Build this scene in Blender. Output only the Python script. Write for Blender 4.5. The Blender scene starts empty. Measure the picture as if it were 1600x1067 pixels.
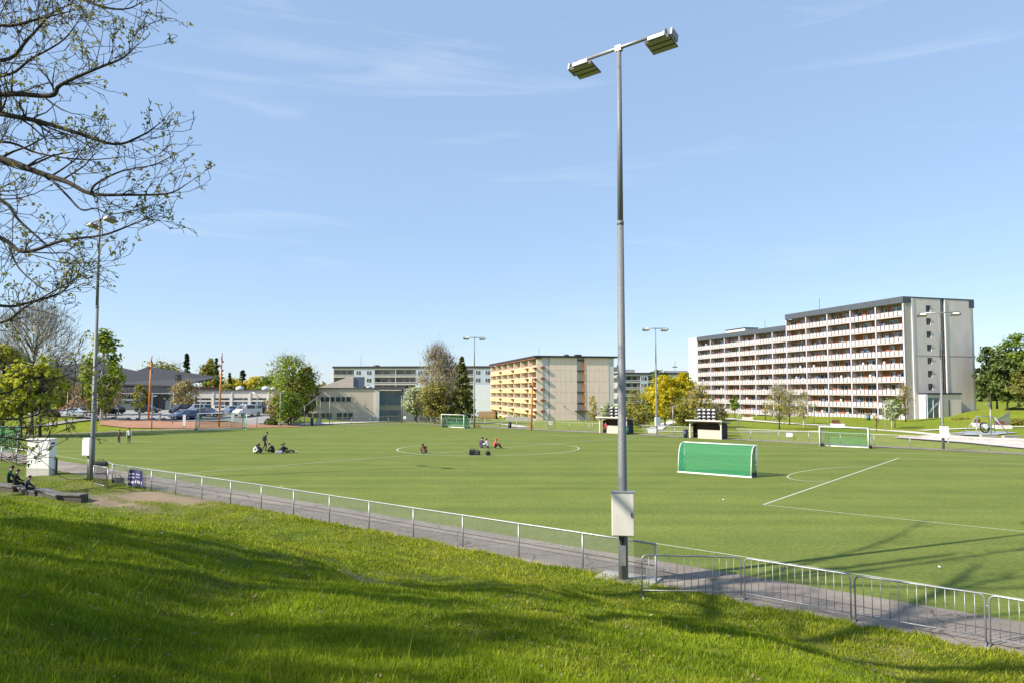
import bpy, bmesh, math, random
import numpy as np
from mathutils import Vector, Matrix, noise as mnoise

random.seed(7)
RNG = np.random.default_rng(11)
R = math.radians
SC = bpy.context.scene
COL = SC.collection
PI = math.pi

# ------------------------------------------------------------------ camera
F, CX, HZ, H = 1100.0, 800.0, 610.0, 5.6          # focal (px of 1600), horizon row, eye height
TP = 0.0537
PITCH = math.atan(TP)
PY0 = HZ - F * TP
cd = bpy.data.cameras.new('camera')
cam = bpy.data.objects.new('camera', cd)
COL.objects.link(cam)
cam.location = (0, 0, H)
cam.rotation_euler = (PI / 2 + PITCH, 0, 0)
cd.sensor_fit = 'HORIZONTAL'
cd.sensor_width = 36
cd.lens = F * 36 / 1600
cd.shift_y = (PY0 - 533.5) / 1600
cd.clip_start = 0.1
cd.clip_end = 12000
SC.camera = cam

# ------------------------------------------------------------------ light
SUN_EL = R(36.5)
LX, LY = 0.925, 0.380                              # horizontal direction the light travels
sd = bpy.data.lights.new('sun', 'SUN')
sun = bpy.data.objects.new('sun', sd)
COL.objects.link(sun)
sd.energy = 4.5
sd.angle = R(0.53)
sd.color = (1.0, 0.915, 0.79)
sun.rotation_euler = Vector((LX * math.cos(SUN_EL), LY * math.cos(SUN_EL), -math.sin(SUN_EL))).to_track_quat('-Z', 'Y').to_euler()
SC.view_settings.view_transform = 'Standard'
SC.view_settings.look = 'None'
SC.view_settings.exposure = 0.85
SC.view_settings.gamma = 1.0
SC.view_settings.use_curve_mapping = False

world = bpy.data.worlds.new('World')
SC.world = world
world.use_nodes = True
wn, wl = world.node_tree.nodes, world.node_tree.links
wn.clear()
w_out = wn.new('ShaderNodeOutputWorld')
w_bg = wn.new('ShaderNodeBackground')
w_bg.inputs['Strength'].default_value = 0.105
sky = wn.new('ShaderNodeTexSky')
sky.sky_type = 'NISHITA'
sky.sun_disc = False
sky.sun_elevation = SUN_EL
sky.sun_rotation = math.atan2(-LX, -LY)
sky.air_density = 1.0
sky.dust_density = 0.25
sky.ozone_density = 2.0
tc = wn.new('ShaderNodeTexCoord')
mp = wn.new('ShaderNodeMapping')
mp.inputs['Scale'].default_value = (1.6, 1.6, 15.0)
mp.inputs['Rotation'].default_value = (0.0, R(-3.0), 0.0)
mp.inputs['Location'].default_value = (0.35, 0.0, 0.9)
n1 = wn.new('ShaderNodeTexNoise')
n1.inputs['Scale'].default_value = 1.7
n1.inputs['Detail'].default_value = 8
n1.inputs['Roughness'].default_value = 0.62
n1.inputs['Distortion'].default_value = 0.5
rp = wn.new('ShaderNodeValToRGB')
rp.color_ramp.elements[0].position = 0.56
rp.color_ramp.elements[1].position = 0.82
rp.color_ramp.elements[1].color = (0.26, 0.26, 0.26, 1)
mx = wn.new('ShaderNodeMixRGB')
mx.inputs['Color2'].default_value = (5.2, 5.5, 6.0, 1)
veil = wn.new('ShaderNodeMixRGB')
veil.inputs['Fac'].default_value = 0.58
veil.inputs['Color2'].default_value = (2.45, 3.5, 5.15, 1)
wl.new(tc.outputs['Generated'], mp.inputs['Vector'])
wl.new(mp.outputs['Vector'], n1.inputs['Vector'])
wl.new(n1.outputs['Fac'], rp.inputs['Fac'])
wl.new(rp.outputs['Color'], mx.inputs['Fac'])
wl.new(sky.outputs['Color'], veil.inputs['Color1'])
wl.new(veil.outputs['Color'], mx.inputs['Color1'])
wl.new(mx.outputs['Color'], w_bg.inputs['Color'])
wl.new(w_bg.outputs['Background'], w_out.inputs['Surface'])

# ------------------------------------------------------------------ measuring
def rayxy(px, py):
    a, b = (px - CX) / F, (PY0 - py) / F
    v = Vector((a, math.cos(PITCH) - b * math.sin(PITCH), math.sin(PITCH) + b * math.cos(PITCH)))
    return v / v.y
def G(px, py, z=0.0):
    v = rayxy(px, py)
    s = (z - H) / v.z
    return Vector((v.x * s, s, z))
def at(px, py, Y):
    v = rayxy(px, py)
    return Vector((v.x * Y, Y, H + v.z * Y))
B0 = G(930, 896)
C0 = G(250, 765)
U = (C0 - B0).normalized()                       # along the pitch, to the far left
N = Vector((U.y, -U.x, 0)) * 1.0
if N.y > 0: N = -N                                # towards the camera
def dt(x, y):
    rx, ry = x - B0.x, y - B0.y
    return rx * N.x + ry * N.y, rx * U.x + ry * U.y
def DT(d, t, z=0.0):
    return Vector((B0.x + N.x * d + U.x * t, B0.y + N.y * d + U.y * t, z))

def vnoise(x, y, seed=0):
    x = np.asarray(x, float); y = np.asarray(y, float)
    xi = np.floor(x).astype(np.int64); yi = np.floor(y).astype(np.int64)
    fx = x - xi; fy = y - yi
    fx = fx * fx * (3 - 2 * fx); fy = fy * fy * (3 - 2 * fy)
    def h(a, b):
        n = (a * 374761393 + b * 668265263 + seed * 1442695041) & 0xFFFFFFFF
        n = ((n ^ (n >> 13)) * 1274126177) & 0xFFFFFFFF
        return ((n ^ (n >> 16)) & 0xFFFF) / 65535.0
    return ((h(xi, yi) * (1 - fx) + h(xi + 1, yi) * fx) * (1 - fy) + (h(xi, yi + 1) * (1 - fx) + h(xi + 1, yi + 1) * fx) * fy) * 2 - 1

# far terrain: heights read where things stand
CTRL = []
for px, py, Y in [(1432, 656, 150), (1530, 652, 158), (1180, 648, 200), (1080, 641, 228), (1250, 653, 165), (1300, 660, 128), (1200, 655, 140),
                  (840, 663, 180), (960, 662, 186), (770, 656, 240), (700, 656, 150), (640, 657, 150), (880, 668, 130), (1000, 668, 130), (1040, 655, 170),
                  (470, 660, 138), (560, 661, 140), (630, 660, 150), (300, 646, 128), (380, 647, 124), (440, 648, 122), (360, 640, 150),
                  (130, 650, 120), (220, 646, 126), (180, 640, 150), (260, 640, 150), (60, 650, 112), (0, 645, 110), (60, 640, 135), (-60, 640, 110),
                  (230, 656, 113), (330, 657, 114), (430, 659, 116), (230, 665, 106), (60, 668, 100), (0, 668, 98),
                  (1470, 672, 100), (1550, 677, 92), (1500, 690, 77), (1590, 690, 77), (1600, 640, 135), (1570, 637, 150), (1620, 630, 150), (1700, 640, 130),
                  (1390, 672, 103), (1100, 664, 120), (600, 628, 330), (300, 628, 300), (1000, 630, 330), (1600, 620, 330), (-100, 626, 300), (1100, 625, 330)]:
    p = at(px, py, Y)
    CTRL.append((p.x, p.y, p.z, 1.0))
FIELD = [DT(-2.6, -60), G(1760, 722), G(1600, 710), G(1134, 686), G(935, 676), G(766, 668), G(640, 661.5), G(460, 666), G(240, 672.5), G(34, 680.5), G(-160, 690), DT(-2.6, 66)]
for i in range(len(FIELD)):
    a, b = FIELD[i], FIELD[(i + 1) % len(FIELD)]
    for k in range(6):
        q = a.lerp(b, k / 6)
        CTRL.append((q.x, q.y, 0.0, 0.8))
CT = np.array(CTRL)
FP = np.array([(p.x, p.y) for p in FIELD])
def inside(x, y):
    x = np.asarray(x, float); y = np.asarray(y, float)
    r = np.zeros(x.shape, bool)
    n = len(FP)
    for i in range(n):
        x1, y1 = FP[i]; x2, y2 = FP[(i + 1) % n]
        c = ((y1 > y) != (y2 > y)) & (x < (x2 - x1) * (y - y1) / (y2 - y1 + 1e-12) + x1)
        r ^= c
    return r
def edge_dist(x, y):
    best = np.full(np.shape(x), 1e9)
    n = len(FP)
    for i in range(n):
        x1, y1 = FP[i]; x2, y2 = FP[(i + 1) % n]
        dx, dy = x2 - x1, y2 - y1
        s = np.clip(((x - x1) * dx + (y - y1) * dy) / (dx * dx + dy * dy), 0, 1)
        best = np.minimum(best, np.hypot(x - x1 - s * dx, y - y1 - s * dy))
    return best
def zfar(x, y):
    x = np.asarray(x, float); y = np.asarray(y, float)
    num = np.zeros(x.shape); den = np.full(x.shape, 1e-12)
    for cx_, cy_, cz_, w in CT:
        k = w / (((x - cx_) ** 2 + (y - cy_) ** 2) + 4.0) ** 1.7
        num += k * cz_; den += k
    z = num / den
    rr = np.hypot(x, y)
    z = z + (0.3 - z) * np.clip((rr - 350) / 400, 0, 1)
    return z
def sstep(a, b, v):
    s = np.clip((v - a) / (b - a), 0, 1)
    return s * s * (3 - 2 * s)
def znear(d, t):
    w = 0.6 + 5.4 * sstep(4, 26, t)
    s = np.clip((d - w) / (18.4 - w), 0, 1.0)
    s1 = np.where(s < 0.16, s * s / 0.32, s - 0.08) / 0.92
    z = 4.05 * s1 + 0.06 * np.clip(d - 18.4, 0, 40) + 0.03
    bump = 0.15 * vnoise(d * 0.35, t * 0.30, 3) + 0.085 * vnoise(d * 0.9, t * 0.8, 4) + 0.035 * vnoise(d * 2.1, t * 2.0, 5)
    z = z + bump * sstep(0.6, 3.5, d)
    hol = np.exp(-(((d - 7.2) / 1.5) ** 2 + ((t - 1.0) / 2.4) ** 2)) * 0.42 + np.exp(-(((d - 4.8) / 1.2) ** 2 + ((t - 8.0) / 2.2) ** 2)) * 0.22
    return z - hol + 0.05 * np.exp(-((d - 0.9) / 0.6) ** 2)
def Z(x, y):
    d, t = dt(x, y)
    if d > 0.0:
        return float(znear(np.array(d), np.array(t)))
    if bool(inside(np.array([x]), np.array([y]))[0]) or d > -2.9:
        return 0.0
    e = float(edge_dist(np.array([x]), np.array([y]))[0])
    return float(zfar(np.array([x]), np.array([y]))[0]) * float(sstep(0, 10, e))
def put(px, Y):
    x = (px - CX) / F * Y
    return Vector((x, Y, Z(x, Y)))

# ------------------------------------------------------------------ materials
def hexless(c): return (c[0], c[1], c[2], 1)
MATS = {}
def mat(name, col, rough=0.6, var=0.12, scale=3.0, metal=0.0, bump=0.0, bscale=None, spec=0.5, stretch=None):
    if name in MATS: return MATS[name]
    m = bpy.data.materials.new(name)
    m.use_nodes = True
    nt = m.node_tree
    b = nt.nodes['Principled BSDF']
    b.inputs['Roughness'].default_value = rough
    b.inputs['Metallic'].default_value = metal
    b.inputs['Specular IOR Level'].default_value = spec
    t = nt.nodes.new('ShaderNodeTexCoord')
    v = t.outputs['Object']
    if stretch:
        mpn = nt.nodes.new('ShaderNodeMapping')
        mpn.inputs['Scale'].default_value = stretch
        nt.links.new(v, mpn.inputs['Vector']); v = mpn.outputs['Vector']
    n = nt.nodes.new('ShaderNodeTexNoise')
    n.inputs['Scale'].default_value = scale
    n.inputs['Detail'].default_value = 6
    n.inputs['Roughness'].default_value = 0.65
    nt.links.new(v, n.inputs['Vector'])
    r = nt.nodes.new('ShaderNodeValToRGB')
    r.color_ramp.elements[0].position = 0.28
    r.color_ramp.elements[1].position = 0.72
    r.color_ramp.elements[0].color = hexless([max(0, c * (1 - var)) for c in col])
    r.color_ramp.elements[1].color = hexless([min(1, c * (1 + var)) for c in col])
    nt.links.new(n.outputs['Fac'], r.inputs['Fac'])
    nt.links.new(r.outputs['Color'], b.inputs['Base Color'])
    if bump:
        n2 = nt.nodes.new('ShaderNodeTexNoise')
        n2.inputs['Scale'].default_value = bscale or scale * 8
        n2.inputs['Detail'].default_value = 4
        nt.links.new(v, n2.inputs['Vector'])
        bp = nt.nodes.new('ShaderNodeBump')
        bp.inputs['Strength'].default_value = bump
        bp.inputs['Distance'].default_value = 0.02
        nt.links.new(n2.outputs['Fac'], bp.inputs['Height'])
        nt.links.new(bp.outputs['Normal'], b.inputs['Normal'])
    MATS[name] = m
    return m

def leafmat(name, c1, c2, trans=0.35, rough=0.6):
    if name in MATS: return MATS[name]
    m = bpy.data.materials.new(name)
    m.use_nodes = True
    nt = m.node_tree
    nt.nodes.clear()
    o = nt.nodes.new('ShaderNodeOutputMaterial')
    b = nt.nodes.new('ShaderNodeBsdfPrincipled')
    b.inputs['Roughness'].default_value = rough
    b.inputs['Specular IOR Level'].default_value = 0.25
    tr = nt.nodes.new('ShaderNodeBsdfTranslucent')
    mxs = nt.nodes.new('ShaderNodeMixShader')
    mxs.inputs['Fac'].default_value = trans
    g = nt.nodes.new('ShaderNodeNewGeometry')
    t = nt.nodes.new('ShaderNodeTexCoord')
    n = nt.nodes.new('ShaderNodeTexNoise')
    n.inputs['Scale'].default_value = 0.55
    n.inputs['Detail'].default_value = 3
    nt.links.new(t.outputs['Object'], n.inputs['Vector'])
    ad = nt.nodes.new('ShaderNodeMath'); ad.operation = 'MULTIPLY_ADD'
    ad.inputs[1].default_value = 0.5
    nt.links.new(g.outputs['Random Per Island'], ad.inputs[0])
    sb = nt.nodes.new('ShaderNodeMath'); sb.operation = 'MULTIPLY_ADD'
    sb.inputs[1].default_value = 1.3; sb.inputs[2].default_value = -0.40
    nt.links.new(n.outputs['Fac'], sb.inputs[0])
    nt.links.new(sb.outputs[0], ad.inputs[2])
    r = nt.nodes.new('ShaderNodeMixRGB')
    r.use_clamp = True
    r.inputs['Color1'].default_value = hexless(c1)
    r.inputs['Color2'].default_value = hexless(c2)
    cl = nt.nodes.new('ShaderNodeClamp')
    nt.links.new(ad.outputs[0], cl.inputs[0])
    nt.links.new(cl.outputs[0], r.inputs['Fac'])
    nt.links.new(r.outputs['Color'], b.inputs['Base Color'])
    nt.links.new(r.outputs['Color'], tr.inputs['Color'])
    nt.links.new(b.outputs[0], mxs.inputs[1])
    nt.links.new(tr.outputs[0], mxs.inputs[2])
    nt.links.new(mxs.outputs[0], o.inputs['Surface'])
    MATS[name] = m
    return m

def groundmat(name, stops, scale, fine, bump=0.3, rough=0.95, detail=0.35):
    """three-colour ground: large patches + fine grain"""
    m = bpy.data.materials.new(name)
    m.use_nodes = True
    nt = m.node_tree
    b = nt.nodes['Principled BSDF']
    b.inputs['Roughness'].default_value = rough
    b.inputs['Specular IOR Level'].default_value = 0.15
    t = nt.nodes.new('ShaderNodeTexCoord')
    n = nt.nodes.new('ShaderNodeTexNoise'); n.inputs['Scale'].default_value = scale; n.inputs['Detail'].default_value = 7; n.inputs['Roughness'].default_value = 0.68
    n2 = nt.nodes.new('ShaderNodeTexNoise'); n2.inputs['Scale'].default_value = fine; n2.inputs['Detail'].default_value = 5; n2.inputs['Roughness'].default_value = 0.75
    nt.links.new(t.outputs['Object'], n.inputs['Vector']); nt.links.new(t.outputs['Object'], n2.inputs['Vector'])
    r = nt.nodes.new('ShaderNodeValToRGB')
    els = r.color_ramp.elements
    while len(els) < len(stops): els.new(0.5)
    for e, (p, c) in zip(els, stops):
        e.position = p; e.color = hexless(c)
    nt.links.new(n.outputs['Fac'], r.inputs['Fac'])
    mxr = nt.nodes.new('ShaderNodeMixRGB'); mxr.blend_type = 'MULTIPLY'; mxr.inputs['Fac'].default_value = 1
    r2 = nt.nodes.new('ShaderNodeValToRGB')
    r2.color_ramp.elements[0].position = 0.3; r2.color_ramp.elements[1].position = 0.7
    lo, hi = 1 - detail, 1 + detail
    r2.color_ramp.elements[0].color = (lo, lo, lo, 1); r2.color_ramp.elements[1].color = (hi, hi, hi, 1)
    nt.links.new(n2.outputs['Fac'], r2.inputs['Fac'])
    nt.links.new(r.outputs['Color'], mxr.inputs['Color1']); nt.links.new(r2.outputs['Color'], mxr.inputs['Color2'])
    nt.links.new(mxr.outputs['Color'], b.inputs['Base Color'])
    bp = nt.nodes.new('ShaderNodeBump'); bp.inputs['Strength'].default_value = bump; bp.inputs['Distance'].default_value = 0.03
    nt.links.new(n2.outputs['Fac'], bp.inputs['Height']); nt.links.new(bp.outputs['Normal'], b.inputs['Normal'])
    MATS[name] = m
    return m

GALV = mat('galvanised_steel', (0.35, 0.355, 0.36), 0.45, 0.18, 6, 0.55)
POLEM = mat('mast_zinc', (0.20, 0.205, 0.21), 0.62, 0.30, 22, 0.25, 0.15, 60)
GALVD = mat('weathered_steel', (0.24, 0.25, 0.26), 0.55, 0.2, 5, 0.4)
WHITEP = mat('white_paint', (0.78, 0.78, 0.76), 0.45, 0.05, 3)
BLACK = mat('black_rubber', (0.02, 0.02, 0.022), 0.6, 0.2, 10)
DARK = mat('dark_metal', (0.035, 0.038, 0.045), 0.5, 0.2, 6)
CABW = mat('cabinet_cream', (0.66, 0.62, 0.54), 0.5, 0.10, 2.5, 0, 0.05, stretch=(1, 1, 0.35))
CABG = mat('cabinet_white', (0.80, 0.80, 0.79), 0.5, 0.08, 2.0, stretch=(1, 1, 0.3))
CONC = mat('concrete', (0.36, 0.35, 0.33), 0.9, 0.25, 4, 0, 0.3)
LENS = mat('lamp_lens', (0.33, 0.31, 0.25), 0.3, 0.15, 20, 0, 0.0)
LILAC = mat('lilac_paint', (0.58, 0.50, 0.60), 0.6, 0.05, 2)
GLASS = mat('window_glass', (0.035, 0.045, 0.055), 0.06, 0.5, 0.35, 0, spec=0.9)
GLASSB = mat('window_glass_blue', (0.10, 0.15, 0.22), 0.08, 0.4, 0.4, 0, spec=0.9)
ORANGE = mat('orange_paint', (0.60, 0.20, 0.035), 0.5, 0.1, 2)
WOODL = mat('pale_plywood', (0.60, 0.45, 0.33), 0.8, 0.12, 5, 0, 0.1, stretch=(1, 1, 6))
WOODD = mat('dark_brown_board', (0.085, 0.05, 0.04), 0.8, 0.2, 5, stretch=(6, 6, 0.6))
BENCHW = mat('red_brown_wood', (0.16, 0.06, 0.045), 0.7, 0.2, 4)
BARK = mat('bark', (0.060, 0.048, 0.036), 0.95, 0.45, 9, 0, 0.5, stretch=(1, 1, 0.4))
BARKG = mat('grey_bark', (0.27, 0.24, 0.20), 0.95, 0.4, 7, 0, 0.4)
BIRCHB = mat('birch_bark', (0.50, 0.47, 0.43), 0.9, 0.35, 9, 0, 0.2)

# ------------------------------------------------------------------ mesh builder
class MB:
    def __init__(self): self.v = []; self.f = []; self.mi = []; self.cur = 0; self.sm = []
    def quad(self, a, b, c, d):
        i = len(self.v); self.v += [tuple(a), tuple(b), tuple(c), tuple(d)]; self.f.append((i, i + 1, i + 2, i + 3)); self.mi.append(self.cur); self.sm.append(False)
        return self
    def poly(self, pts):
        i = len(self.v); self.v += [tuple(p) for p in pts]; self.f.append(tuple(range(i, i + len(pts)))); self.mi.append(self.cur); self.sm.append(False)
        return self
    def box(self, x0, x1, y0, y1, z0, z1):
        i = len(self.v)
        self.v += [(x0, y0, z0), (x1, y0, z0), (x1, y1, z0), (x0, y1, z0), (x0, y0, z1), (x1, y0, z1), (x1, y1, z1), (x0, y1, z1)]
        for q in ((0, 3, 2, 1), (4, 5, 6, 7), (0, 1, 5, 4), (1, 2, 6, 5), (2, 3, 7, 6), (3, 0, 4, 7)):
            self.f.append(tuple(i + k for k in q)); self.mi.append(self.cur); self.sm.append(False)
        return self
    def hexa(self, p):                      # 8 points ordered like box()
        i = len(self.v); self.v += [tuple(q) for q in p]
        for q in ((0, 3, 2, 1), (4, 5, 6, 7), (0, 1, 5, 4), (1, 2, 6, 5), (2, 3, 7, 6), (3, 0, 4, 7)):
            self.f.append(tuple(i + k for k in q)); self.mi.append(self.cur); self.sm.append(False)
        return self
    def prism(self, pts, axis, a, b):       # 2-d outline extruded along an axis
        def P(u, v, w):
            return {'x': (w, u, v), 'y': (u, w, v), 'z': (u, v, w)}[axis]
        n = len(pts); i = len(self.v)
        self.v += [P(u, v, a) for u, v in pts] + [P(u, v, b) for u, v in pts]
        self.f.append(tuple(range(i + n - 1, i - 1, -1))); self.f.append(tuple(range(i + n, i + 2 * n)))
        self.mi += [self.cur] * 2; self.sm += [False] * 2
        for k in range(n):
            self.f.append((i + k, i + (k + 1) % n, i + n + (k + 1) % n, i + n + k)); self.mi.append(self.cur); self.sm.append(False)
        return self
    def tube(self, pts, rad, n=8, cap=True):
        pts = [Vector(p) for p in pts]
        if not hasattr(rad, '__len__'): rad = [rad] * len(pts)
        base = len(self.v); prev = None
        for k, p in enumerate(pts):
            d = (pts[min(k + 1, len(pts) - 1)] - pts[max(k - 1, 0)])
            if d.length < 1e-9: d = Vector((0, 0, 1))
            d.normalize()
            if prev is None:
                a = Vector((1, 0, 0)) if abs(d.x) < 0.9 else Vector((0, 1, 0))
                e1 = (a - d * a.dot(d)).normalized()
            else:
                e1 = prev - d * prev.dot(d)
                e1 = e1.normalized() if e1.length > 1e-6 else Vector((1, 0, 0))
            prev = e1; e2 = d.cross(e1)
            for j in range(n):
                an = 2 * PI * j / n
                q = p + (e1 * math.cos(an) + e2 * math.sin(an)) * rad[k]
                self.v.append((q.x, q.y, q.z))
        for k in range(len(pts) - 1):
            for j in range(n):
                a = base + k * n + j; b = base + k * n + (j + 1) % n
                self.f.append((a, b, b + n, a + n)); self.mi.append(self.cur); self.sm.append(True)
        if cap:
            self.f.append(tuple(base + j for j in range(n - 1, -1, -1))); self.f.append(tuple(base + (len(pts) - 1) * n + j for j in range(n)))
            self.mi += [self.cur] * 2; self.sm += [False] * 2
        return self
    def mesh(self, name, mats):
        me = bpy.data.meshes.new(name)
        me.from_pydata(self.v, [], self.f)
        if not isinstance(mats, (list, tuple)): mats = [mats]
        for m in mats: me.materials.append(m)
        if len(mats) > 1: me.polygons.foreach_set('material_index', self.mi)
        me.polygons.foreach_set('use_smooth', self.sm)
        me.update()
        return me
    def build(self, name, mats, parent=None, loc=None, bevel=0.0):
        o = bpy.data.objects.new(name, self.mesh(name, mats))
        COL.objects.link(o)
        if parent: o.parent = parent
        if loc is not None: o.location = loc
        if bevel:
            bv = o.modifiers.new('b', 'BEVEL'); bv.width = bevel; bv.segments = 2; bv.limit_method = 'ANGLE'; bv.angle_limit = R(40)
        return o

def npmesh(name, verts, faces_flat, nper, mats, smooth=False):
    me = bpy.data.meshes.new(name)
    nf = len(faces_flat) // nper
    me.vertices.add(len(verts)); me.vertices.foreach_set('co', np.asarray(verts, np.float32).ravel())
    me.loops.add(len(faces_flat)); me.loops.foreach_set('vertex_index', np.asarray(faces_flat, np.int32))
    me.polygons.add(nf)
    me.polygons.foreach_set('loop_start', np.arange(0, nf * nper, nper, dtype=np.int32))
    me.polygons.foreach_set('loop_total', np.full(nf, nper, np.int32))
    if smooth: me.polygons.foreach_set('use_smooth', np.ones(nf, bool))
    me.update(calc_edges=True); me.validate()
    if not isinstance(mats, (list, tuple)): mats = [mats]
    for m in mats: me.materials.append(m)
    return me
def link(name, me, parent=None, loc=None):
    o = bpy.data.objects.new(name, me); COL.objects.link(o)
    if parent: o.parent = parent
    if loc is not None: o.location = loc
    return o
def thing(name, label, cat, loc=(0, 0, 0), rz=0.0, group=None):
    o = bpy.data.objects.new(name, None); COL.objects.link(o)
    o.location = loc; o.rotation_euler = (0, 0, rz); o.empty_display_size = 0.3
    return tag(o, label, cat, group)
def tag(o, label, cat, group=None):
    o['label'] = label; o['category'] = cat
    if group: o['group'] = group
    return o
def struct(o):
    o['kind'] = 'structure'; return o
def stuff(o, label=None, cat=None):
    o['kind'] = 'stuff'
    if label: o['label'] = label
    if cat: o['category'] = cat
    return o
def dup(root, loc, rz, label, group=None):
    r = root.copy(); COL.objects.link(r); r.location = loc; r.rotation_euler = (0, 0, rz); r['label'] = label
    if group: r['group'] = group
    for ch in list(root.children):
        c = ch.copy(); COL.objects.link(c); c.parent = r
        for g in list(ch.children):
            d = g.copy(); COL.objects.link(d); d.parent = c
    return r
def angz(v): return math.atan2(v.y, v.x)

# ================================================================== SETTING
GRASSFAR = groundmat('park_grass', [(0.25, (0.110, 0.165, 0.012)), (0.5, (0.175, 0.215, 0.014)), (0.75, (0.235, 0.235, 0.035))], 0.12, 1.3, 0.4)
LAWNM = groundmat('lawn_soil', [(0.30, (0.050, 0.080, 0.010)), (0.52, (0.10, 0.13, 0.016)), (0.72, (0.17, 0.145, 0.05))], 0.8, 9.0, 0.6)
TURF = groundmat('artificial_turf', [(0.25, (0.114, 0.153, 0.031)), (0.5, (0.140, 0.177, 0.036)), (0.78, (0.168, 0.200, 0.046))], 0.30, 6.0, 0.5, detail=0.34)
ASPH = groundmat('asphalt', [(0.25, (0.185, 0.162, 0.138)), (0.5, (0.240, 0.208, 0.178)), (0.75, (0.33, 0.285, 0.235))], 0.6, 16.0, 0.3, detail=0.28)
SAND = groundmat('trampled_sand', [(0.25, (0.20, 0.165, 0.12)), (0.5, (0.28, 0.235, 0.18)), (0.75, (0.36, 0.31, 0.24))], 0.9, 9.0, 0.4, detail=0.25)
GRAVEL = groundmat('pale_gravel', [(0.25, (0.50, 0.45, 0.40)), (0.5, (0.60, 0.55, 0.50)), (0.75, (0.68, 0.63, 0.58))], 0.5, 6.0, 0.4, detail=0.2)
CLAY = groundmat('red_clay', [(0.25, (0.29, 0.155, 0.10)), (0.5, (0.35, 0.19, 0.125)), (0.75, (0.40, 0.23, 0.155))], 0.3, 3.0, 0.2, detail=0.15)
CARPARK = groundmat('carpark_asphalt', [(0.25, (0.26, 0.25, 0.245)), (0.5, (0.31, 0.30, 0.29)), (0.75, (0.36, 0.35, 0.33))], 0.3, 3.0, 0.2, detail=0.15)
def cracks():
    nt = ASPH.node_tree; pb = nt.nodes['Principled BSDF']; src = pb.inputs['Base Color'].links[0].from_socket
    tcn = nt.nodes.new('ShaderNodeTexCoord'); nz = nt.nodes.new('ShaderNodeTexNoise'); nz.inputs['Scale'].default_value = 1.6; nz.inputs['Detail'].default_value = 4
    ad = nt.nodes.new('ShaderNodeVectorMath'); ad.operation = 'MULTIPLY_ADD'; ad.inputs[1].default_value = (0.9, 0.9, 0.0)
    vo = nt.nodes.new('ShaderNodeTexVoronoi'); vo.feature = 'DISTANCE_TO_EDGE'; vo.inputs['Scale'].default_value = 0.32
    cr = nt.nodes.new('ShaderNodeValToRGB'); cr.color_ramp.elements[0].position = 0.0; cr.color_ramp.elements[1].position = 0.013
    cr.color_ramp.elements[0].color = (0.42, 0.40, 0.38, 1); cr.color_ramp.elements[1].color = (1, 1, 1, 1)
    v2 = nt.nodes.new('ShaderNodeTexVoronoi'); v2.inputs['Scale'].default_value = 0.22
    c2 = nt.nodes.new('ShaderNodeValToRGB'); c2.color_ramp.elements[0].color = (0.86, 0.86, 0.87, 1); c2.color_ramp.elements[1].color = (1.1, 1.09, 1.07, 1)
    sp = nt.nodes.new('ShaderNodeSeparateColor')
    m1 = nt.nodes.new('ShaderNodeMixRGB'); m1.blend_type = 'MULTIPLY'; m1.inputs['Fac'].default_value = 1
    m2 = nt.nodes.new('ShaderNodeMixRGB'); m2.blend_type = 'MULTIPLY'; m2.inputs['Fac'].default_value = 1
    L_ = nt.links.new
    L_(tcn.outputs['Object'], nz.inputs['Vector']); L_(nz.outputs['Color'], ad.inputs[0]); L_(tcn.outputs['Object'], ad.inputs[2])
    L_(ad.outputs[0], vo.inputs['Vector']); L_(vo.outputs['Distance'], cr.inputs['Fac']); L_(ad.outputs[0], v2.inputs['Vector']); L_(v2.outputs['Color'], sp.inputs[0]); L_(sp.outputs[0], c2.inputs['Fac'])
    L_(src, m1.inputs['Color1']); L_(cr.outputs['Color'], m1.inputs['Color2']); L_(m1.outputs['Color'], m2.inputs['Color1']); L_(c2.outputs['Color'], m2.inputs['Color2']); L_(m2.outputs['Color'], pb.inputs['Base Color'])
cracks()
def turf_bands():
    nt = TURF.node_tree; pb = nt.nodes['Principled BSDF']; src = pb.inputs['Base Color'].links[0].from_socket
    tcn = nt.nodes.new('ShaderNodeTexCoord'); mpn = nt.nodes.new('ShaderNodeMapping')
    mpn.inputs['Rotation'].default_value = (0, 0, -math.atan2(U.y, U.x)); mpn.inputs['Scale'].default_value = (0.03, 0.55, 1)
    nz = nt.nodes.new('ShaderNodeTexNoise'); nz.inputs['Scale'].default_value = 1.0; nz.inputs['Detail'].default_value = 5
    cr = nt.nodes.new('ShaderNodeValToRGB'); cr.color_ramp.elements[0].position = 0.35; cr.color_ramp.elements[1].position = 0.65
    cr.color_ramp.elements[0].color = (0.86, 0.88, 0.86, 1); cr.color_ramp.elements[1].color = (1.12, 1.08, 1.05, 1)
    ml = nt.nodes.new('ShaderNodeMixRGB'); ml.blend_type = 'MULTIPLY'; ml.inputs['Fac'].default_value = 1
    nt.links.new(tcn.outputs['Object'], mpn.inputs['Vector']); nt.links.new(mpn.outputs['Vector'], nz.inputs['Vector']); nt.links.new(nz.outputs['Fac'], cr.inputs['Fac'])
    nt.links.new(src, ml.inputs['Color1']); nt.links.new(cr.outputs['Color'], ml.inputs['Color2']); nt.links.new(ml.outputs['Color'], pb.inputs['Base Color'])
turf_bands()
LINEM = mat('line_white', (0.44, 0.46, 0.34), 0.9, 0.15, 5)

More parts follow.
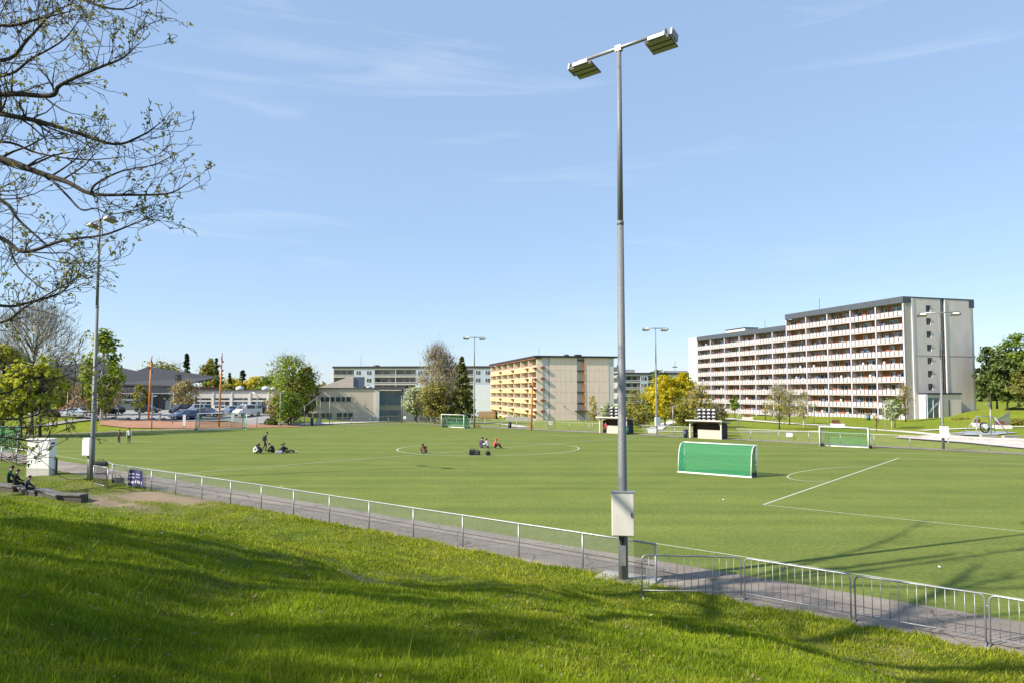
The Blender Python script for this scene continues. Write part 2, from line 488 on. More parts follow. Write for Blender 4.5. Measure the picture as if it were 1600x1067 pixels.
def ground():
    radii = [0.0] + list(np.geomspace(6, 90, 26)) + list(np.linspace(92, 240, 56)) + list(np.geomspace(250, 6000, 18))
    na = 300
    an = np.linspace(0, 2 * PI, na, endpoint=False)
    rr = np.array(radii[1:])
    X = np.outer(rr, np.cos(an)); Y = np.outer(rr, np.sin(an))
    d, t = dt(X, Y)
    e = edge_dist(X, Y)
    ins = inside(X, Y)
    zf = zfar(X, Y) * sstep(0, 10, e)
    zf = zf + 0.10 * vnoise(X * 0.09, Y * 0.09, 9) * sstep(3, 20, e)
    zn = np.minimum(znear(np.clip(d, 0, 60), t), 6.5)
    z = np.where(d > -2.9, np.where(d > 0, zn, 0.0), zf)
    z = np.where(ins, 0, z) - 0.05
    z = np.where((d > -6) & (rr[:, None] < 75), z - 0.35, z)
    z = np.where(ins, -0.4, z)
    verts = np.concatenate([[[0, 0, 3.4]], np.stack([X, Y, z], -1).reshape(-1, 3)])
    me = bpy.data.meshes.new('ground')
    faces = [(0, 1 + j, 1 + (j + 1) % na) for j in range(na)]
    for i in range(len(rr) - 1):
        for j in range(na):
            a = 1 + i * na + j; b = 1 + i * na + (j + 1) % na
            faces.append((a, a + na, b + na, b))
    me.from_pydata(verts.tolist(), [], faces)
    me.polygons.foreach_set('use_smooth', [True] * len(faces))
    me.materials.append(GRASSFAR)
    struct(link('ground', me))
ground()

def strip(name, pts, width, m, lift=0.012, n=40, jag=0.0):
    """a sheet that follows the ground along a centre line"""
    pts = [Vector((p.x, p.y, 0)) for p in pts]
    L = [0.0]
    for a, b in zip(pts, pts[1:]): L.append(L[-1] + (b - a).length)
    vs, fs = [], []
    for k in range(n + 1):
        s = L[-1] * k / n
        i = max(j for j in range(len(L)) if L[j] <= s + 1e-6); i = min(i, len(pts) - 2)
        u = (s - L[i]) / (L[i + 1] - L[i]); p = pts[i].lerp(pts[i + 1], u)
        dd = (pts[min(i + 2, len(pts) - 1)] - pts[max(i - 1, 0)]).normalized() if jag >= 0 else None
        nn = Vector((-dd.y, dd.x, 0))
        for j in range(5):
            w = (j / 4 - 0.5) * width * (1 + jag * mnoise.noise(Vector((s * 0.6, j * 3.1, 0))))
            q = p + nn * w
            vs.append((q.x, q.y, Z(q.x, q.y) + lift))
    for k in range(n):
        for j in range(4):
            a = k * 5 + j; fs.append((a, a + 1, a + 6, a + 5))
    me = bpy.data.meshes.new(name); me.from_pydata(vs, [], fs); me.materials.append(m)
    return struct(link(name, me))
def sheet(name, pts, m, lift=0.012, res=3.0):
    """a patch of ground inside an outline, draped on the terrain"""
    P = np.array([(p.x, p.y) for p in pts])
    bm = bmesh.new()
    bm.faces.new([bm.verts.new((x, y, 0)) for x, y in P])
    x0, y0 = P.min(0); x1, y1 = P.max(0)
    for k in range(1, int((x1 - x0) / res) + 1):
        bmesh.ops.bisect_plane(bm, geom=bm.verts[:] + bm.edges[:] + bm.faces[:], plane_co=(x0 + k * res, 0, 0), plane_no=(1, 0, 0))
    for k in range(1, int((y1 - y0) / res) + 1):
        bmesh.ops.bisect_plane(bm, geom=bm.verts[:] + bm.edges[:] + bm.faces[:], plane_co=(0, y0 + k * res, 0), plane_no=(0, 1, 0))
    for v in bm.verts: v.co.z = Z(v.co.x, v.co.y) + lift
    bmesh.ops.recalc_face_normals(bm, faces=bm.faces[:])
    me = bpy.data.meshes.new(name); bm.to_mesh(me); bm.free()
    if me.polygons and me.polygons[0].normal.z < 0: me.flip_normals()
    me.materials.append(m)
    return struct(link(name, me))

# the pitch
mb = MB(); mb.poly([(p.x, p.y, 0.0) for p in FIELD]); o = struct(mb.build('football_pitch', TURF))
if o.data.polygons[0].normal.z < 0: o.data.flip_normals()
# markings
HW_T = 32.0
PA = G(1193, 788); PB = G(1405, 715)
mk = MB()
def line(a, b, w=0.085, z=0.006):
    a = Vector((a.x, a.y, 0)); b = Vector((b.x, b.y, 0)); d = (b - a).normalized(); n = Vector((-d.y, d.x, 0)) * w / 2
    k = max(1, int((b - a).length / 4))
    for i in range(k):
        p, q = a.lerp(b, i / k), a.lerp(b, (i + 1) / k)
        mk.quad((p.x - n.x, p.y - n.y, z), (q.x - n.x, q.y - n.y, z), (q.x + n.x, q.y + n.y, z), (p.x + n.x, p.y + n.y, z))
def arc(c, ax, ay, a0, a1, w=0.10, n=60, z=0.008):
    for i in range(n):
        s0, s1 = a0 + (a1 - a0) * i / n, a0 + (a1 - a0) * (i + 1) / n
        q = []
        for s, r in ((s0, -w / 2), (s1, -w / 2), (s1, w / 2), (s0, w / 2)):
            v = ax * math.cos(s) + ay * math.sin(s); v2 = v * (1 + r / v.length)
            q.append((c.x + v2.x, c.y + v2.y, z))
        mk.quad(*q)
line(G(60, 706.5), G(135, 719)); line(G(135, 719), G(288, 739), z=0.006); line(G(288, 739), G(1025, 848.5)); line(G(1025, 848.5), G(1600, 936)); line(G(1600, 936), DT(-5.1, -40))
line(G(288, 739), G(992, 682.7), 0.12, 0.012)
cL, cR, cN, cF = G(622, 701), G(907, 702), G(765, 711.5), G(765, 690.8)
cc = (cL + cR) / 2; cc.y = (cN.y + cF.y) / 2
arc(cc, Vector(((cR.x - cL.x) / 2, 0, 0)), Vector((0.8, (cF.y - cN.y) / 2, 0)), 0, 2 * PI, 0.13, 90)
line(PA, PB, 0.13, 0.012); line(PA, G(1600, 830)); line(G(1600, 830), G(1900, 861)); line(PB, G(1600, 725)); line(G(1600, 725), G(1800, 736))
AM = (G(1367, 728) + G(1298, 752)) / 2
arc(AM, G(1240, 739) - AM, (G(1367, 728) - G(1298, 752)) / 2, -PI / 2, PI / 2, 0.11, 40)
# far penalty box at the left end, far touch line
line(G(34, 681.5), G(240, 690.5)); line(G(240, 690.5), G(527, 677)); line(G(527, 677), G(632, 671)); line(G(300, 691), G(525, 680.5), z=0.010)
line(G(800, 676.5), G(1100, 691)); line(G(1100, 691), G(1600, 716.5)); line(G(420, 675), G(640, 664.5))
struct(mk.build('pitch_marking', LINEM))

# near path of asphalt, with sand worn in along the lawn
mb = MB()
for k in range(60):
    t0, t1 = -62 + k * 2.2, -62 + (k + 1) * 2.2
    for j in range(2):
        d0, d1 = (0.25, -1.2) if j == 0 else (-1.2, -2.72)
        a, b, c, e = DT(d0, t0, 0.004), DT(d0, t1, 0.004), DT(d1, t1, 0.004), DT(d1, t0, 0.004)
        mb.quad(a, e, c, b)
o = struct(mb.build('path', ASPH))
# far edge strip of asphalt round the pitch
def off(p, q, r): return p
FE = [FIELD[i] for i in range(1, 11)]
def edge_strip(name, pts, w, m, lift):
    vs, fs = [], []
    P = []
    for a, b in zip(pts, pts[1:]):
        k = max(1, int((b - a).length / 3))
        for i in range(k): P.append(a.lerp(b, i / k))
    P.append(pts[-1])
    cen = Vector((0, 60, 0))
    for i, p in enumerate(P):
        d = (P[min(i + 1, len(P) - 1)] - P[max(i - 1, 0)]).normalized(); n = Vector((-d.y, d.x, 0))
        if n.dot(p - cen) < 0: n = -n
        for s in (-0.05, w):
            q = p + n * s; vs.append((q.x, q.y, Z(q.x, q.y) * (1 if s > 0 else 0) + lift))
    for i in range(len(P) - 1): fs.append((2 * i, 2 * i + 1, 2 * i + 3, 2 * i + 2))
    me = bpy.data.meshes.new(name); me.from_pydata(vs, [], fs); me.materials.append(m)
    return struct(link(name, me))
edge_strip('pavement', FE, 2.2, ASPH, 0.03)

def dirt_amount(d, t):
    a = 0.9 * np.exp(-(((d - 7.6) / 0.55) ** 2 + ((t - 0.6) / 2.2) ** 2))
    a = a + 0.8 * np.exp(-(((d - 4.6) / 0.5) ** 2 + ((t - 7.5) / 0.9) ** 2))
    a = a + 1.2 * np.exp(-(((d - 1.2 - (t - 25) * 0.15 + 0.4 * vnoise(t * .8, d * .8, 33)) / 1.0) ** 4 + ((t - 25.5) / 3.8) ** 4))
    a = a + 1.2 * np.exp(-(((d - 3.6) / 0.8) ** 2 + ((t - 26.0) / 4.0) ** 2))
    a = a + 0.35 * np.clip(vnoise(d * 0.55, t * 0.55, 31) - 0.25, 0, 1)
    return np.clip(a, 0, 1)

# lawn: fine terrain on the camera side
def lawn():
    dd = np.concatenate([np.linspace(0.12, 10, 90), np.linspace(10.1, 20, 90), np.linspace(20.4, 34, 20)])
    tt = np.concatenate([np.linspace(-42, -24, 30), np.linspace(-23.8, 45, 340), np.linspace(45.5, 66, 30)])
    D, T = np.meshgrid(dd, tt, indexing='ij')
    z = znear(D, T)
    jag = (0.16 * vnoise(T * 1.7, T * 0 + 2.2, 21) + 0.10 * vnoise(T * 5.3, T * 0 + 7, 22)) * np.exp(-D * 1.2)
    D2 = D + jag
    X = B0.x + N.x * D2 + U.x * T; Y = B0.y + N.y * D2 + U.y * T
    nd, nt_ = D.shape
    idx = np.arange(nd * nt_).reshape(nd, nt_)
    q = np.stack([idx[:-1, :-1], idx[:-1, 1:], idx[1:, 1:], idx[1:, :-1]], -1).reshape(-1)
    me = npmesh('lawn', np.stack([X, Y, z + 0.0], -1).reshape(-1, 3), q, 4, LAWNM, True)
    if me.polygons[0].normal.z < 0: me.flip_normals()
    at_ = me.attributes.new('bare', 'FLOAT', 'POINT')
    bare = dirt_amount(D2, T) + 0.25 * vnoise(D2 * 3.1, T * 3.1, 61) * (dirt_amount(D2, T) > 0.05)
    at_.data.foreach_set('value', np.clip(bare, 0, 1).astype(np.float32).ravel())
    struct(link('lawn', me))

lawn()
nt_l = LAWNM.node_tree
an_ = nt_l.nodes.new('ShaderNodeAttribute'); an_.attribute_name = 'bare'
mxl = nt_l.nodes.new('ShaderNodeMixRGB'); mxl.inputs['Color2'].default_value = (0.235, 0.180, 0.125, 1)
pb_ = nt_l.nodes['Principled BSDF']
src_ = pb_.inputs['Base Color'].links[0].from_socket
nt_l.links.new(an_.outputs['Fac'], mxl.inputs['Fac']); nt_l.links.new(src_, mxl.inputs['Color1']); nt_l.links.new(mxl.outputs['Color'], pb_.inputs['Base Color'])
def grass():
    n = 1150000
    r = np.exp(RNG.uniform(np.log(2.6), np.log(52), n))
    az = RNG.uniform(-0.80, 0.72, n)
    x = r * np.sin(az); y = r * np.cos(az)
    d, t = dt(x, y)
    ed = 0.10 + 0.20 * vnoise(t * 1.7, t * 0 + 2.2, 21) + 0.14 * vnoise(t * 5.3, t * 0 + 7, 22)
    dens = 1 - dirt_amount(d, t)
    keep = (d > np.maximum(ed, -0.05)) & (d < 24) & (t < 50) & (t > -26) & (RNG.uniform(0, 1, n) < dens)
    x, y, d, t, r = x[keep], y[keep], d[keep], t[keep], r[keep]
    # taller tufts here and there
    k = 5200
    rc = np.exp(RNG.uniform(np.log(2.8), np.log(40), k)); ac = RNG.uniform(-0.8, 0.72, k)
    xc, yc = rc * np.sin(ac), rc * np.cos(ac)
    nb = 15
    xt = np.repeat(xc, nb) + RNG.normal(size=k * nb) * 0.045 * np.repeat(np.clip(rc / 8, .6, 2), nb); yt = np.repeat(yc, nb) + RNG.normal(size=k * nb) * 0.045 * np.repeat(np.clip(rc / 8, .6, 2), nb)
    d2, t2 = dt(xt, yt); kp = (d2 > 0.1) & (d2 < 24) & (t2 < 50) & (t2 > -26) & (dirt_amount(d2, t2) < 0.5)
    tuft = np.concatenate([np.zeros(len(x)), np.ones(kp.sum())])
    x = np.concatenate([x, xt[kp]]); y = np.concatenate([y, yt[kp]]); d = np.concatenate([d, d2[kp]]); t = np.concatenate([t, t2[kp]]); r = np.hypot(x, y)
    m = len(x)
    z = znear(d, t) - 0.006
    clump = vnoise(x * 2.3, y * 2.3, 41) * 0.5 + vnoise(x * 0.6, y * 0.6, 42) * 0.5
    tall = (RNG.uniform(0, 1, m) < 0.01)
    edge = np.exp(-np.clip(d - 0.1, 0, 9) / 0.5)
    h = (0.042 + 0.026 * clump + 0.05 * edge + 0.045 * tuft) * RNG.uniform(0.45, 1.75, m) * np.where(tall, 2.3, 1.0) * (1 + 0.25 * np.clip(5 - r, 0, 3))
    h = np.maximum(h, 0.015)
    w = 0.0030 * np.clip(r / 4.0, 0.8, 8) * RNG.uniform(0.7, 1.3, m)
    a = RNG.uniform(0, 2 * PI, m)
    lean = RNG.uniform(0.1, 0.9, m) * h
    la = RNG.uniform(0, 2 * PI, m)
    bx, by = np.cos(a) * w, np.sin(a) * w
    lx, ly = np.cos(la) * lean, np.sin(la) * lean
    V = np.empty((m, 3, 3), np.float32)
    V[:, 0] = np.stack([x - bx, y - by, z], -1)
    V[:, 1] = np.stack([x + bx, y + by, z], -1)
    V[:, 2] = np.stack([x + lx, y + ly, z + h], -1)
    pdry = np.clip(0.62 - 0.055 * (d - 1.0) + 0.55 * vnoise(x * 0.45, y * 0.45, 43) + 0.3 * vnoise(x * 1.7, y * 1.7, 44), 0.03, 0.9)
    dry = RNG.uniform(0, 1, m) < pdry
    for msk, nm, mt, lab in ((~dry, 'grass', GRASSM, 'short uneven green grass on the sloping bank'), (dry, 'dry_grass', GRASSD, 'yellowish drier grass blades on the lower bank')):
        vv = V[msk].reshape(-1, 3)
        stuff(link(nm, npmesh(nm, vv, np.arange(len(vv)), 3, mt)), lab, 'grass')
GRASSM = leafmat('grass_blade', (0.070, 0.135, 0.004), (0.370, 0.455, 0.018), 0.42, 0.55)
GRASSD = leafmat('grass_blade_dry', (0.170, 0.220, 0.008), (0.520, 0.510, 0.050), 0.42, 0.6)
grass()
def dead_leaves():
    n = 2600
    r = np.exp(RNG.uniform(np.log(3), np.log(30), n)); a = RNG.uniform(-0.8, 0.72, n)
    x, y = r * np.sin(a), r * np.cos(a); d, t = dt(x, y); k = (d > 0.3) & (d < 22) & (t < 40) & (t > -24)
    k &= RNG.uniform(0, 1, n) < 0.35 + 0.65 * (vnoise(x * .6, y * .6, 71) > 0)
    x, y, d, t = x[k], y[k], d[k], t[k]
    z = znear(d, t) + 0.035 + RNG.uniform(0, .02, len(x)); m = len(x); s = RNG.uniform(0.015, 0.03, m) * np.clip(np.hypot(x, y) / 8, .8, 1.6); an = RNG.uniform(0, 6.28, m)
    c, sn = np.cos(an) * s, np.sin(an) * s; tl = RNG.uniform(-.6, .6, m) * s
    V = np.stack([np.stack([x - c, y - sn, z - tl], -1), np.stack([x + sn * .6, y - c * .6, z], -1), np.stack([x + c, y + sn, z + tl], -1), np.stack([x - sn * .6, y + c * .6, z + .004], -1)], 1).reshape(-1, 3)
    stuff(link('dead_leaves', npmesh('dead_leaves', V, np.arange(m * 4), 4, leafmat('dead_leaf', (0.14, 0.085, 0.04), (0.36, 0.27, 0.17), 0.1))), 'dry dead leaves scattered over the grass bank', 'leaves')
dead_leaves()
# ================================================================== PATHS, COURTS
def GT(px, py, y0=40.0, y1=330.0):
    v = rayxy(px, py); prev = y0
    Y = y0
    while Y < y1:
        if H + v.z * Y < Z(v.x * Y, Y):
            lo, hi = prev, Y
            for _ in range(12):
                m = (lo + hi) / 2
                if H + v.z * m < Z(v.x * m, m): hi = m
                else: lo = m
            return Vector((v.x * hi, hi, Z(v.x * hi, hi)))
        prev = Y; Y += 1.0
    return at(px, py, y1)
sheet('carpark', [put(20, 113), put(265, 116), put(400, 112), put(425, 118), put(440, 150), put(120, 150), put(15, 140)], CARPARK, 0.05, 4)
sheet('clay_court', [put(158, 106), put(200, 103), put(300, 104.5), put(410, 107), put(470, 109.5), put(470, 113.5), put(300, 112.5), put(160, 112.5)], CLAY, 0.05, 4)
strip('footpath', [put(-60, 99), put(20, 100.5), put(70, 104), put(158, 113.8), put(300, 114.2), put(470, 115.2)], 1.8, CARPARK, 0.07, 60)
strip('footpath', [put(470, 115.2), put(620, 130), put(700, 134), put(760, 130), put(800, 116), put(818, 108)], 2.2, GRAVEL, 0.06, 60)
strip('footpath', [GT(1700, 690), GT(1600, 688), GT(1480, 681), GT(1400, 673), GT(1350, 670), GT(1290, 664.5), GT(1200, 658.5), GT(1150, 655), GT(1090, 652)], 2.4, GRAVEL, 0.06, 70)
strip('footpath', [GT(1290, 673.6), GT(1220, 674.5), GT(1140, 674.8), GT(1060, 674), GT(1010, 673)], 1.3, GRAVEL, 0.05, 50)
strip('footpath', [GT(1022, 671), GT(1035, 664), GT(1052, 658), GT(1068, 653)], 2.4, GRAVEL, 0.07, 40)
strip('footpath', [GT(1440, 672.5), GT(1500, 669.5), GT(1560, 667), GT(1660, 665)], 1.5, GRAVEL, 0.075, 40)
sheet('gravel_yard', [GT(1395, 683.5), GT(1450, 680.5), GT(1600, 686), GT(1760, 692), GT(1760, 705), GT(1600, 701), GT(1500, 691), GT(1430, 686)], GRAVEL, 0.10, 3)
sheet('safety_surface', [GT(1480, 678), GT(1512, 674.5), GT(1560, 674.5), GT(1590, 676.5), GT(1550, 680.5), GT(1500, 680.5)], mat('grey_rubber', (0.30, 0.33, 0.35), 0.9, 0.1, 3), 0.13, 3)

def GN_(px, py):
    v = rayxy(px, py); Y = 12.0
    while Y < 60 and H + v.z * Y > Z(v.x * Y, Y): Y += 0.1
    return Vector((v.x * Y, Y, Z(v.x * Y, Y)))
# long low stone edgings set in the gravel yard
STONE = mat('kerb_stone', (0.42, 0.36, 0.32), 0.9, 0.3, 4, 0, 0.2)
for i, (xa, xb, py, lab) in enumerate([(1483, 1505, 680.3, 'short stone bench block at the left end of the gravel yard'), (1532, 1558, 682.5, 'stone bench block in the gravel below the basket swing'), (1567, 1594, 684.5, 'stone bench block at the right end of the gravel yard')]):
    a, b = GT(xa, py), GT(xb, py)
    t = thing('stone_block', lab, 'stone block', (a + b) / 2, angz(b - a), 'stone blocks in the gravel yard')
    L = (b - a).length / 2
    MB().box(-L, L, -0.22, 0.22, 0.02, 0.30).build('stone', STONE, t, bevel=0.03)
    MB().box(-L + 0.02, L - 0.02, -0.26, 0.2, 0.303, 0.36).build('slab', CONC, t)
mb = MB(); pts = [GT(px, py) for px, py in ((1405, 683.5), (1440, 684), (1480, 686.3), (1520, 688.2), (1560, 690), (1600, 692.5), (1680, 697))]
for a, b in zip(pts, pts[1:]):
    d = (b - a).normalized(); n = Vector((-d.y, d.x, 0)) * 0.12
    mb.hexa([(a - n).to_tuple(), (b - n).to_tuple(), (b + n).to_tuple(), (a + n).to_tuple(), (a - n + Vector((0, 0, .28))).to_tuple(), (b - n + Vector((0, 0, .28))).to_tuple(), (b + n + Vector((0, 0, .28))).to_tuple(), (a + n + Vector((0, 0, .28))).to_tuple()])
struct(mb.build('kerb', STONE))

# far wooded belt and hills behind everything
def leafcards(cent, size, m, name, parent=None, loc=None, flat=1.0):
    """one small quad per leaf or leaf tuft, turned every way"""
    n = len(cent)
    mid = cent.mean(0); ou = cent - mid; ou = ou / (np.abs(ou).max(0) + 1e-6)
    nr = RNG.normal(size=(n, 3)) * 0.75 + ou * flat * 1.5 + np.array([0, 0, 0.55]) * flat
    nr /= np.linalg.norm(nr, axis=1)[:, None]
    a = RNG.normal(size=(n, 3)); a -= nr * (a * nr).sum(1)[:, None]; a /= np.linalg.norm(a, axis=1)[:, None]
    b = np.cross(nr, a)
    s = (size * RNG.uniform(0.55, 1.35, n))[:, None]
    a = a * s; b = b * s * 0.62
    V = np.stack([cent - a, cent - b * 0.9 + a * 0.1, cent + a, cent + b + a * 0.1], 1).reshape(-1, 3)
    return link(name, npmesh(name, V, np.arange(n * 4), 4, m), parent, loc)
LEAF = {
    'gold': leafmat('leaf_gold', (0.270, 0.235, 0.030), (0.500, 0.420, 0.075), 0.45),
    'lime': leafmat('leaf_lime', (0.290, 0.330, 0.018), (0.540, 0.540, 0.050), 0.5),
    'fresh': leafmat('leaf_fresh', (0.143, 0.221, 0.013), (0.338, 0.390, 0.033), .4),
    'green': leafmat('leaf_green', (0.091, 0.176, 0.013), (0.234, 0.305, 0.029), .4),
    'olive': leafmat('leaf_olive', (0.169, 0.176, 0.029), (0.377, 0.338, 0.058), .4),
    'yellow': leafmat('leaf_yellow', (0.400, 0.350, 0.012), (0.680, 0.570, 0.030), 0.5),
    'brown': leafmat('leaf_budding_brown', (0.247, 0.195, 0.078), (0.429, 0.351, 0.124), .4),
    'pale': leafmat('leaf_pale_blossom', (0.16, 0.22, 0.06), (0.58, 0.60, 0.40), 0.3),
    'spruce': leafmat('needles_spruce', (0.026, 0.047, 0.017), (0.081, 0.111, 0.029), 0.15),
    'pine': leafmat('needles_pine', (0.046, 0.081, 0.021), (0.143, 0.182, 0.036), 0.2),
    'thuja': leafmat('needles_thuja', (0.072, 0.098, 0.016), (0.247, 0.234, 0.046), 0.25),
    'bud': leafmat('spring_buds', (0.16, 0.16, 0.03), (0.42, 0.38, 0.09), 0.4),
    'darkbush': leafmat('leaf_dark', (0.052, 0.088, 0.018), (0.150, 0.182, 0.034), 0.3),
}
def belt(name, label, m, px0, px1, Y, h, n, size):
    u = RNG.uniform(0, 1, n); px = px0 + (px1 - px0) * u
    yy = Y + RNG.uniform(-14, 14, n)
    top = h * (0.62 + 0.38 * vnoise(px * 0.11, px * 0 + Y, 51)) * (0.85 + 0.15 * vnoise(px * 0.45, px * 0, 52))
    z = top * np.sqrt(RNG.uniform(0, 1, n))
    x = (px - CX) / F * yy
    o = leafcards(np.stack([x, yy, z - 1.0], -1), size, m, name)
    return stuff(o, label, 'woods')
belt('woods', 'far belt of budding broadleaf woods behind the car park', LEAF['olive'], -160, 520, 330, 13, 9000, 1.3)
belt('woods', 'far belt of dark woods behind the grey apartment blocks', LEAF['green'], 900, 1120, 380, 12, 3500, 1.4)
belt('woods', 'far belt of dark woods on the rise right of the white block', LEAF['pine'], 1500, 1900, 300, 22, 9000, 1.2)
mb = MB()
for i in range(40):
    x0, x1 = -3200 + i * 160, -3200 + (i + 1) * 160
    def hz(x): return 8 + 26 * (0.5 + 0.5 * mnoise.noise(Vector((x * 0.0012, 3.3, 0))))
    mb.quad((x0, 3000, -5), (x1, 3000, -5), (x1, 3250, hz(x1)), (x0, 3250, hz(x0))); mb.quad((x0, 3250, hz(x0)), (x1, 3250, hz(x1)), (x1, 3900, -5), (x0, 3900, -5))
struct(mb.build('hills', groundmat('far_forest', [(0.3, (0.05, 0.07, 0.05)), (0.5, (0.07, 0.09, 0.06)), (0.7, (0.09, 0.11, 0.07))], 0.01, 0.05, 0.1)))

# ================================================================== BUILDINGS
STUCCO = mat('stucco_beige', (0.74, 0.635, 0.615), 0.9, 0.10, 0.5, 0, 0.15, 12, stretch=(1, 1, 0.35))
STUCCOP = mat('panel_beige', (0.82, 0.66, 0.56), 0.9, 0.07, 0.8, 0, 0.1, 10, stretch=(2, 2, 0.25))
WHITEW = mat('white_render', (0.52, 0.51, 0.49), 0.85, 0.05, 0.6)
PARTW = mat('partition_white', (0.48, 0.43, 0.39), 0.85, 0.06, 1)
RAILW = mat('balcony_white', (0.52, 0.505, 0.495), 0.6, 0.04, 0.9)
ROOFG = mat('roof_grey_metal', (0.075, 0.088, 0.105), 0.55, 0.15, 1.2)
ROOFB = mat('roof_black', (0.022, 0.022, 0.026), 0.7, 0.2, 2)
WOODO = mat('orange_wood_cladding', (0.37, 0.145, 0.05), 0.75, 0.22, 1.4, stretch=(4, 4, 1))
SLABC = mat('slab_concrete', (0.44, 0.42, 0.40), 0.9, 0.12, 1.5)
YELB = mat('balcony_yellow', (0.64, 0.47, 0.25), 0.7, 0.07, 1)
YELW = mat('recess_yellow', (0.70, 0.54, 0.34), 0.8, 0.08, 1)
REDBOX = mat('red_brown_planter', (0.25, 0.075, 0.055), 0.7, 0.2, 2)
REDP = mat('red_trim', (0.30, 0.11, 0.085), 0.6, 0.1, 1)
CURT = mat('pale_curtain', (0.42, 0.42, 0.40), 0.9, 0.25, 0.4)
BLUEW = mat('pale_blue_panel', (0.40, 0.46, 0.52), 0.8, 0.05, 0.7)
SLABG = mat('grey_loggia_rail', (0.44, 0.425, 0.40), 0.85, 0.1, 1)

def clone(o, parent, loc):
    c = o.copy(); COL.objects.link(c); c.parent = parent; c.location = loc
    for g in list(o.children):
        d = g.copy(); COL.objects.link(d); d.parent = c
    return c

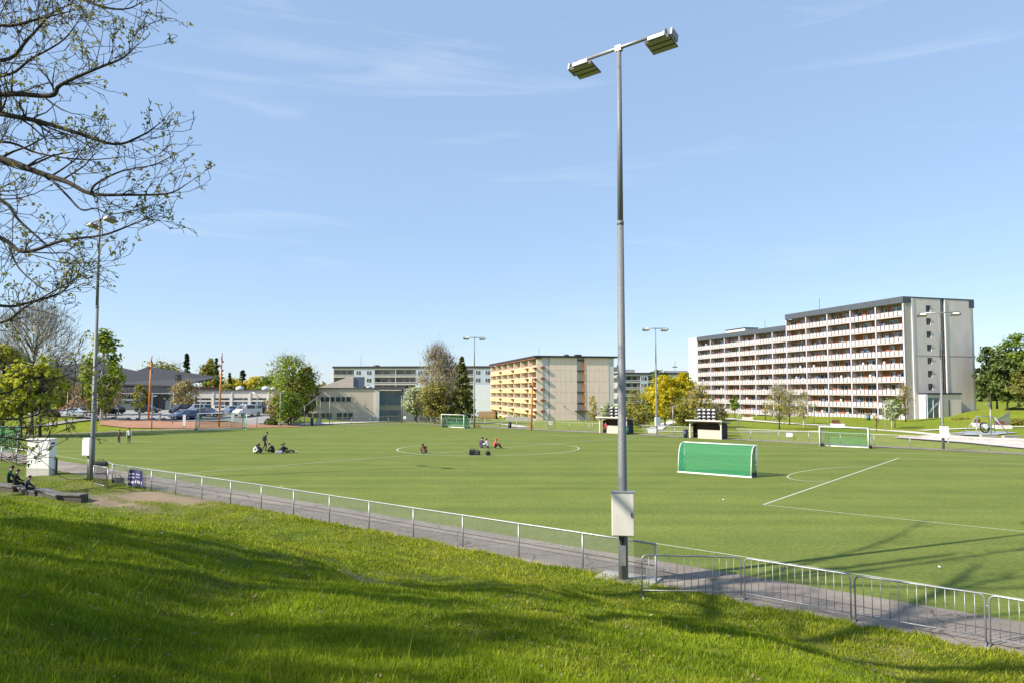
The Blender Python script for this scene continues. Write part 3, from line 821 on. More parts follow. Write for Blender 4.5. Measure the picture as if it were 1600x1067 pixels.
def white_block():
    Y0 = 150.0
    O = at(1416, 655, Y0); O.z = -0.9
    ax = Vector((-0.298, 1, 0)).normalized()           # along the facade, away
    t = thing('apartment_block', 'long white nine storey apartment block with orange balcony walls and grey roof band', 'apartment block', O, angz(ax))
    # local: x along facade away, y = outward to the left (sun side), -y into the depth of the house
    FH = 2.80; ND = 1.75; W = 19.3
    widths = [7.6] * 5 + [5.9] + [7.6] * 5
    xs = [0.0]
    for w in widths: xs.append(xs[-1] + w)
    XR, XL = xs[5], xs[11]
    H9, H8 = 9 * FH + 1.35, 8 * FH + 1.35
    # massive bodies behind the balconies
    MB().box(0.35, XR, -W, -ND, -1.5, H9 - 0.1).build('wall', WHITEW, t)
    MB().box(XR + .003, XL, -W, -ND, -1.5, H8 - 0.1).build('wall', WHITEW, t)
    # roof bands
    mb = MB().box(-0.25, XR + 0.15, -0.35, 0.22, H9 - 1.35, H9)
    x = 0.0
    while x < XR: mb.box(x, x + 0.05, 0.22, 0.26, H9 - 1.33, H9 - 0.02); x += 0.9
    mb.box(-0.25, XR + 0.15, -W - 0.2, -0.35, H9 - 0.25, H9)
    mb.box(-0.28, 0.30, -1.7, -0.35, H9 - 1.35, H9 - 0.25); mb.box(-0.28, 0.3, -W - 0.2, -W + 1.3, H9 - 1.9, H9 - 0.25)
    mb.build('roof', ROOFG, t)
    mb = MB().box(XR + 0.16, XL + 0.1, -0.35, 0.22, H8 - 1.35, H8)
    x = XR + 0.4
    while x < XL: mb.box(x, x + 0.05, 0.22, 0.26, H8 - 1.33, H8 - 0.02); x += 0.9
    mb.box(XR + 0.16, XL + 0.1, -W - 0.2, -0.35, H8 - 0.25, H8)
    rf = mb.build('roof', ROOFG, t)
    mb = MB().box(64, 74, -10, -5.5, H8, H8 + 1.6); mb.build('stair_head', WHITEW, rf)
    MB().box(63.8, 74.2, -10.2, -5.3, H8 + 1.603, H8 + 1.8).build('stair_head_roof', ROOFB, rf)
    mb = MB(); mb.tube([(30, -4, H9), (30, -4, H9 + 3.4)], 0.05, 5); mb.build('aerial', DARK, t); MB().tube([(55, -6, H8), (55, -6, H8 + 3.0)], 0.05, 5).build('aerial', DARK, t)
    # the far gable standing proud of the balconies
    MB().box(XL + .12, XL + 5.2, -W, 0.15, -1.5, H8 - 0.05).build('gable_wall', WHITEW, t)
    # partitions: one fin per bay line
    for i, x in enumerate(xs):
        top = (H9 if i <= 5 else H8) - 1.36
        w = 0.11
        mb = MB(); mb.box(x - w, x + w, -ND + .003, -0.10, -1.2, top)
        fin = mb.build('partition_wall', PARTW, t)
        MB().box(x - w - 0.03, x + w + 0.03, -0.097, 0.03, -1.2, top).build('fin_edge', LILAC, fin)
    # balconies: rail of white sheets, slab; the wall behind with its windows
    rails, backs = {}, {}
    for w in (7.6, 5.9):
        n = 6 if w > 7 else 5
        mb = MB(); g = (w - 0.34) / n
        for k in range(n): mb.box(0.17 + k * g + 0.15, 0.17 + (k + 1) * g - 0.15, -0.03, 0.03, 0.12, 1.12)
        rails[w, 0] = mb.mesh('balcony_rail', RAILW)
        mb = MB(); mb.box(0.15, w - 0.15, -0.05, -0.035, 0.2, 1.0); mb.box(0.15, w - 0.15, -0.06, 0.05, 1.125, 1.17)
        rails[w, 1] = mb.mesh('rail_backing', mat('rail_lilac', (0.13, 0.105, 0.14), 0.7))
        mb = MB(); mb.box(0.14, w - 0.14, -ND + .003, 0.02, -0.16, 0.06)
        rails[w, 2] = mb.mesh('balcony_slab', SLABC)
        mb = MB(); mb.box(0.13, w - 0.13, -ND + .003, -ND + 0.06, 0.063, 2.63)
        backs[w] = mb.mesh('cladding', WOODO)
    wm = {}
    for w in (7.6, 5.9):
        for v in range(4):
            y0, y1 = -ND + 0.063, -ND + 0.11
            spots = {0: [(0.7, 2.5), (4.2, 5.4)], 1: [(1.4, 3.9), (5.6, 6.9)], 2: [(0.5, 1.7), (3.0, 5.2), (6.0, 7.0)], 3: [(1.9, 4.6), (5.9, 7.1)]}[v]
            lst = []
            for a, b in spots:
                mb = MB(); fr = MB()
                a *= w / 7.6; b *= w / 7.6
                door = (b - a) > 1.6
                zb = 0.10 if door else 0.95
                mb.box(a, b, y0, y1, zb, 2.25)
                cu = None
                if random.random() < 0.8:
                    c = a + (b - a) * random.choice((0.0, 0.5, 0.35)); cu = MB().box(c + 0.05, c + (b - a) * 0.46, y1 + .002, y1 + 0.02, zb + 0.1, 2.15).mesh('curtain', CURT)
                fr.box(a - 0.06, b + 0.06, y0, y1 + 0.05, 2.253, 2.33)
                for q in (a - 0.063, (a + b) / 2 - 0.03, b + 0.003): fr.box(q, q + 0.06, y0, y1 + 0.05, zb, 2.254)
                lst.append((mb.mesh('window', GLASS), fr.mesh('window_frame', WHITEP), cu))
            wm[w, v] = lst
    clut = [MB().box(0, 0.6, 0, 0.5, 0, 1.0).mesh('balcony_clutter', mat('balcony_things_dark', (0.10, 0.09, 0.09), 0.8)), MB().box(0, 0.5, 0, 0.3, 0.7, 1.7).mesh('balcony_clutter', mat('balcony_things_white', (0.6, 0.6, 0.62), 0.8)),
            MB().box(0, 1.3, 0, 0.12, 0.9, 1.45).mesh('balcony_clutter', mat('balcony_things_red', (0.35, 0.10, 0.07), 0.8)), MB().box(0, 0.9, 0, 0.1, 0.8, 1.6).mesh('balcony_clutter', mat('balcony_things_blue', (0.10, 0.14, 0.28), 0.8))]
    for i, w in enumerate(widths):
        for f in range(9 if i < 5 else 8):
            b = link('balcony', rails[w, 0], t, (xs[i], 0, f * FH))
            link('rail_backing', rails[w, 1], b)
            link('balcony_slab', rails[w, 2], b)
            link('cladding', backs[w], b)
            v = random.randrange(4)
            for ga, gb, gc in wm[w, v]:
                wi = link('window', ga, t, (xs[i], 0, f * FH)); link('window_frame', gb, wi)
                if gc and random.random() < 0.8: link('curtain', gc, wi)
            for _ in range(random.choice((0, 0, 1, 1, 2))):
                link('balcony_clutter', random.choice(clut), b, (random.uniform(0.5, w - 1.4), -random.uniform(0.5, 1.3), 0.06))
    # end wall towards the pitch (plane x = 0), stepping from the balcony zone into the depth
    MB().box(0.0, 0.347, -ND - 0.35, -0.12, -1.5, H9 - 1.36).build('end_pilaster', mat('pilaster_grey', (0.76, 0.69, 0.66), 0.9, 0.05, 1), t)
    MB().box(-0.28, 0.34, -ND - 0.85, -ND - 0.353, -1.5, H9 - 0.3).build('end_edge', mat('edge_pale_pink', (0.72, 0.66, 0.66), 0.8, 0.04, 1), t)
    wy = [-6.0, -7.2]                                  # window column
    slit = (-10.0, -11.1)
    zs = [2 * FH + 1.0 + k * FH for k in range(7)]
    a0, a1 = -ND - 0.853, slit[0]
    mb = MB()
    mb.box(-0.2, 0.34, wy[0], a0, -1.5, H9 - 0.3)
    mb.box(-0.2, 0.34, a1, wy[1], -1.5, H9 - 0.3)
    zprev = -1.5
    for z in zs + [None]:
        zz = (H9 - 0.3) if z is None else z
        mb.box(-0.2, 0.34, wy[1], wy[0], zprev, zz)
        if z is not None: zprev = z + 1.35
    mb.build('end_wall', STUCCO, t)
    for z in zs:
        w = MB().box(0.05, 0.1, wy[1], wy[0], z, z + 1.35).build('window', GLASS, t)
        fr = MB(); fr.box(-0.02, 0.048, wy[1], wy[1] + 0.07, z, z + 1.35); fr.box(-0.02, 0.048, wy[0] - 0.07, wy[0], z, z + 1.35); fr.box(-0.02, 0.048, (wy[0] + wy[1]) / 2 - 0.03, (wy[0] + wy[1]) / 2 + 0.03, z, z + 1.35)
        fr.box(-0.32, 0.04, wy[1] - .05, wy[0] + .05, z + 1.353, z + 1.40); fr.build('window_frame', DARK, w)
    sl = MB().box(0.1, 0.3, slit[1], slit[0], 1.5 * FH, H9 - 0.3).build('stair_window', GLASS, t)
    mb = MB()
    for k in range(1, 8): mb.box(-0.02, 0.097, slit[1], slit[0] - 0.4, k * FH + 2.9, k * FH + 3.3)
    mb.build('stair_window_bar', mat('orange_bar', (0.35, 0.17, 0.08), 0.7), sl)
    MB().box(-0.30, 0.3, slit[1] - 0.32, slit[1] - .003, -1.5, H9 - 0.3).build('end_edge', mat('edge_pale_pink', (1, 1, 1)), t)
    MB().box(-0.2, 0.34, -W + 0.7, slit[1] - 0.323, -1.5, H9 - 0.3).build('end_wall', STUCCO, t)
    MB().box(-0.12, 0.34, -W, -W + 0.697, -1.5, H9 - 1.9).build('end_pilaster', mat('pilaster_grey', (1, 1, 1)), t)
    mb = MB(); mb.box(-0.23, -0.203, a1, a0, 4.98 * FH, 4.98 * FH + 0.10); mb.box(-0.23, -0.203, -W + 0.7, slit[1] - 0.323, 4.98 * FH, 4.98 * FH + 0.10); mb.build('wall_joint', mat('joint_grey', (0.30, 0.28, 0.26), 0.9), t)
    # entrance block on the end wall
    e0, e1 = -3.4, -12.4
    mb = MB(); mb.box(-2.4, -0.203, e1, -7.2, -1.5, 2.05 * FH); mb.box(-2.4, -0.203, -6.99, -6.5, -1.5, 2.05 * FH); en = mb.build('entrance', STUCCO, t)
    MB().box(-2.55, -0.203, e1 - 0.15, e0 + 0.15, 2.05 * FH + .003, 2.05 * FH + 0.3).build('entrance_roof', ROOFB, en)
    mb = MB(); mb.box(-2.2, -2.1, -6.49, e0 + 0.3, 0.6, 2.05 * FH - 0.1); mb.build('entrance_glass', GLASSB, en)
    mb = MB(); mb.box(-2.35, -0.21, e0 + .003, e0 + 0.1, -1.5, 2.05 * FH); mb.box(-2.3, -2.203, -6.49, e0, -1.5, 0.59); mb.box(-2.3, -2.203, -6.49, e0, 2.05 * FH - 0.7, 2.05 * FH)
    mb.box(-2.33, -2.203, -5.0, -4.9, 0.6, 2.05 * FH - .71); mb.hexa([(-2.2 - .09, -6.4, 3.9), (-2.2 - .09, -6.3, 4.3), (-2.205, -6.3, 4.3), (-2.205, -6.4, 3.9), (-2.29, e0 - .1, 1.5), (-2.29, e0 - .1, 1.9), (-2.205, e0 - .1, 1.9), (-2.205, e0 - .1, 1.5)])
    mb.build('entrance_frame', mat('frame_pale', (0.55, 0.56, 0.58), 0.5), en)
    MB().box(-2.65, -2.4, -7.19, -6.99, -1.5, 2.05 * FH).build('entrance_edge', WHITEP, en)
    MB().box(-2.45, -2.403, -9.2, -8.95, 0.6, 4.6).build('entrance_slit', GLASS, en)
    lp = MB().box(-1.3, -0.203, -15.3, -15.2, 3.1, 3.2); lp.tube([(-1.2, -15.25, 3.1), (-1.3, -15.25, 2.9)], 0.12, 6); lp.build('wall_lamp', WHITEP, t)
white_block()

def yellow_block():
    Y0 = 180.0
    O = at(838, 664, Y0); O.z = -3.1
    ax = Vector((-0.222, 1, 0)).normalized()
    t = thing('apartment_block', 'six storey beige apartment block with bright yellow balconies and a black roof edge', 'apartment block', O, angz(ax))
    FH = 2.78; ND = 1.7; W = 21.0; NF = 6; BW = 8.9; NB = 7
    HT = NF * FH + 0.55
    L = BW * NB
    MB().box(0.3, L, -W, -ND, -1, HT).build('wall', WHITEW, t)
    mb = MB(); mb.box(-0.5, L + 0.5, -W - 0.9, 0.5, HT + .003, HT + 0.45); rf = mb.build('roof', ROOFB, t)
    mb = MB(); mb.tube([(1.5, -8.5, HT + .4), (1.5, -8.5, HT + .9)], [1.0, 0.5], 10); mb.box(1, 3, -12.5, -11, HT + .45, HT + .9); mb.tube([(20, -6, HT), (20, -6, HT + 4)], 0.04, 4); mb.build('roof_vent', DARK, rf)
    MB().box(-0.1, L, 0.02, 0.3, HT - 0.3, HT).build('roof_trim', REDP, t)
    # balcony fronts, recess walls, partitions
    mrail = MB().box(0.1, BW - 0.1, -0.05, 0.05, -0.30, 1.02).mesh('balcony_rail', YELB)
    mslab = MB().box(0.1, BW - 0.1, -ND + .003, -0.053, -0.2, 0.0).mesh('balcony_slab', SLABC)
    mback = MB().box(0.1, BW - 0.1, -ND + .003, -ND + 0.05, 0.003, FH - 0.26).mesh('recess_wall', YELW)
    mcap = MB().box(0.1, BW - 0.1, -0.08, 0.08, 1.023, 1.08).mesh('rail_cap', WHITEP)
    ywin = []
    for x0, x1, z0, z1 in ((0.8, 3.2, 0.1, 2.2), (4.9, 6.6, 0.9, 2.1)):
        mf = MB()
        for a in (x0 - .083, (x0 + x1) / 2, x1 + .003): mf.box(a, a + 0.08, -ND + .053, -ND + 0.13, z0, z1)
        mf.box(x0 - .08, x1 + .08, -ND + .053, -ND + .13, z1 - .001, z1 + .07)
        ywin.append((MB().box(x0, x1, -ND + .053, -ND + 0.09, z0, z1).mesh('window', GLASS), mf.mesh('window_frame', WHITEP)))
    mpl = MB()
    pl = [(-1.15, 0.55), (-0.85, 0.05), (0.85, 0.05), (1.15, 0.55)]
    mpl.prism([(x, z) for x, z in pl], 'y', 0.06, 0.62)
    mplant = mpl.mesh('planter', REDBOX)
    for i in range(NB + 1):
        x = i * BW
        MB().box(x - 0.1, x + 0.1, -ND + .003, -0.06, -1, HT - 0.51).build('partition_wall', mat('partition_pale', (0.86, 0.72, 0.56), 0.85, 0.05, 1), t)
        if i in (0, 1, 3, 5, 7): pass
    for i in range(NB):
        mid = MB()
        for f in range(NF):
            z = f * FH
            b = link('balcony', mrail, t, (i * BW, 0, z)); link('balcony_slab', mslab, b); link('recess_wall', mback, b); link('rail_cap', mcap, b)
            for ga, gb in ywin:
                w = link('window', ga, t, (i * BW, 0, z)); link('window_frame', gb, w)
            if i % 2 == 1 or i == 0: link('planter', mplant, t, (i * BW + (0 if i else 0.6), 0, z + 0.25))
    # side strip, panels and stair recess of the end wall
    MB().box(0.0, 0.297, -ND - 1.6, -ND - .003, -1, HT).build('end_strip', mat('pale_blue_strip', (0.60, 0.60, 0.60), 0.85, 0.04, 1), t)
    mb = MB(); mb.box(-0.06, 0.297, -ND - 1.75, -ND - 1.603, -1, HT); mb.build('end_trim', REDP, t)
    for f in range(NF):
        g = MB(); g.box(-0.55, -0.003, -ND - .55, -ND + .6, f * FH + 0.5, f * FH + 0.95)
        g.build('planter', REDBOX, t)
    s0, s1 = -10.9, -12.9
    for (ya, yb) in ((s0, -ND - 1.753), (-W + 1.4, s1)):
        for f in range(NF):
            n = 5
            for k in range(n):
                c0 = ya + (yb - ya) * k / n; c1 = ya + (yb - ya) * (k + 1) / n
                zb = -1.0 if f == 0 else f * FH + 0.02
                MB().box(-0.05 - 0.008 * ((k + f) % 2), 0.297, c0 + 0.012, c1 - 0.012, zb, (f + 1) * FH - 0.02 if f < NF - 1 else HT).build('wall_panel', STUCCOP, t)
    MB().box(0.0, 0.297, -W, -W + 1.397, -1, HT).build('end_strip', mat('pale_blue_strip', (1, 1, 1)), t)
    st = MB().box(1.55, 1.6, s1, s0, -1, HT).build('stair_recess', mat('stair_ochre', (0.42, 0.24, 0.07), 0.8, 0.1, 1), t)
    mb = MB(); mb.box(0.298, 1.55, s1 - 0.05, s1 + .1, -1, HT); mb.box(0.298, 1.55, s0 - 0.1, s0 + .05, -1, HT); mb.build('stair_side', mat('stair_ochre', (1, 1, 1)), st)
    for f in range(1, NF + 1): MB().box(-0.1, 1.55, s1 + .003, s0 - .003, f * FH - 0.28, f * FH + 0.05).build('landing', DARK, st)
    for f in range(NF):
        mb = MB()
        for k in range(7): mb.box(-0.15, -0.08, s1 + .1, s1 + 0.75, f * FH + 0.35 + k * 0.3, f * FH + 0.5 + k * 0.3)
        mb.box(-0.18, -0.153, s1 + .02, s1 + 0.16, f * FH, f * FH + FH); mb.build('stair_grille', ORANGE, st)
    # entrance stair
    mb = MB(); mb.box(-1.6, -0.1, -13.6, -10.2, 3.4, 3.6); mb.build('entrance_canopy', DARK, t)
    for s in (-1, 1):
        mb = MB(); c = -11.9
        mb.hexa([(-2.0, c + s * 0.8, 0.9), (-0.6, c + s * 0.8, 0.9), (-0.6, c + s * 3.4, -1.0), (-2.0, c + s * 3.4, -1.0), (-2.0, c + s * 0.8, 1.3), (-0.6, c + s * 0.8, 1.3), (-0.6, c + s * 3.4, -.6), (-2.0, c + s * 3.4, -.6)]); mb.build('entrance_stair', GALVD, t)
    MB().box(-0.3, -0.11, -12.7, -11.1, 1.0, 3.3).build('door', mat('door_grey', (0.30, 0.32, 0.35), 0.5), t)
    for f in range(NF): MB().box(0.2, 6, -W - 1.2, -W - .003, f * FH - 0.2, f * FH + 1.0).build('side_balcony', mat('side_rail', (0.5, 0.42, 0.36), 0.8), t)
    for f in range(NF): MB().box(-0.3, 0.5, -W - 1.9, -W - 1.0, f * FH + 1.0, f * FH + 1.5).build('planter', REDBOX, t)
    sgn = MB().box(-0.3, -0.06, -7.4, -7.3, 4.6, 4.8); sgn.tube([(-0.1, -7.35, 4.7), (-1.1, -7.35, 4.9)], 0.06, 5); sgn.build('wall_lamp', DARK, t)
yellow_block()

def grey_block(label, pxa, pxb, Y, pyt, pybase, lay, slope=0.0, NF=5):
    a = at(pxa, pyt, Y); b = at(pxb, pyt, Y + slope)
    zt = a.z; ax = Vector((b.x - a.x, b.y - a.y, 0)); L = ax.length
    t = thing('apartment_block', label, 'apartment block', (a.x, a.y, zt), angz(ax))
    # local x to the right, y away, z down from the roof
    FH = 2.8
    MB().box(0, L, 1.5, 13, -NF * FH - 6, -0.3).build('wall', mat('loggia_back', (0.36, 0.34, 0.315), 0.9, 0.12, 0.6), t)
    rf = MB().box(-0.3, L + 0.3, -0.4, 13.3, -0.297, 0.35).build('roof', ROOFB, t)
    v = MB()
    for x in np.arange(15, L, 31): v.tube([(x, 5, 0.35), (x, 5, 0.8), (x, 5, 1.0)], [1.5, 1.2, 0.3], 8)
    v.build('roof_vent', DARK, rf)
    MB().box(0, L, -0.1, 1.49, -0.9, -0.3).build('fascia', mat('fascia_pale', (0.55, 0.55, 0.54), 0.8), t)
    railm = {}; x = 0.0; k = 0
    while x < L - 0.5:
        kind, w = lay[k % len(lay)]; k += 1
        w = min(w, L - x)
        if kind == 'L':
            MB().box(x, x + 0.18, 0.0, 1.5, -NF * FH - 6, -0.9).build('partition_wall', mat('fascia_pale', (1, 1, 1)), t)
            for f in range(NF):
                z = -0.9 - f * FH
                b_ = MB().box(x + 0.18, x + w, 0.02, 0.12, z - FH, z - FH + 1.0).build('balcony', SLABG, t)
                MB().box(x + 0.18, x + w, -0.05, 0.019, z - FH + 0.55, z - FH + 0.72).build('rail_band', DARK, b_)
                MB().box(x + 0.18, x + w, 0.121, 1.49, z - FH - 0.15, z - FH + 0.05).build('balcony_slab', SLABC, b_)
                q = x + 0.7
                while q < x + w - 1.6:
                    ww = random.uniform(1.1, 1.9); MB().box(q, q + ww, 1.44, 1.497, z - FH + 0.9, z - 0.35).build('window', GLASS, t); q += ww + random.uniform(0.5, 1.6)
        else:
            for f in range(NF):
                z = -0.9 - f * FH
                m = BLUEW if f < 2 else mat('pale_white_panel', (0.58, 0.61, 0.63), 0.8, 0.04, 0.7)
                MB().box(x + 0.006, x + w - 0.006, -0.02, 1.49, z - FH + (0.006 if f < NF - 1 else -6), z).build('wall_panel', m, t)
                if f < 2:
                    for q in (x + 0.9, x + w - 2.7):
                        if q + 1.7 > x + w: continue
                        wn_ = MB().box(q, q + 1.7, -0.05, -0.023, z - 1.9, z - 0.5).build('window', GLASS, t)
                        MB().box(q - 0.08, q + 0.82, -0.09, -0.052, z - 1.95, z - 1.85).box(q + 0.82, q + 0.92, -0.09, -0.052, z - 1.9, z - 0.5).box(q - .08, q - .003, -0.09, -0.03, z - 1.84, z - 0.45).build('window_frame', WHITEP, wn_)
        x += w
    return t
t = grey_block('long grey apartment block with dark flat roof rising behind the school', 521, 770, 262, 573.5, 640, [('L', 7.8), ('P', 7.6), ('L', 8.0), ('L', 7.6), ('P', 5.6), ('L', 8.0)], -4)
MB().box(-1.6, -0.01, 2.5, 12, -20, -2.2).build('stair_tower', mat('fascia_pale', (1, 1, 1)), t)
MB().tube([(9, 5, 0.3), (9, 5, 5.0)], 0.05, 4).build('aerial', DARK, t)
t = grey_block('grey apartment block half hidden by the yellow flowering tree', 968, 1100, 285, 583, 650, [('L', 8.5), ('P', 3.0), ('L', 7.5), ('P', 4.0)], 2)
MB().box(1, 7, 3, 8, .35, 1.7).box(19, 29, 3, 8, .35, 1.2).build('roof_plant', mat('plant_grey', (0.35, 0.35, 0.36), 0.7), t)
MB().tube([(24, 4, 1), (24, 4, 5.2)], 0.06, 4).box(23, 25, 3.9, 4.1, 2.6, 3.0).build('aerial', DARK, t)

# --- beige school with the two storey wing
SCH = mat('school_siding', (0.70, 0.585, 0.47), 0.9, 0.08, 1.2, 0, 0.1, 10, stretch=(0.3, 0.3, 3))
def school():
    Y = 140.0
    a = at(462, 660, Y); b = at(586, 660.5, Y + 3)
    ax = Vector((b.x - a.x, b.y - a.y, 0)); L = ax.length
    z0 = -0.9
    t = thing('school_building', 'two storey beige school wing with tree shadows across its boarded wall', 'school', (a.x, a.y, z0), angz(ax))
    Hh = 6.9
    # boards with the window rows left open
    rows = [(0.9, 2.05), (4.35, 5.25)]
    wins = {0: [(0.4, 1.6), (2.2, 3.2), (3.4, 4.4), (4.9, 5.7), (5.9, 6.9), (7.9, 8.9), (9.2, 9.9), (10.1, 11.0)], 1: [(4.6, 5.4), (5.6, 6.5), (6.7, 7.4), (7.7, 8.6), (8.8, 9.5), (9.7, 10.6)]}
    mb = MB()
    for z in np.arange(-0.6, Hh, 0.3): mb.box(0, L, -0.025 if int(z * 10) % 2 else -0.012, 0.3, z + 0.008, z + 0.292)
    mb.build('wall', SCH, t)
    MB().box(0, L, 0.301, 12, -0.6, Hh).build('wall', SCH, t)
    rf = MB().box(-0.2, L + 0.2, -0.2, 12.2, Hh + .003, Hh + 0.22).build('roof', mat('roof_dark_grey', (0.10, 0.10, 0.105), 0.7), t)
    v = MB()
    for x in (7.5, 11.3, 14.0): v.tube([(x, 4, Hh + .2), (x, 4, Hh + .5), (x, 4, Hh + .85)], [0.9, 0.8, 0.15], 10)
    v.build('roof_dome', WHITEP, rf)
    for r, (za, zb) in enumerate(rows):
        for q0, q1 in wins[r]:
            w = MB().box(q0, q1, -0.06, -0.028, za, zb).build('window', GLASS, t)
            MB().box(q0 - 0.09, q0 - .003, -0.1, -0.026, za - .08, zb + .08).box(q1 + .003, q1 + 0.09, -0.1, -0.026, za - .08, zb + .08).box(q0, q1, -0.1, -0.061, za - 0.08, za).box(q0, q1, -.1, -.061, zb, zb + .08).build('window_frame', WHITEW, w)
    # roof light wedge
    mb = MB(); mb.prism([(4.0, Hh + .2), (11.0, Hh + .2), (11.0, Hh + 2.4), (9.8, Hh + 2.4)], 'y', 3.0, 9.0); mb.build('roof_wedge', SCH, t)
    MB().box(11.003, 13.2, 3.2, 8.8, Hh + .2, Hh + 2.45).build('roof_light', mat('glazing_grey', (0.13, 0.16, 0.2), 0.3), t)
    # glazed corner bay, right of the boards
    c = MB(); c.box(L + .003, L + 0.8, -0.3, 10, -0.6, Hh - 0.2); c.build('corner_pier', mat('pier_white', (0.68, 0.68, 0.68), 0.7), t)
    for k in range(4):
        MB().box(L + 0.85 + k * 1.15, L + 1.9 + k * 1.15, 0.6, 0.7, -0.6, 2.5).build('pane', GLASSB, t); MB().box(L + 0.85 + k * 1.15, L + 1.9 + k * 1.15, 0.6, 0.7, 3.6, Hh - 0.8).build('pane', GLASSB, t)
    MB().box(L + 0.82, L + 5.6, 0.71, 9, -0.6, Hh - 0.4).build('bay_wall', mat('bay_tan', (0.34, 0.30, 0.24), 0.8), t)
    MB().box(L - 0.1, L + 6.0, -0.4, 9, Hh - 0.19, Hh + 0.5).build('bay_roof', mat('roof_dark_grey', (1, 1, 1)), t)
    mb = MB(); mb.prism([(L + 5.61, -0.6), (L + 9.5, -0.6), (L + 9.5, Hh - 1.0), (L + 5.61, Hh + 0.2)], 'y', -0.6, 8); mb.build('side_wing', mat('wing_grey', (0.22, 0.225, 0.24), 0.85), t)
school()

def low_school():
    Y = 148.0
    a = at(294, 641, Y); b = at(446, 641, Y + 2)
    ax = Vector((b.x - a.x, b.y - a.y, 0)); L = ax.length
    t = thing('school_building', 'single storey pale school pavilion behind the parked cars', 'school', (a.x, a.y, 1.0), angz(ax))
    Hh = 4.6
    MB().box(0, L, 0, 14, -1, Hh).build('wall', mat('pavilion_pale', (0.68, 0.63, 0.57), 0.9, 0.06, 1), t)
    rf = MB().box(-0.2, L + .2, -0.25, 14, Hh + .003, Hh + 0.2).build('roof', mat('roof_dark_grey', (1, 1, 1)), t)
    mb = MB()
    for x in (9, 14.5, 16.2): mb.tube([(x, 5, Hh + .2), (x, 5, Hh + .8), (x, 5, Hh + 1.0)], [0.9, 0.8, 0.1], 8)
    mb.build('roof_dome', WHITEP, rf)
    MB().box(-1.4, -.003, 0.8, 6, -1, 3.2).build('annex', WHITEW, t)
    x = 1.6; k = 0
    while x < L - 3:
        for q in (0.0, 1.0, 2.05):
            if random.random() < 0.9:
                w = MB().box(x + q, x + q + 0.82, -0.05, -.003, 1.3, 2.35).build('window', GLASSB if random.random() < 0.3 else GLASS, t)
                MB().box(x + q - .06, x + q + .88, -.09, -.052, 1.22, 1.297).box(x + q - .06, x + q + .88, -.09, -.052, 2.353, 2.45).build('window_frame', WHITEP, w)
        MB().box(x, x + 2.9, -0.04, -.003, 2.7, 3.05).build('vent_window', GLASS, t)
        MB().box(x - 0.42, x - 0.22, -0.12, -.003, -1, Hh - .02).build('pilaster', mat('pavilion_trim', (0.72, 0.68, 0.62), 0.8), t)
        x += 3.75
    lp = MB(); lp.tube([(13.0, -0.1, 4.3), (14.0, -1.2, 3.9)], 0.09, 6); lp.build('wall_lamp', WHITEP, t)
low_school()

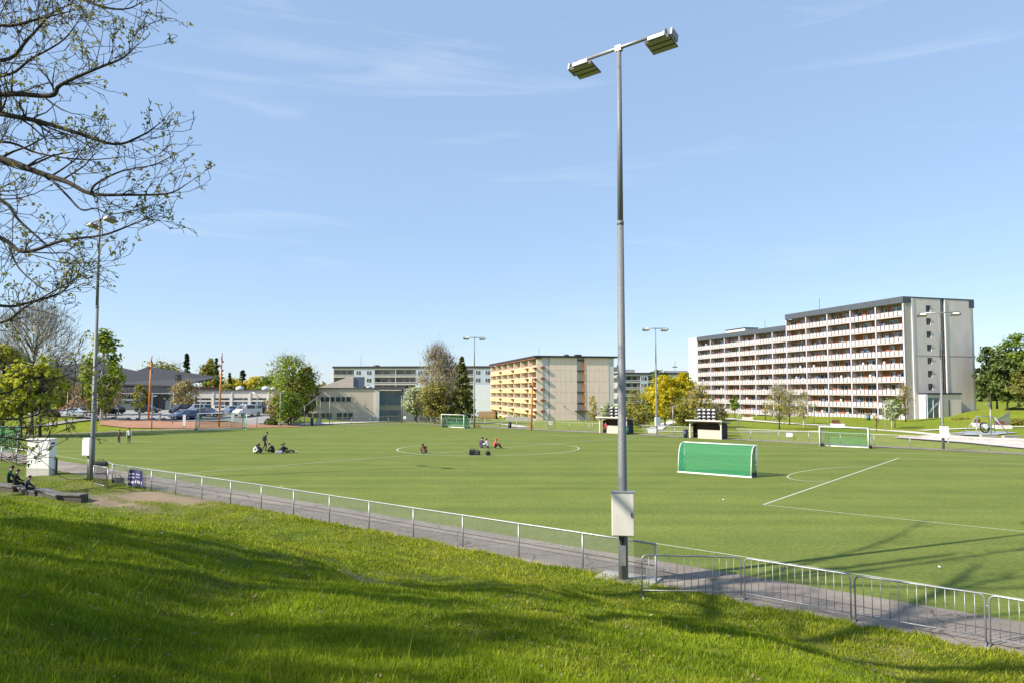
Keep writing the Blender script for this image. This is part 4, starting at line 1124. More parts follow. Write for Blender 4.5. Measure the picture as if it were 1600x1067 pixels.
BRICK = mat('red_brown_brick', (0.26, 0.125, 0.085), 0.9, 0.2, 2.2, 0, 0.2, 20)
SLATE = mat('dark_roof_tiles', (0.052, 0.050, 0.054), 0.8, 0.15, 1.0, stretch=(0.4, 6, 1))
def hall():
    Y = 150.0
    a = at(88, 640, Y); b = at(276, 640, Y)
    L = b.x - a.x
    t = thing('sports_hall', 'brown brick sports hall with a broad dark pitched roof', 'hall', (a.x, Y, 1.3))
    k = L / 188.0                       # metres for one column of the facade grid
    X = lambda px: (px - 88) * k
    MB().box(0, X(150), 0, 22, -1, 5.4).build('wall', BRICK, t)
    MB().box(X(150) + .003, L, 1.2, 22, -1, 5.2).build('wall', BRICK, t)
    mb = MB(); mb.prism([(0 - 3, 5.403), (X(143), 5.403), (X(143), 6.2), (-3, 8.8)], 'y', -.02, 20); mb.build('gable_wall', mat('brown_cladding', (0.11, 0.085, 0.075), 0.85, 0.12, 1, stretch=(4, 4, .4)), t)
    mb = MB(); mb.hexa([(-4, -0.6, 8.9), (X(146), -0.6, 6.1), (X(146), 20, 8.4), (-4, 20, 11.0), (-4, -0.6, 9.2), (X(146), -0.6, 6.4), (X(146), 20, 8.7), (-4, 20, 11.3)]); mb.build('roof', SLATE, t)
    mb = MB()
    e0, e1 = X(164), X(276)
    mb.hexa([(e0, -1.6, 5.6), (e1 + 1, -1.6, 5.1), (e1 + 1, 18, 7.4), (X(176), 14, 9.6), (e0, -1.6, 5.9), (e1 + 1, -1.6, 5.4), (e1 + 1, 18, 7.6), (X(176), 14, 9.9)]); mb.build('roof', SLATE, t)
    mb = MB(); mb.hexa([(X(140), 8, 6.4), (X(176), 14, 9.6), (X(176), 22, 9.5), (X(140), 20, 8.4), (X(140), 8, 6.7), (X(176), 14, 9.9), (X(176), 22, 9.7), (X(140), 20, 8.7)]); mb.build('roof', SLATE, t)
    MB().box(e0, e1, -1.5, 1.19, 3.9, 5.08).build('eaves_band', mat('dark_blue_band', (0.025, 0.028, 0.045), 0.7), t)
    MB().box(e0 + 2, e1, -1.8, -1.2, 3.65, 3.85).build('canopy_edge', GALV, t)
    for q in range(8):
        w = MB().box(X(180) + q * 0.95, X(180) + q * 0.95 + 0.7, 1.1, 1.197, 2.5, 3.6).build('window', GLASS, t)
        MB().box(X(180) + q * 0.95 + .71, X(180) + q * .95 + .9, 1.05, 1.197, 2.4, 3.65).build('window_frame', WHITEP if q % 3 else BLACK, w)
    MB().box(X(196), X(224), -2.5, 1.19, -1, 2.2).build('shed', mat('green_grey_shed', (0.07, 0.095, 0.09), 0.7, 0.1, 1), t)
    MB().box(X(195), X(225), -2.8, 1.19, 2.203, 2.6).build('shed_roof', mat('shed_trim', (0.16, 0.19, 0.2), 0.6), t)
    MB().box(X(225), e1, 0.2, 1.19, -1, 3.6).build('glass_front', mat('dark_glass_front', (0.03, 0.038, 0.05), 0.25), t)
    d = MB().box(X(258), X(266), 0.05, .197, -0.6, 2.2).build('door', mat('door_pale', (0.30, 0.32, 0.33), 0.4), t)
    for px in (165, 238, 271): MB().box(X(px), X(px) + 0.2, -1.45, -1.2, -1, 3.64).build('column', GALVD, t)
    MB().box(X(258), X(262), 4, 6, 6.2, 7.9).build('chimney', DARK, t)
    for q in range(5): MB().box(X(100) + q * 1.1, X(100) + q * 1.1 + 0.55, 4, 4.6, 9.2 - q * .25, 9.8 - q * .25).build('roof_vent', DARK, t)
hall()
#@@PART3
# ================================================================== MASTS
def flood_mast(label, base, hgt, rz, r0=0.135, armL=3.0, group='floodlight masts round the pitch', box=None):
    t = thing('floodlight_mast', label, 'floodlight mast', base, rz, group)
    h1 = hgt * 0.66
    mb = MB(); mb.tube([(0, 0, 0), (0, 0, 0.03)], 0.26, 14); mb.tube([(0, 0, 0.031), (0, 0, 2.2), (0, 0, h1)], [r0, r0 * 0.93, r0 * 0.66], 14); mb.build('pole', POLEM, t)
    mb = MB(); mb.tube([(0, 0, h1 + .003), (0, 0, h1 + 0.12)], r0 * 0.72, 12); mb.tube([(0, 0, h1 + .123), (0, 0, hgt)], [r0 * 0.60, r0 * 0.48], 12); mb.build('upper_pole', POLEM, t)
    arm = MB(); arm.tube([(-armL / 2, 0, hgt + 0.06), (armL / 2, 0, hgt + 0.06)], 0.058, 8); arm.box(-0.10, 0.10, -0.075, 0.075, hgt - .04, hgt + 0.125)
    arm.build('crossarm', GALV, t)
    for s in (-1, 1):
        c = Vector((s * armL / 2 * 0.90, 0.16, hgt - 0.20))
        tl = R(-14)
        def P(x, y, z):
            return (c.x + x, c.y + y * math.cos(tl) - z * math.sin(tl), c.z + y * math.sin(tl) + z * math.cos(tl))
        def bx(mb, x0, x1, y0, y1, z0, z1):
            mb.hexa([P(x0, y0, z0), P(x1, y0, z0), P(x1, y1, z0), P(x0, y1, z0), P(x0, y0, z1), P(x1, y0, z1), P(x1, y1, z1), P(x0, y1, z1)])
        hd = MB(); bx(hd, -0.40, 0.40, -0.31, 0.31, 0.0, 0.04)
        for k in range(9): bx(hd, -0.38 + k * 0.09, -0.362 + k * 0.09, -0.28, 0.28, 0.043, 0.085)
        head = hd.build('floodlight', DARK, t)
        for k in range(3):
            ln = MB(); bx(ln, -0.385, 0.385, -0.285 + k * 0.205, -0.135 + k * 0.205, -0.025, -0.003); ln.build('lens', LENS, head)
        dr = MB(); bx(dr, -0.27, 0.27, -0.36, -0.313, 0.0, 0.12); dr.build('driver_box', WHITEP, head)
        br = MB(); bx(br, s * 0.46 - 0.03, s * 0.46 + 0.03, -0.30, 0.10, 0.0, 0.22); br.tube([(s * armL / 2 * 0.98, 0.0, hgt + 0.06), (s * armL / 2 * 1.06, 0.02, hgt + 0.16), (s * armL / 2 * 1.06, 0.1, hgt - 0.1)], 0.04, 6)
        br.tube([(c.x, 0, hgt + .05), (c.x, 0.12, hgt - 0.12)], 0.045, 6); br.build('bracket', GALVD, head)
    return t
MAIN = G(974, 905, 0.07)
mast = flood_mast('tall floodlight mast with cream control cabinet standing by the crowd barriers', MAIN, 15.9, angz(Vector((-U.x, -U.y, 0))), 0.145, 2.95)
# cabinet bolted to the main mast, turned to the lawn
cab = MB(); cab.box(-0.33, 0.31, -0.46, -0.16, 1.35, 2.58)
q = angz(Vector((-U.x, -U.y, 0)))
co = cab.build('cabinet', CABW, mast, bevel=0.012); co.rotation_euler = (0, 0, -q + R(-7))
o = MB().box(-0.315, 0.295, -0.475, -0.463, 1.37, 2.56).build('cabinet_door', CABW, co, bevel=0.006)
MB().box(0.22, 0.25, -0.50, -0.478, 1.9, 2.02).build('door_lock', DARK, co)
o = MB().box(-0.35, 0.33, -0.48, -0.15, 2.583, 2.61).build('cabinet_lid', GALV, co)
mb = MB()
for i in range(3): mb.tube([(-0.10 + i * 0.05, -0.25, 1.349), (-0.09 + i * 0.05, -0.26, 1.15 + i * .06), (-0.03, -0.15, 0.98 + i * .04)], 0.016, 6)
mb.build('cable', BLACK, co)
o = MB().box(-0.09, 0.07, -0.20, -0.12, 0.45, 1.05).build('access_door', GALV, co)
# concrete pad under the mast
fd = thing('concrete_pad', 'square concrete pad round the foot of the cabinet mast', 'concrete pad', (MAIN.x - .05, MAIN.y + .02, 0), angz(U) + R(8))
MB().box(-0.95, 0.85, -0.85, 0.9, -0.1, 0.068).build('slab', CONC, fd, bevel=0.015)
MB().box(-0.35, 0.35, -0.35, 0.35, 0.0685, 0.073).build('grout_patch', mat('grout_grey', (0.28, 0.275, 0.27), 0.9, 0.2, 6), fd)

LM = G(143, 752)
hL = at(160, 345, LM.y).z
lm = flood_mast('floodlight mast at the left with a grey box on its foot, lamps behind bare twigs', LM, hL, angz(Vector((-U.x, -U.y, 0))), 0.15, 2.8)
lb = thing('control_box', 'pale grey control box on a thin post beside the left floodlight mast', 'control box', G(136, 750), R(-12))
MB().box(-0.26, 0.30, -0.20, 0.20, 1.55, 2.65).build('box', CABG, lb, bevel=0.012)
MB().box(-0.245, 0.285, -0.215, -0.203, 1.57, 2.63).build('box_door', CABG, lb, bevel=0.006)
MB().tube([(0.1, 0, 0), (0.1, 0, 1.548)], 0.04, 8).tube([(-0.05, 0.05, 0), (-0.05, 0.05, 1.548)], 0.03, 8).build('post', GALVD, lb)
for (px, pyb, pyt, Y, lab, rz, gb) in [(741, 668, 528, None, 'far floodlight mast beside the green goal and the tall spruce', 0.25, 0),
                                       (1026, 678, 514, None, 'far floodlight mast between the two dugouts, in front of the yellow tree', 0.12, 1),
                                       (1474, 701, 490, None, 'far floodlight mast standing before the end wall of the white block', -0.35, 1)]:
    b = G(px, pyb)
    hh = at(px, pyt, b.y).z
    m = flood_mast(lab, b, hh, rz, 0.13, 2.7 if px < 1400 else 3.1)
    if gb:
        c = MB().box(-0.36, 0.36, -0.42, -0.16, 1.1, 2.2).build('cabinet', CABG, m); c.rotation_euler = (0, 0, 0.25)

# orange lighting columns on the court
def orange_pole(label, px, Y, pyt):
    b = put(px, Y); hh = at(px, pyt, Y).z - b.z
    t = thing('orange_column', label, 'light column', b, 0, 'orange lighting columns')
    tilt = 0.10
    MB().tube([(-tilt, 0, -.2), (0, 0, hh * 0.5), (tilt, 0, hh * 0.90)], [0.15, 0.14, 0.115], 10).build('column', ORANGE, t)
    MB().tube([(tilt, 0, hh * 0.9 + .003), (tilt + .02, 0, hh)], [0.115, 0.10], 10).build('column_top', mat('faded_red_top', (0.55, 0.24, 0.18), 0.5), t)
    for z, s in ((hh * 0.89, 1), (hh * 0.83, -1), (hh * 0.77, 1)):
        MB().tube([(tilt + s * 0.15, -0.05, z), (tilt + s * 0.32, -0.3, z - 0.12)], [0.11, 0.14], 8).build('spotlight', DARK, t)
orange_pole('orange lighting column before the sports hall', 235, 112.0, 556)
orange_pole('orange lighting column behind the large goal at the left', 345, 107.5, 551)
orange_pole('orange lighting column in front of the yellow balconies', 831, 100.0, 588)

# ================================================================== FENCES
def fence_line(name, label, pts, spacing, h, postm, group=None, rail=0.03, link_mesh=True, midwire=True, pr=0.03, offs=0.0, railm=None):
    P = [Vector((p.x, p.y, Z(p.x, p.y))) for p in pts]
    t = thing(name, label, 'fence', P[0], 0, group)
    Q = [p - P[0] for p in P]
    L = [0.0]
    for a, b in zip(Q, Q[1:]): L.append(L[-1] + Vector((b.x - a.x, b.y - a.y, 0)).length)
    def pos(s):
        i = 0
        while i < len(L) - 2 and L[i + 1] < s: i += 1
        return Q[i].lerp(Q[i + 1], min(1, (s - L[i]) / max(1e-6, L[i + 1] - L[i])))
    n = max(1, round(L[-1] / spacing))
    pm = MB().tube([(0, 0, -0.1), (0, 0, h)], pr, 8).mesh('post', postm)
    tops = []
    for k in range(n + 1):
        p = pos(L[-1] * k / n); link('post', pm, t, p); tops.append(p)
    MB().tube([p + Vector((0, 0, h + rail * 0.5)) for p in tops], rail, 7).build('top_rail', railm or postm, t)
    if midwire: MB().tube([p + Vector((0, -.0, h * 0.45)) for p in tops], 0.012, 4).build('tension_wire', DARK, t)
    if link_mesh:
        mb = MB(); w = link_mesh if link_mesh is not True else 0.004
        stp = 0.075 if w < 0.009 else 0.16
        for a, b in zip(tops, tops[1:]):
            d = Vector((b.x - a.x, b.y - a.y, b.z - a.z)); l = d.length; d /= l
            s = -h
            while s < l:
                for sg in (1, -1):
                    s0, s1 = max(0, s), min(l, s + h)
                    if s1 - s0 < 0.03: continue
                    z0, z1 = (s0 - s), (s1 - s)
                    if sg < 0: z0, z1 = h - z0, h - z1
                    p, q_ = a + d * s0, a + d * s1
                    e = d * (w * 0.7)
                    mb.quad((p.x - e.x, p.y - e.y, p.z + z0), (p.x + e.x, p.y + e.y, p.z + z0), (q_.x + e.x, q_.y + e.y, q_.z + z1), (q_.x - e.x, q_.y - e.y, q_.z + z1))
                s += stp
        c = mb.build('chain_link', GALVD, t); c['kind'] = 'stuff'
    return t
PB0 = G(1025, 911); PB1 = G(214, 742)
dA, tA = dt(PB0.x, PB0.y); dB, tB = dt(PB1.x, PB1.y)
fence_line('chain_link_fence', 'galvanised knee-high chain link fence with a tube rail between path and lawn', [PB0, G(905, 888), G(636, 838), G(395, 794), G(213, 764), G(175, 756)], 2.62, 1.12, GALV, None, 0.030, 0.0085, True, 0.032)
fence_line('tube_rail_fence', 'short piece of tube rail fence left of the white kiosk', [G(48, 729), G(38, 727), G(-60, 712)], 3.0, 1.1, GALV, None, 0.04, False, False, 0.045)
gp = G(146, 757)
gt = thing('fence_gate', 'small open mesh gate standing ajar beside the left mast', 'gate', gp, 0)
q0, q1 = Vector((0, 0, 0)), G(168, 762) - gp
mb = MB()
for p in (q0, q1): mb.tube([p, p + Vector((0, 0, 1.15))], 0.032, 8)
mb.tube([q0 + Vector((0, 0, 1.15)), q1 + Vector((0, 0, 1.15))], 0.032, 8); mb.tube([q0 + Vector((0, 0, .1)), q1 + Vector((0, 0, .1))], 0.02, 8); mb.build('gate_frame', GALV, gt)
mb = MB(); d = q1 - q0
for k in range(22):
    for sg in (0, 1):
        s0 = k / 22; s1 = min(1, s0 + 0.25)
        a = d * s0 + Vector((0, 0, .12 if sg else 1.13)); b = d * s1 + Vector((0, 0, 1.13 if sg else .12))
        mb.tube([a, b], 0.006, 3, False)
mb.build('gate_mesh', DARK, gt)
rg = thing('rail_frame', 'bent tube rail frame between the gate and the mast', 'rail', G(168, 752), 0)
e = G(177, 757) - G(168, 752)
MB().tube([(0, 0, 0), (0, 0, 1.2), e + Vector((0, 0, 1.2))], 0.035, 8).build('frame', GALV, rg)
# far fences
fo = [FIELD[i].copy() for i in range(1, 7)]
fo = [p + Vector((0.35, 0.5, 0)).normalized() * 2.1 for p in fo]
fence_line('boundary_fence', 'long grey boundary fence along the far side of the pitch', fo, 3.3, 1.15, GALV, None, 0.028, 0.010, False, 0.035)
fl = [FIELD[i] + Vector((-0.3, 0.6, 0)).normalized() * 2.0 for i in (6, 7)]
fence_line('boundary_fence', 'grey boundary fence in front of the beige school wing', fl, 3.0, 1.2, GALV, None, 0.028, 0.010, False, 0.035)
def tall_posts(label, items, railz=None):
    b0 = put(items[0][0], items[0][1])
    t = thing('ball_stop_fence', label, 'ball fence', b0)
    tops = []
    for px, Y, pyt in items:
        b = put(px, Y); hh = at(px, pyt, Y).z - b.z
        MB().tube([b - b0 - Vector((0, 0, .1)), b - b0 + Vector((0, 0, hh))], 0.055, 6).build('post', GALVD, t); tops.append(b - b0 + Vector((0, 0, hh)))
    MB().tube(tops, 0.012, 4).build('top_wire', GALVD, t)
tall_posts('row of slim tall grey ball fence posts left of the mast', [(59, 91, 614), (107, 97, 611), (154, 98, 614)])
tall_posts('slim tall posts of the ball fence round the red court', [(239, 101.5, 615), (272, 109, 612), (314, 106, 618), (381, 107, 621), (403, 108, 617)])
tall_posts('slim tall posts of the ball fence before the school wing', [(439, 111, 613), (477, 113, 634), (496, 116, 618), (516, 117, 621)])
tall_posts('single tall grey post of the ball fence right of the school wing', [(628, 120, 617), (631, 124, 617)])
hr = thing('ramp_rail', 'long sloping white handrail rising towards the school', 'handrail', put(437, 112))
b = put(437, 112); e = at(502, 616, 116) - b
MB().tube([(0, 0, 0.2), (e.x, e.y, e.z)], 0.09, 6).build('rail', GALV, hr)
for s in (0.25, 0.5, 0.75, 0.98): MB().tube([(e.x * s, e.y * s, -0.6), (e.x * s, e.y * s, e.z * s)], 0.05, 6).build('post', GALVD, hr)

# ================================================================== CROWD BARRIERS
def barrier(a, b, label):
    t = thing('crowd_barrier', label, 'barrier', (a.x, a.y, min(a.z, b.z)), angz(b - a), 'crowd barriers in a row along the path')
    L = (b - a).length; s = (b.z - a.z) / L; z0 = a.z - min(a.z, b.z); hh = 1.10; rc = 0.14
    zz = lambda x: z0 + s * x
    pts = [(0, 0, zz(0) + 0.0), (0, 0, zz(0) + hh - rc)]
    for k in range(1, 7): an = PI / 2 * k / 6; pts.append((rc - rc * math.cos(an), 0, zz(0) + hh - rc + rc * math.sin(an)))
    for k in range(0, 7): an = PI / 2 * k / 6; pts.append((L - rc + rc * math.sin(an), 0, zz(L) + hh - rc + rc * math.cos(an)))
    pts += [(L, 0, zz(L))]
    MB().tube(pts, 0.021, 8).build('frame', GALV, t)
    MB().tube([(0, 0, zz(0) + 0.17), (L, 0, zz(L) + 0.17)], 0.017, 6).build('bottom_rail', GALV, t)
    n = 13
    for k in range(1, n + 1):
        x = L * k / (n + 1); MB().tube([(x, 0, zz(x) + 0.17), (x, 0, zz(x) + hh - .01)], 0.009, 6).build('bar', GALV, t)
    MB().tube([(L, 0, zz(L) + 0.85), (L + 0.07, 0, zz(L) + 0.85), (L + 0.07, 0, zz(L) + .78)], 0.012, 5).build('hook', GALV, t)
    for x in (0.0, L): MB().tube([(x, -0.28, zz(x) - .01), (x, -0.1, zz(x) + .03), (x, 0.1, zz(x) + .03), (x, 0.28, zz(x) - .01)], 0.018, 6).build('foot', GALV, t)
def gz(px, py):
    p = G(px, py); z = Z(p.x, p.y); p = G(px, py, z); p.z = Z(p.x, p.y); return p
br = [((1003, 931), (1158, 934), 'first crowd barrier, set nearest the mast foot, its end on the lawn'), ((1164, 936), (1330, 968), 'second crowd barrier from the mast, along the path edge'),
      ((1337, 970), (1541, 1006), 'third crowd barrier from the mast, along the path edge'), ((1548, 1008), (1790, 1060), 'crowd barrier cut off by the right edge of the picture')]
for a, b, lab in br: barrier(gz(*a), gz(*b), lab)

# banner on the fence
bn = G(203, 763); be = G(224, 766.5)
t = thing('banner', 'blue cloth banner with pale lettering tied over the fence rail', 'banner', bn, angz(be - bn))
L = (be - bn).length
mb = MB(); n = 14
for k in range(n):
    f = lambda u, v: (u * L, -0.07 - 0.05 * math.sin(u * 9 + v * 3) - 0.03 * v, 1.14 - v * (0.92 + 0.06 * math.sin(u * 7)))
    for j in range(5): mb.quad(f(k / n, j / 5), f((k + 1) / n, j / 5), f((k + 1) / n, (j + 1) / 5), f(k / n, (j + 1) / 5))
mb.build('cloth', mat('banner_blue', (0.022, 0.026, 0.11), 0.8, 0.3, 3), t)
mb = MB()
for (u0, u1, v0, v1) in [(.06, .42, .22, .30), (.08, .40, .42, .5), (.55, .92, .24, .31), (.58, .9, .42, .48), (.05, .44, .68, .82), (.56, .95, .66, .84)]:
    k = 8
    for i in range(k):
        if (i + int(v0 * 20)) % 4 == 3: continue
        ua, ub = u0 + (u1 - u0) * i / k, u0 + (u1 - u0) * (i + 0.8) / k
        g = lambda u, v: (f(u, v)[0], f(u, v)[1] - 0.012, f(u, v)[2])
        mb.quad(g(ua, v0), g(ub, v0), g(ub, v1), g(ua, v1))
mb.build('lettering', mat('banner_print', (0.60, 0.55, 0.62), 0.8), t)

# ================================================================== GOALS
def netmat():
    m = bpy.data.materials.new('green_net'); m.use_nodes = True
    nt = m.node_tree; b = nt.nodes['Principled BSDF']
    b.inputs['Base Color'].default_value = (0.012, 0.25, 0.11, 1); b.inputs['Roughness'].default_value = 0.8
    return m
NET = netmat()
def net_sheet(mb, a, b, c, d, sag=0.0, stp=0.10, w=0.022):
    """a net of crossing cords over the four-sided patch a b c d"""
    a, b, c, d = map(Vector, (a, b, c, d))
    nu = max(2, int((b - a).length / stp)); nv = max(2, int((d - a).length / stp))
    nrm = (b - a).cross(d - a).normalized()
    def P(u, v):
        p = a.lerp(b, u).lerp(d.lerp(c, u), v)
        return p + nrm * sag * math.sin(PI * u) * math.sin(PI * v)
    du, dv = (b - a).normalized() * w / 2, (d - a).normalized() * w / 2
    for i in range(nu + 1):
        for k in range(4):
            p, q_ = P(i / nu, k / 4), P(i / nu, (k + 1) / 4); mb.quad(p - du, p + du, q_ + du, q_ - du)
    for j in range(nv + 1):
        for k in range(8):
            p, q_ = P(k / 8, j / nv), P((k + 1) / 8, j / nv); mb.quad(p - dv, q_ - dv, q_ + dv, p + dv)
def goal(label, FLp, FRp, back, hh=2.0, top=0.75, bot=1.3, wires=True, tornnet=False, flip=False, r=0.05, stp=0.10, w=0.03):
    """FLp, FRp: feet of the posts, back: direction of the net side"""
    t = thing('football_goal', label, 'goal', FLp, angz(FRp - FLp), 'green netted goals')
    L = Vector((FRp.x - FLp.x, FRp.y - FLp.y, 0)).length
    d = Matrix.Rotation(-angz(FRp - FLp), 3, 'Z') @ Vector((back.x, back.y, 0)); s = 1 if d.y > 0 else -1
    for x in (0, L): MB().tube([(x, 0, 0), (x, 0, hh)], r, 10).build('post', WHITEP, t)
    MB().tube([(-r, 0, hh), (L + r, 0, hh)], r, 10).build('crossbar', WHITEP, t)
    MB().box(-0.05, L + 0.05, s * bot - 0.05, s * bot + 0.05, 0.0, 0.09).build('ground_bar', WHITEP, t)
    side = [(0, hh), (s * top * 0.55, hh - 0.02), (s * top * 0.9, hh * 0.93), (s * (top * 0.55 + bot * 0.45), hh * 0.72), (s * (top * .25 + bot * .75), hh * 0.4), (s * bot, 0.09)]
    for x in (0, L):
        MB().tube([(x, y, z) for y, z in side], 0.03, 8).build('side_stay', WHITEP, t)
        MB().box(x - 0.04, x + 0.04, min(0, s * bot), max(0, s * bot), 0.0, 0.07).build('side_bar', WHITEP, t)
        MB().tube([(x - .1, s * bot * .8, 0.14), (x + .1, s * bot * .8, 0.14)], 0.14, 10).tube([(x - .1, s * bot * .35, 0.14), (x + .1, s * bot * .35, 0.14)], 0.14, 10).build('wheel', BLACK, t)
    mb = MB(); mg = 0.03
    for (y0, z0), (y1, z1) in zip(side, side[1:]):
        net_sheet(mb, (mg, y0, z0), (L - mg, y0, z0), (L - mg, y1, z1), (mg, y1, z1), 0.0, stp, w)
    for x in (0.02, L - 0.02):
        zl = [k / 12 * hh for k in range(13)]
        def yb(z):
            for (y0, z0), (y1, z1) in zip(side, side[1:]):
                if z1 <= z <= z0: return y1 + (y0 - y1) * (z - z1) / max(1e-6, z0 - z1)
            return s * bot
        for za, zb in zip(zl, zl[1:]):
            net_sheet(mb, (x, 0, za), (x, yb(za), za), (x, yb(zb), zb), (x, 0, zb), 0, stp, w)
    o = mb.build('net', NET, t); o['kind'] = 'stuff'
    return t
a, b = G(1070, 735), G(1182.5, 743.5)
goal('small green netted goal turned away, in the right half of the pitch', a, b, Vector((-0.3, -1, 0)), 2.0, 0.75, 1.05, w=0.042)
a, b = G(1281, 697), G(1357, 700.5)
goal('small goal with a see-through green net by the far fence, below the white block', a, b, Vector((0.6, 1, 0)), 2.0, 0.7, 1.2, stp=0.14, w=0.03)
a, b = G(689.5, 667.2), G(724.7, 669)
goal('small green goal at the far end below the tall spruce', a, b, Vector((0.9, 0.35, 0)), 2.0, 0.7, 1.3, stp=0.14, w=0.032)
a, b = G(309, 673), G(385, 670.6)
goal('full size goal with a green net at the far left end', a, b, Vector((-0.5, 1, 0)), 2.44, 0.9, 1.9, r=0.06, stp=0.15, w=0.028)
a, b = G(-45, 704.5), G(30, 702)
goal('goal with a green net cut off by the left edge of the picture', a, b, Vector((-0.2, -1, 0)), 2.2, 0.8, 1.6, r=0.055, stp=0.14, w=0.05)

# ================================================================== DUGOUTS
def dugout(label, A, Bq, D, hh=2.05):
    t = thing('dugout', label, 'dugout', A, angz(Bq - A), 'brown wooden dugouts')
    L = (Bq - A).length
    PINK = mat('dugout_front_board', (0.60, 0.47, 0.38), 0.8, 0.1, 5, stretch=(.5, 1, 6))
    MB().hexa([(-0.35, -0.45, hh + 0.05), (L + 0.35, -0.45, hh + 0.05), (L + 0.35, D + 0.35, hh - 0.28), (-0.35, D + .35, hh - .28), (-0.35, -0.45, hh + 0.16), (L + 0.35, -0.45, hh + 0.16), (L + 0.35, D + .35, hh - .16), (-.35, D + .35, hh - .16)]).build('roof', mat('dugout_roof', (0.42, 0.39, 0.37), 0.8, 0.2, 2), t)
    MB().box(-0.37, L + 0.37, -0.50, -0.453, hh + 0.03, hh + 0.20).build('fascia', mat('fascia_wood', (0.55, 0.48, 0.42), 0.8), t)
    for x in (0.0, L):
        MB().box(x - 0.07, x + 0.07, -0.05, 0.09, 0, hh + 0.06).build('front_post', mat('post_pale_wood', (0.62, 0.54, 0.46), 0.8), t)
        sg = 1 if x == 0 else -1
        MB().hexa([(x + sg * .07, 0, hh - .45), (x + sg * .07, .06, hh - .45), (x + sg * .45, .06, hh - .02), (x + sg * .45, 0, hh - .02), (x + sg * .07, 0, hh - .33), (x + sg * .07, .06, hh - .33), (x + sg * .33, .06, hh - .02), (x + sg * .33, 0, hh - .02)]).build('brace', mat('post_pale_wood', (1, 1, 1)), t)
    n = 8
    for k in range(n):
        x0, x1 = L * k / n, L * (k + 1) / n
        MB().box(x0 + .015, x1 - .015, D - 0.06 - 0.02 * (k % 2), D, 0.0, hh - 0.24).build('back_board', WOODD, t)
    MB().box(0.95, L - 0.071, 0.12, 0.17, 0.0, 0.98).build('front_board', PINK, t)
    MB().box(0.95, L - 0.071, 0.10, 0.20, 0.983, 1.03).build('front_cap', mat('fascia_wood', (1, 1, 1)), t)
    for k in range(4):
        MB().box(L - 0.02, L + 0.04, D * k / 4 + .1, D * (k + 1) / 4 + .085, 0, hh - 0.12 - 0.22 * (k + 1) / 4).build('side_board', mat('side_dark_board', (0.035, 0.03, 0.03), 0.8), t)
    for k in range(2):
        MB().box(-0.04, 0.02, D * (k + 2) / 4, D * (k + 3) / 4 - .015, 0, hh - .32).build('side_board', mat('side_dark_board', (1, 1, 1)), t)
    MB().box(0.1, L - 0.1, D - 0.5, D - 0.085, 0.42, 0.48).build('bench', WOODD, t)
    return t
dugout('brown wooden dugout with a pale front board, right of the far masts', G(1078.4, 683.6), G(1126.8, 686), 1.5, 2.0)
dugout('brown wooden dugout with a person before it, partly behind the near mast', G(937.5, 676), G(979, 678), 1.5, 2.0)
def seat_rack(label, px, Y, w, hh):
    b = put(px, Y)
    t = thing('seat_rack', label, 'seat rack', b, -0.55, 'racks of white shell seats')
    mb = MB()
    for x in (-w / 2, w / 2):
        for y in (-0.35, 0.35): mb.box(x - .04, x + .04, y - .04, y + .04, 0, hh)
    for z in np.arange(0.4, hh, 0.42): mb.box(-w / 2, w / 2, -0.37, -0.33, z, z + 0.03); mb.box(-w / 2, w / 2, 0.33, 0.37, z, z + .03)
    mb.build('frame', DARK, t)
    MB().box(-w / 2 + .05, w / 2 - .05, 0.05, 0.08, 0.3, hh - .1).build('rear_panel', BLACK, t)
    s = MB(); s.cur = 0
    s.prism([(-0.30, 0.10), (0.0, 0.0), (0.06, 0.05), (0.10, 0.30), (0.05, 0.30), (0.0, 0.09), (-0.28, 0.14)], 'x', -0.17, 0.17)
    sm = s.mesh('seat', mat('seat_shell', (0.50, 0.50, 0.50), 0.6, 0.1, 2))
    nx = int(w / 0.56)
    for z in np.arange(0.55, hh - 0.2, 0.42):
        for k in range(nx):
            link('seat', sm, t, (-w / 2 + (k + 0.5) * w / nx, -0.12, float(z)))
seat_rack('tall rack of white shell seats behind the right dugout', 1103, 88, 2.4, 3.45)
seat_rack('tall rack of white shell seats behind the dugout at the near mast', 963, 99, 2.2, 3.4)

# ================================================================== SMALL FURNITURE
def bin_(label, p, col, hh=1.0, r=0.28):
    t = thing('litter_bin', label, 'bin', p, 0.3, 'litter bins')
    m = mat('bin_%d' % int(col[2] * 1000 + col[1] * 777), col, 0.5, 0.1, 3)
    MB().tube([(0, 0, 0), (0, 0, hh * 0.85)], [r * 0.85, r], 12).build('barrel', m, t)
    MB().tube([(0, 0, hh * .853), (0, 0, hh * 0.95), (0, 0, hh)], [r * 1.05, r * 1.0, r * 0.5], 12).build('lid', m, t)
bin_('dark blue litter bin left of the right dugout', G(1071.5, 683), (0.02, 0.035, 0.07))
bin_('teal litter bin right of the dugout at the near mast', G(980, 678.3), (0.01, 0.10, 0.09), 1.1)
bin_('black litter bin on the far pavement below the yellow balconies', put(796.5, 106), (0.02, 0.025, 0.03), 0.95)
bin_('dark bin post at the far fence before the school wing', put(489, 113.5), (0.02, 0.02, 0.025), 1.3, 0.2)
bin_('teal bin against the white block wall', put(1355, 137), (0.03, 0.12, 0.13), 1.2, 0.4)
def board(label, p, w, hh, z0, rz, m=WHITEP):
    t = thing('sign_board', label, 'sign', p, rz, 'white boards along the pitch')
    for s in (-1, 1): MB().box(s * w / 2 - 0.03, s * w / 2 + 0.03, -0.02, 0.04, 0, z0 + hh).build('leg', GALV, t)
    MB().box(-w / 2 - .05, w / 2 + .05, -0.06, -0.023, z0, z0 + hh).build('panel', m, t)
    MB().box(-w / 2 - .07, w / 2 + .07, -0.07, -0.01, z0 + hh + .003, z0 + hh + 0.05).build('frame', DARK, t)
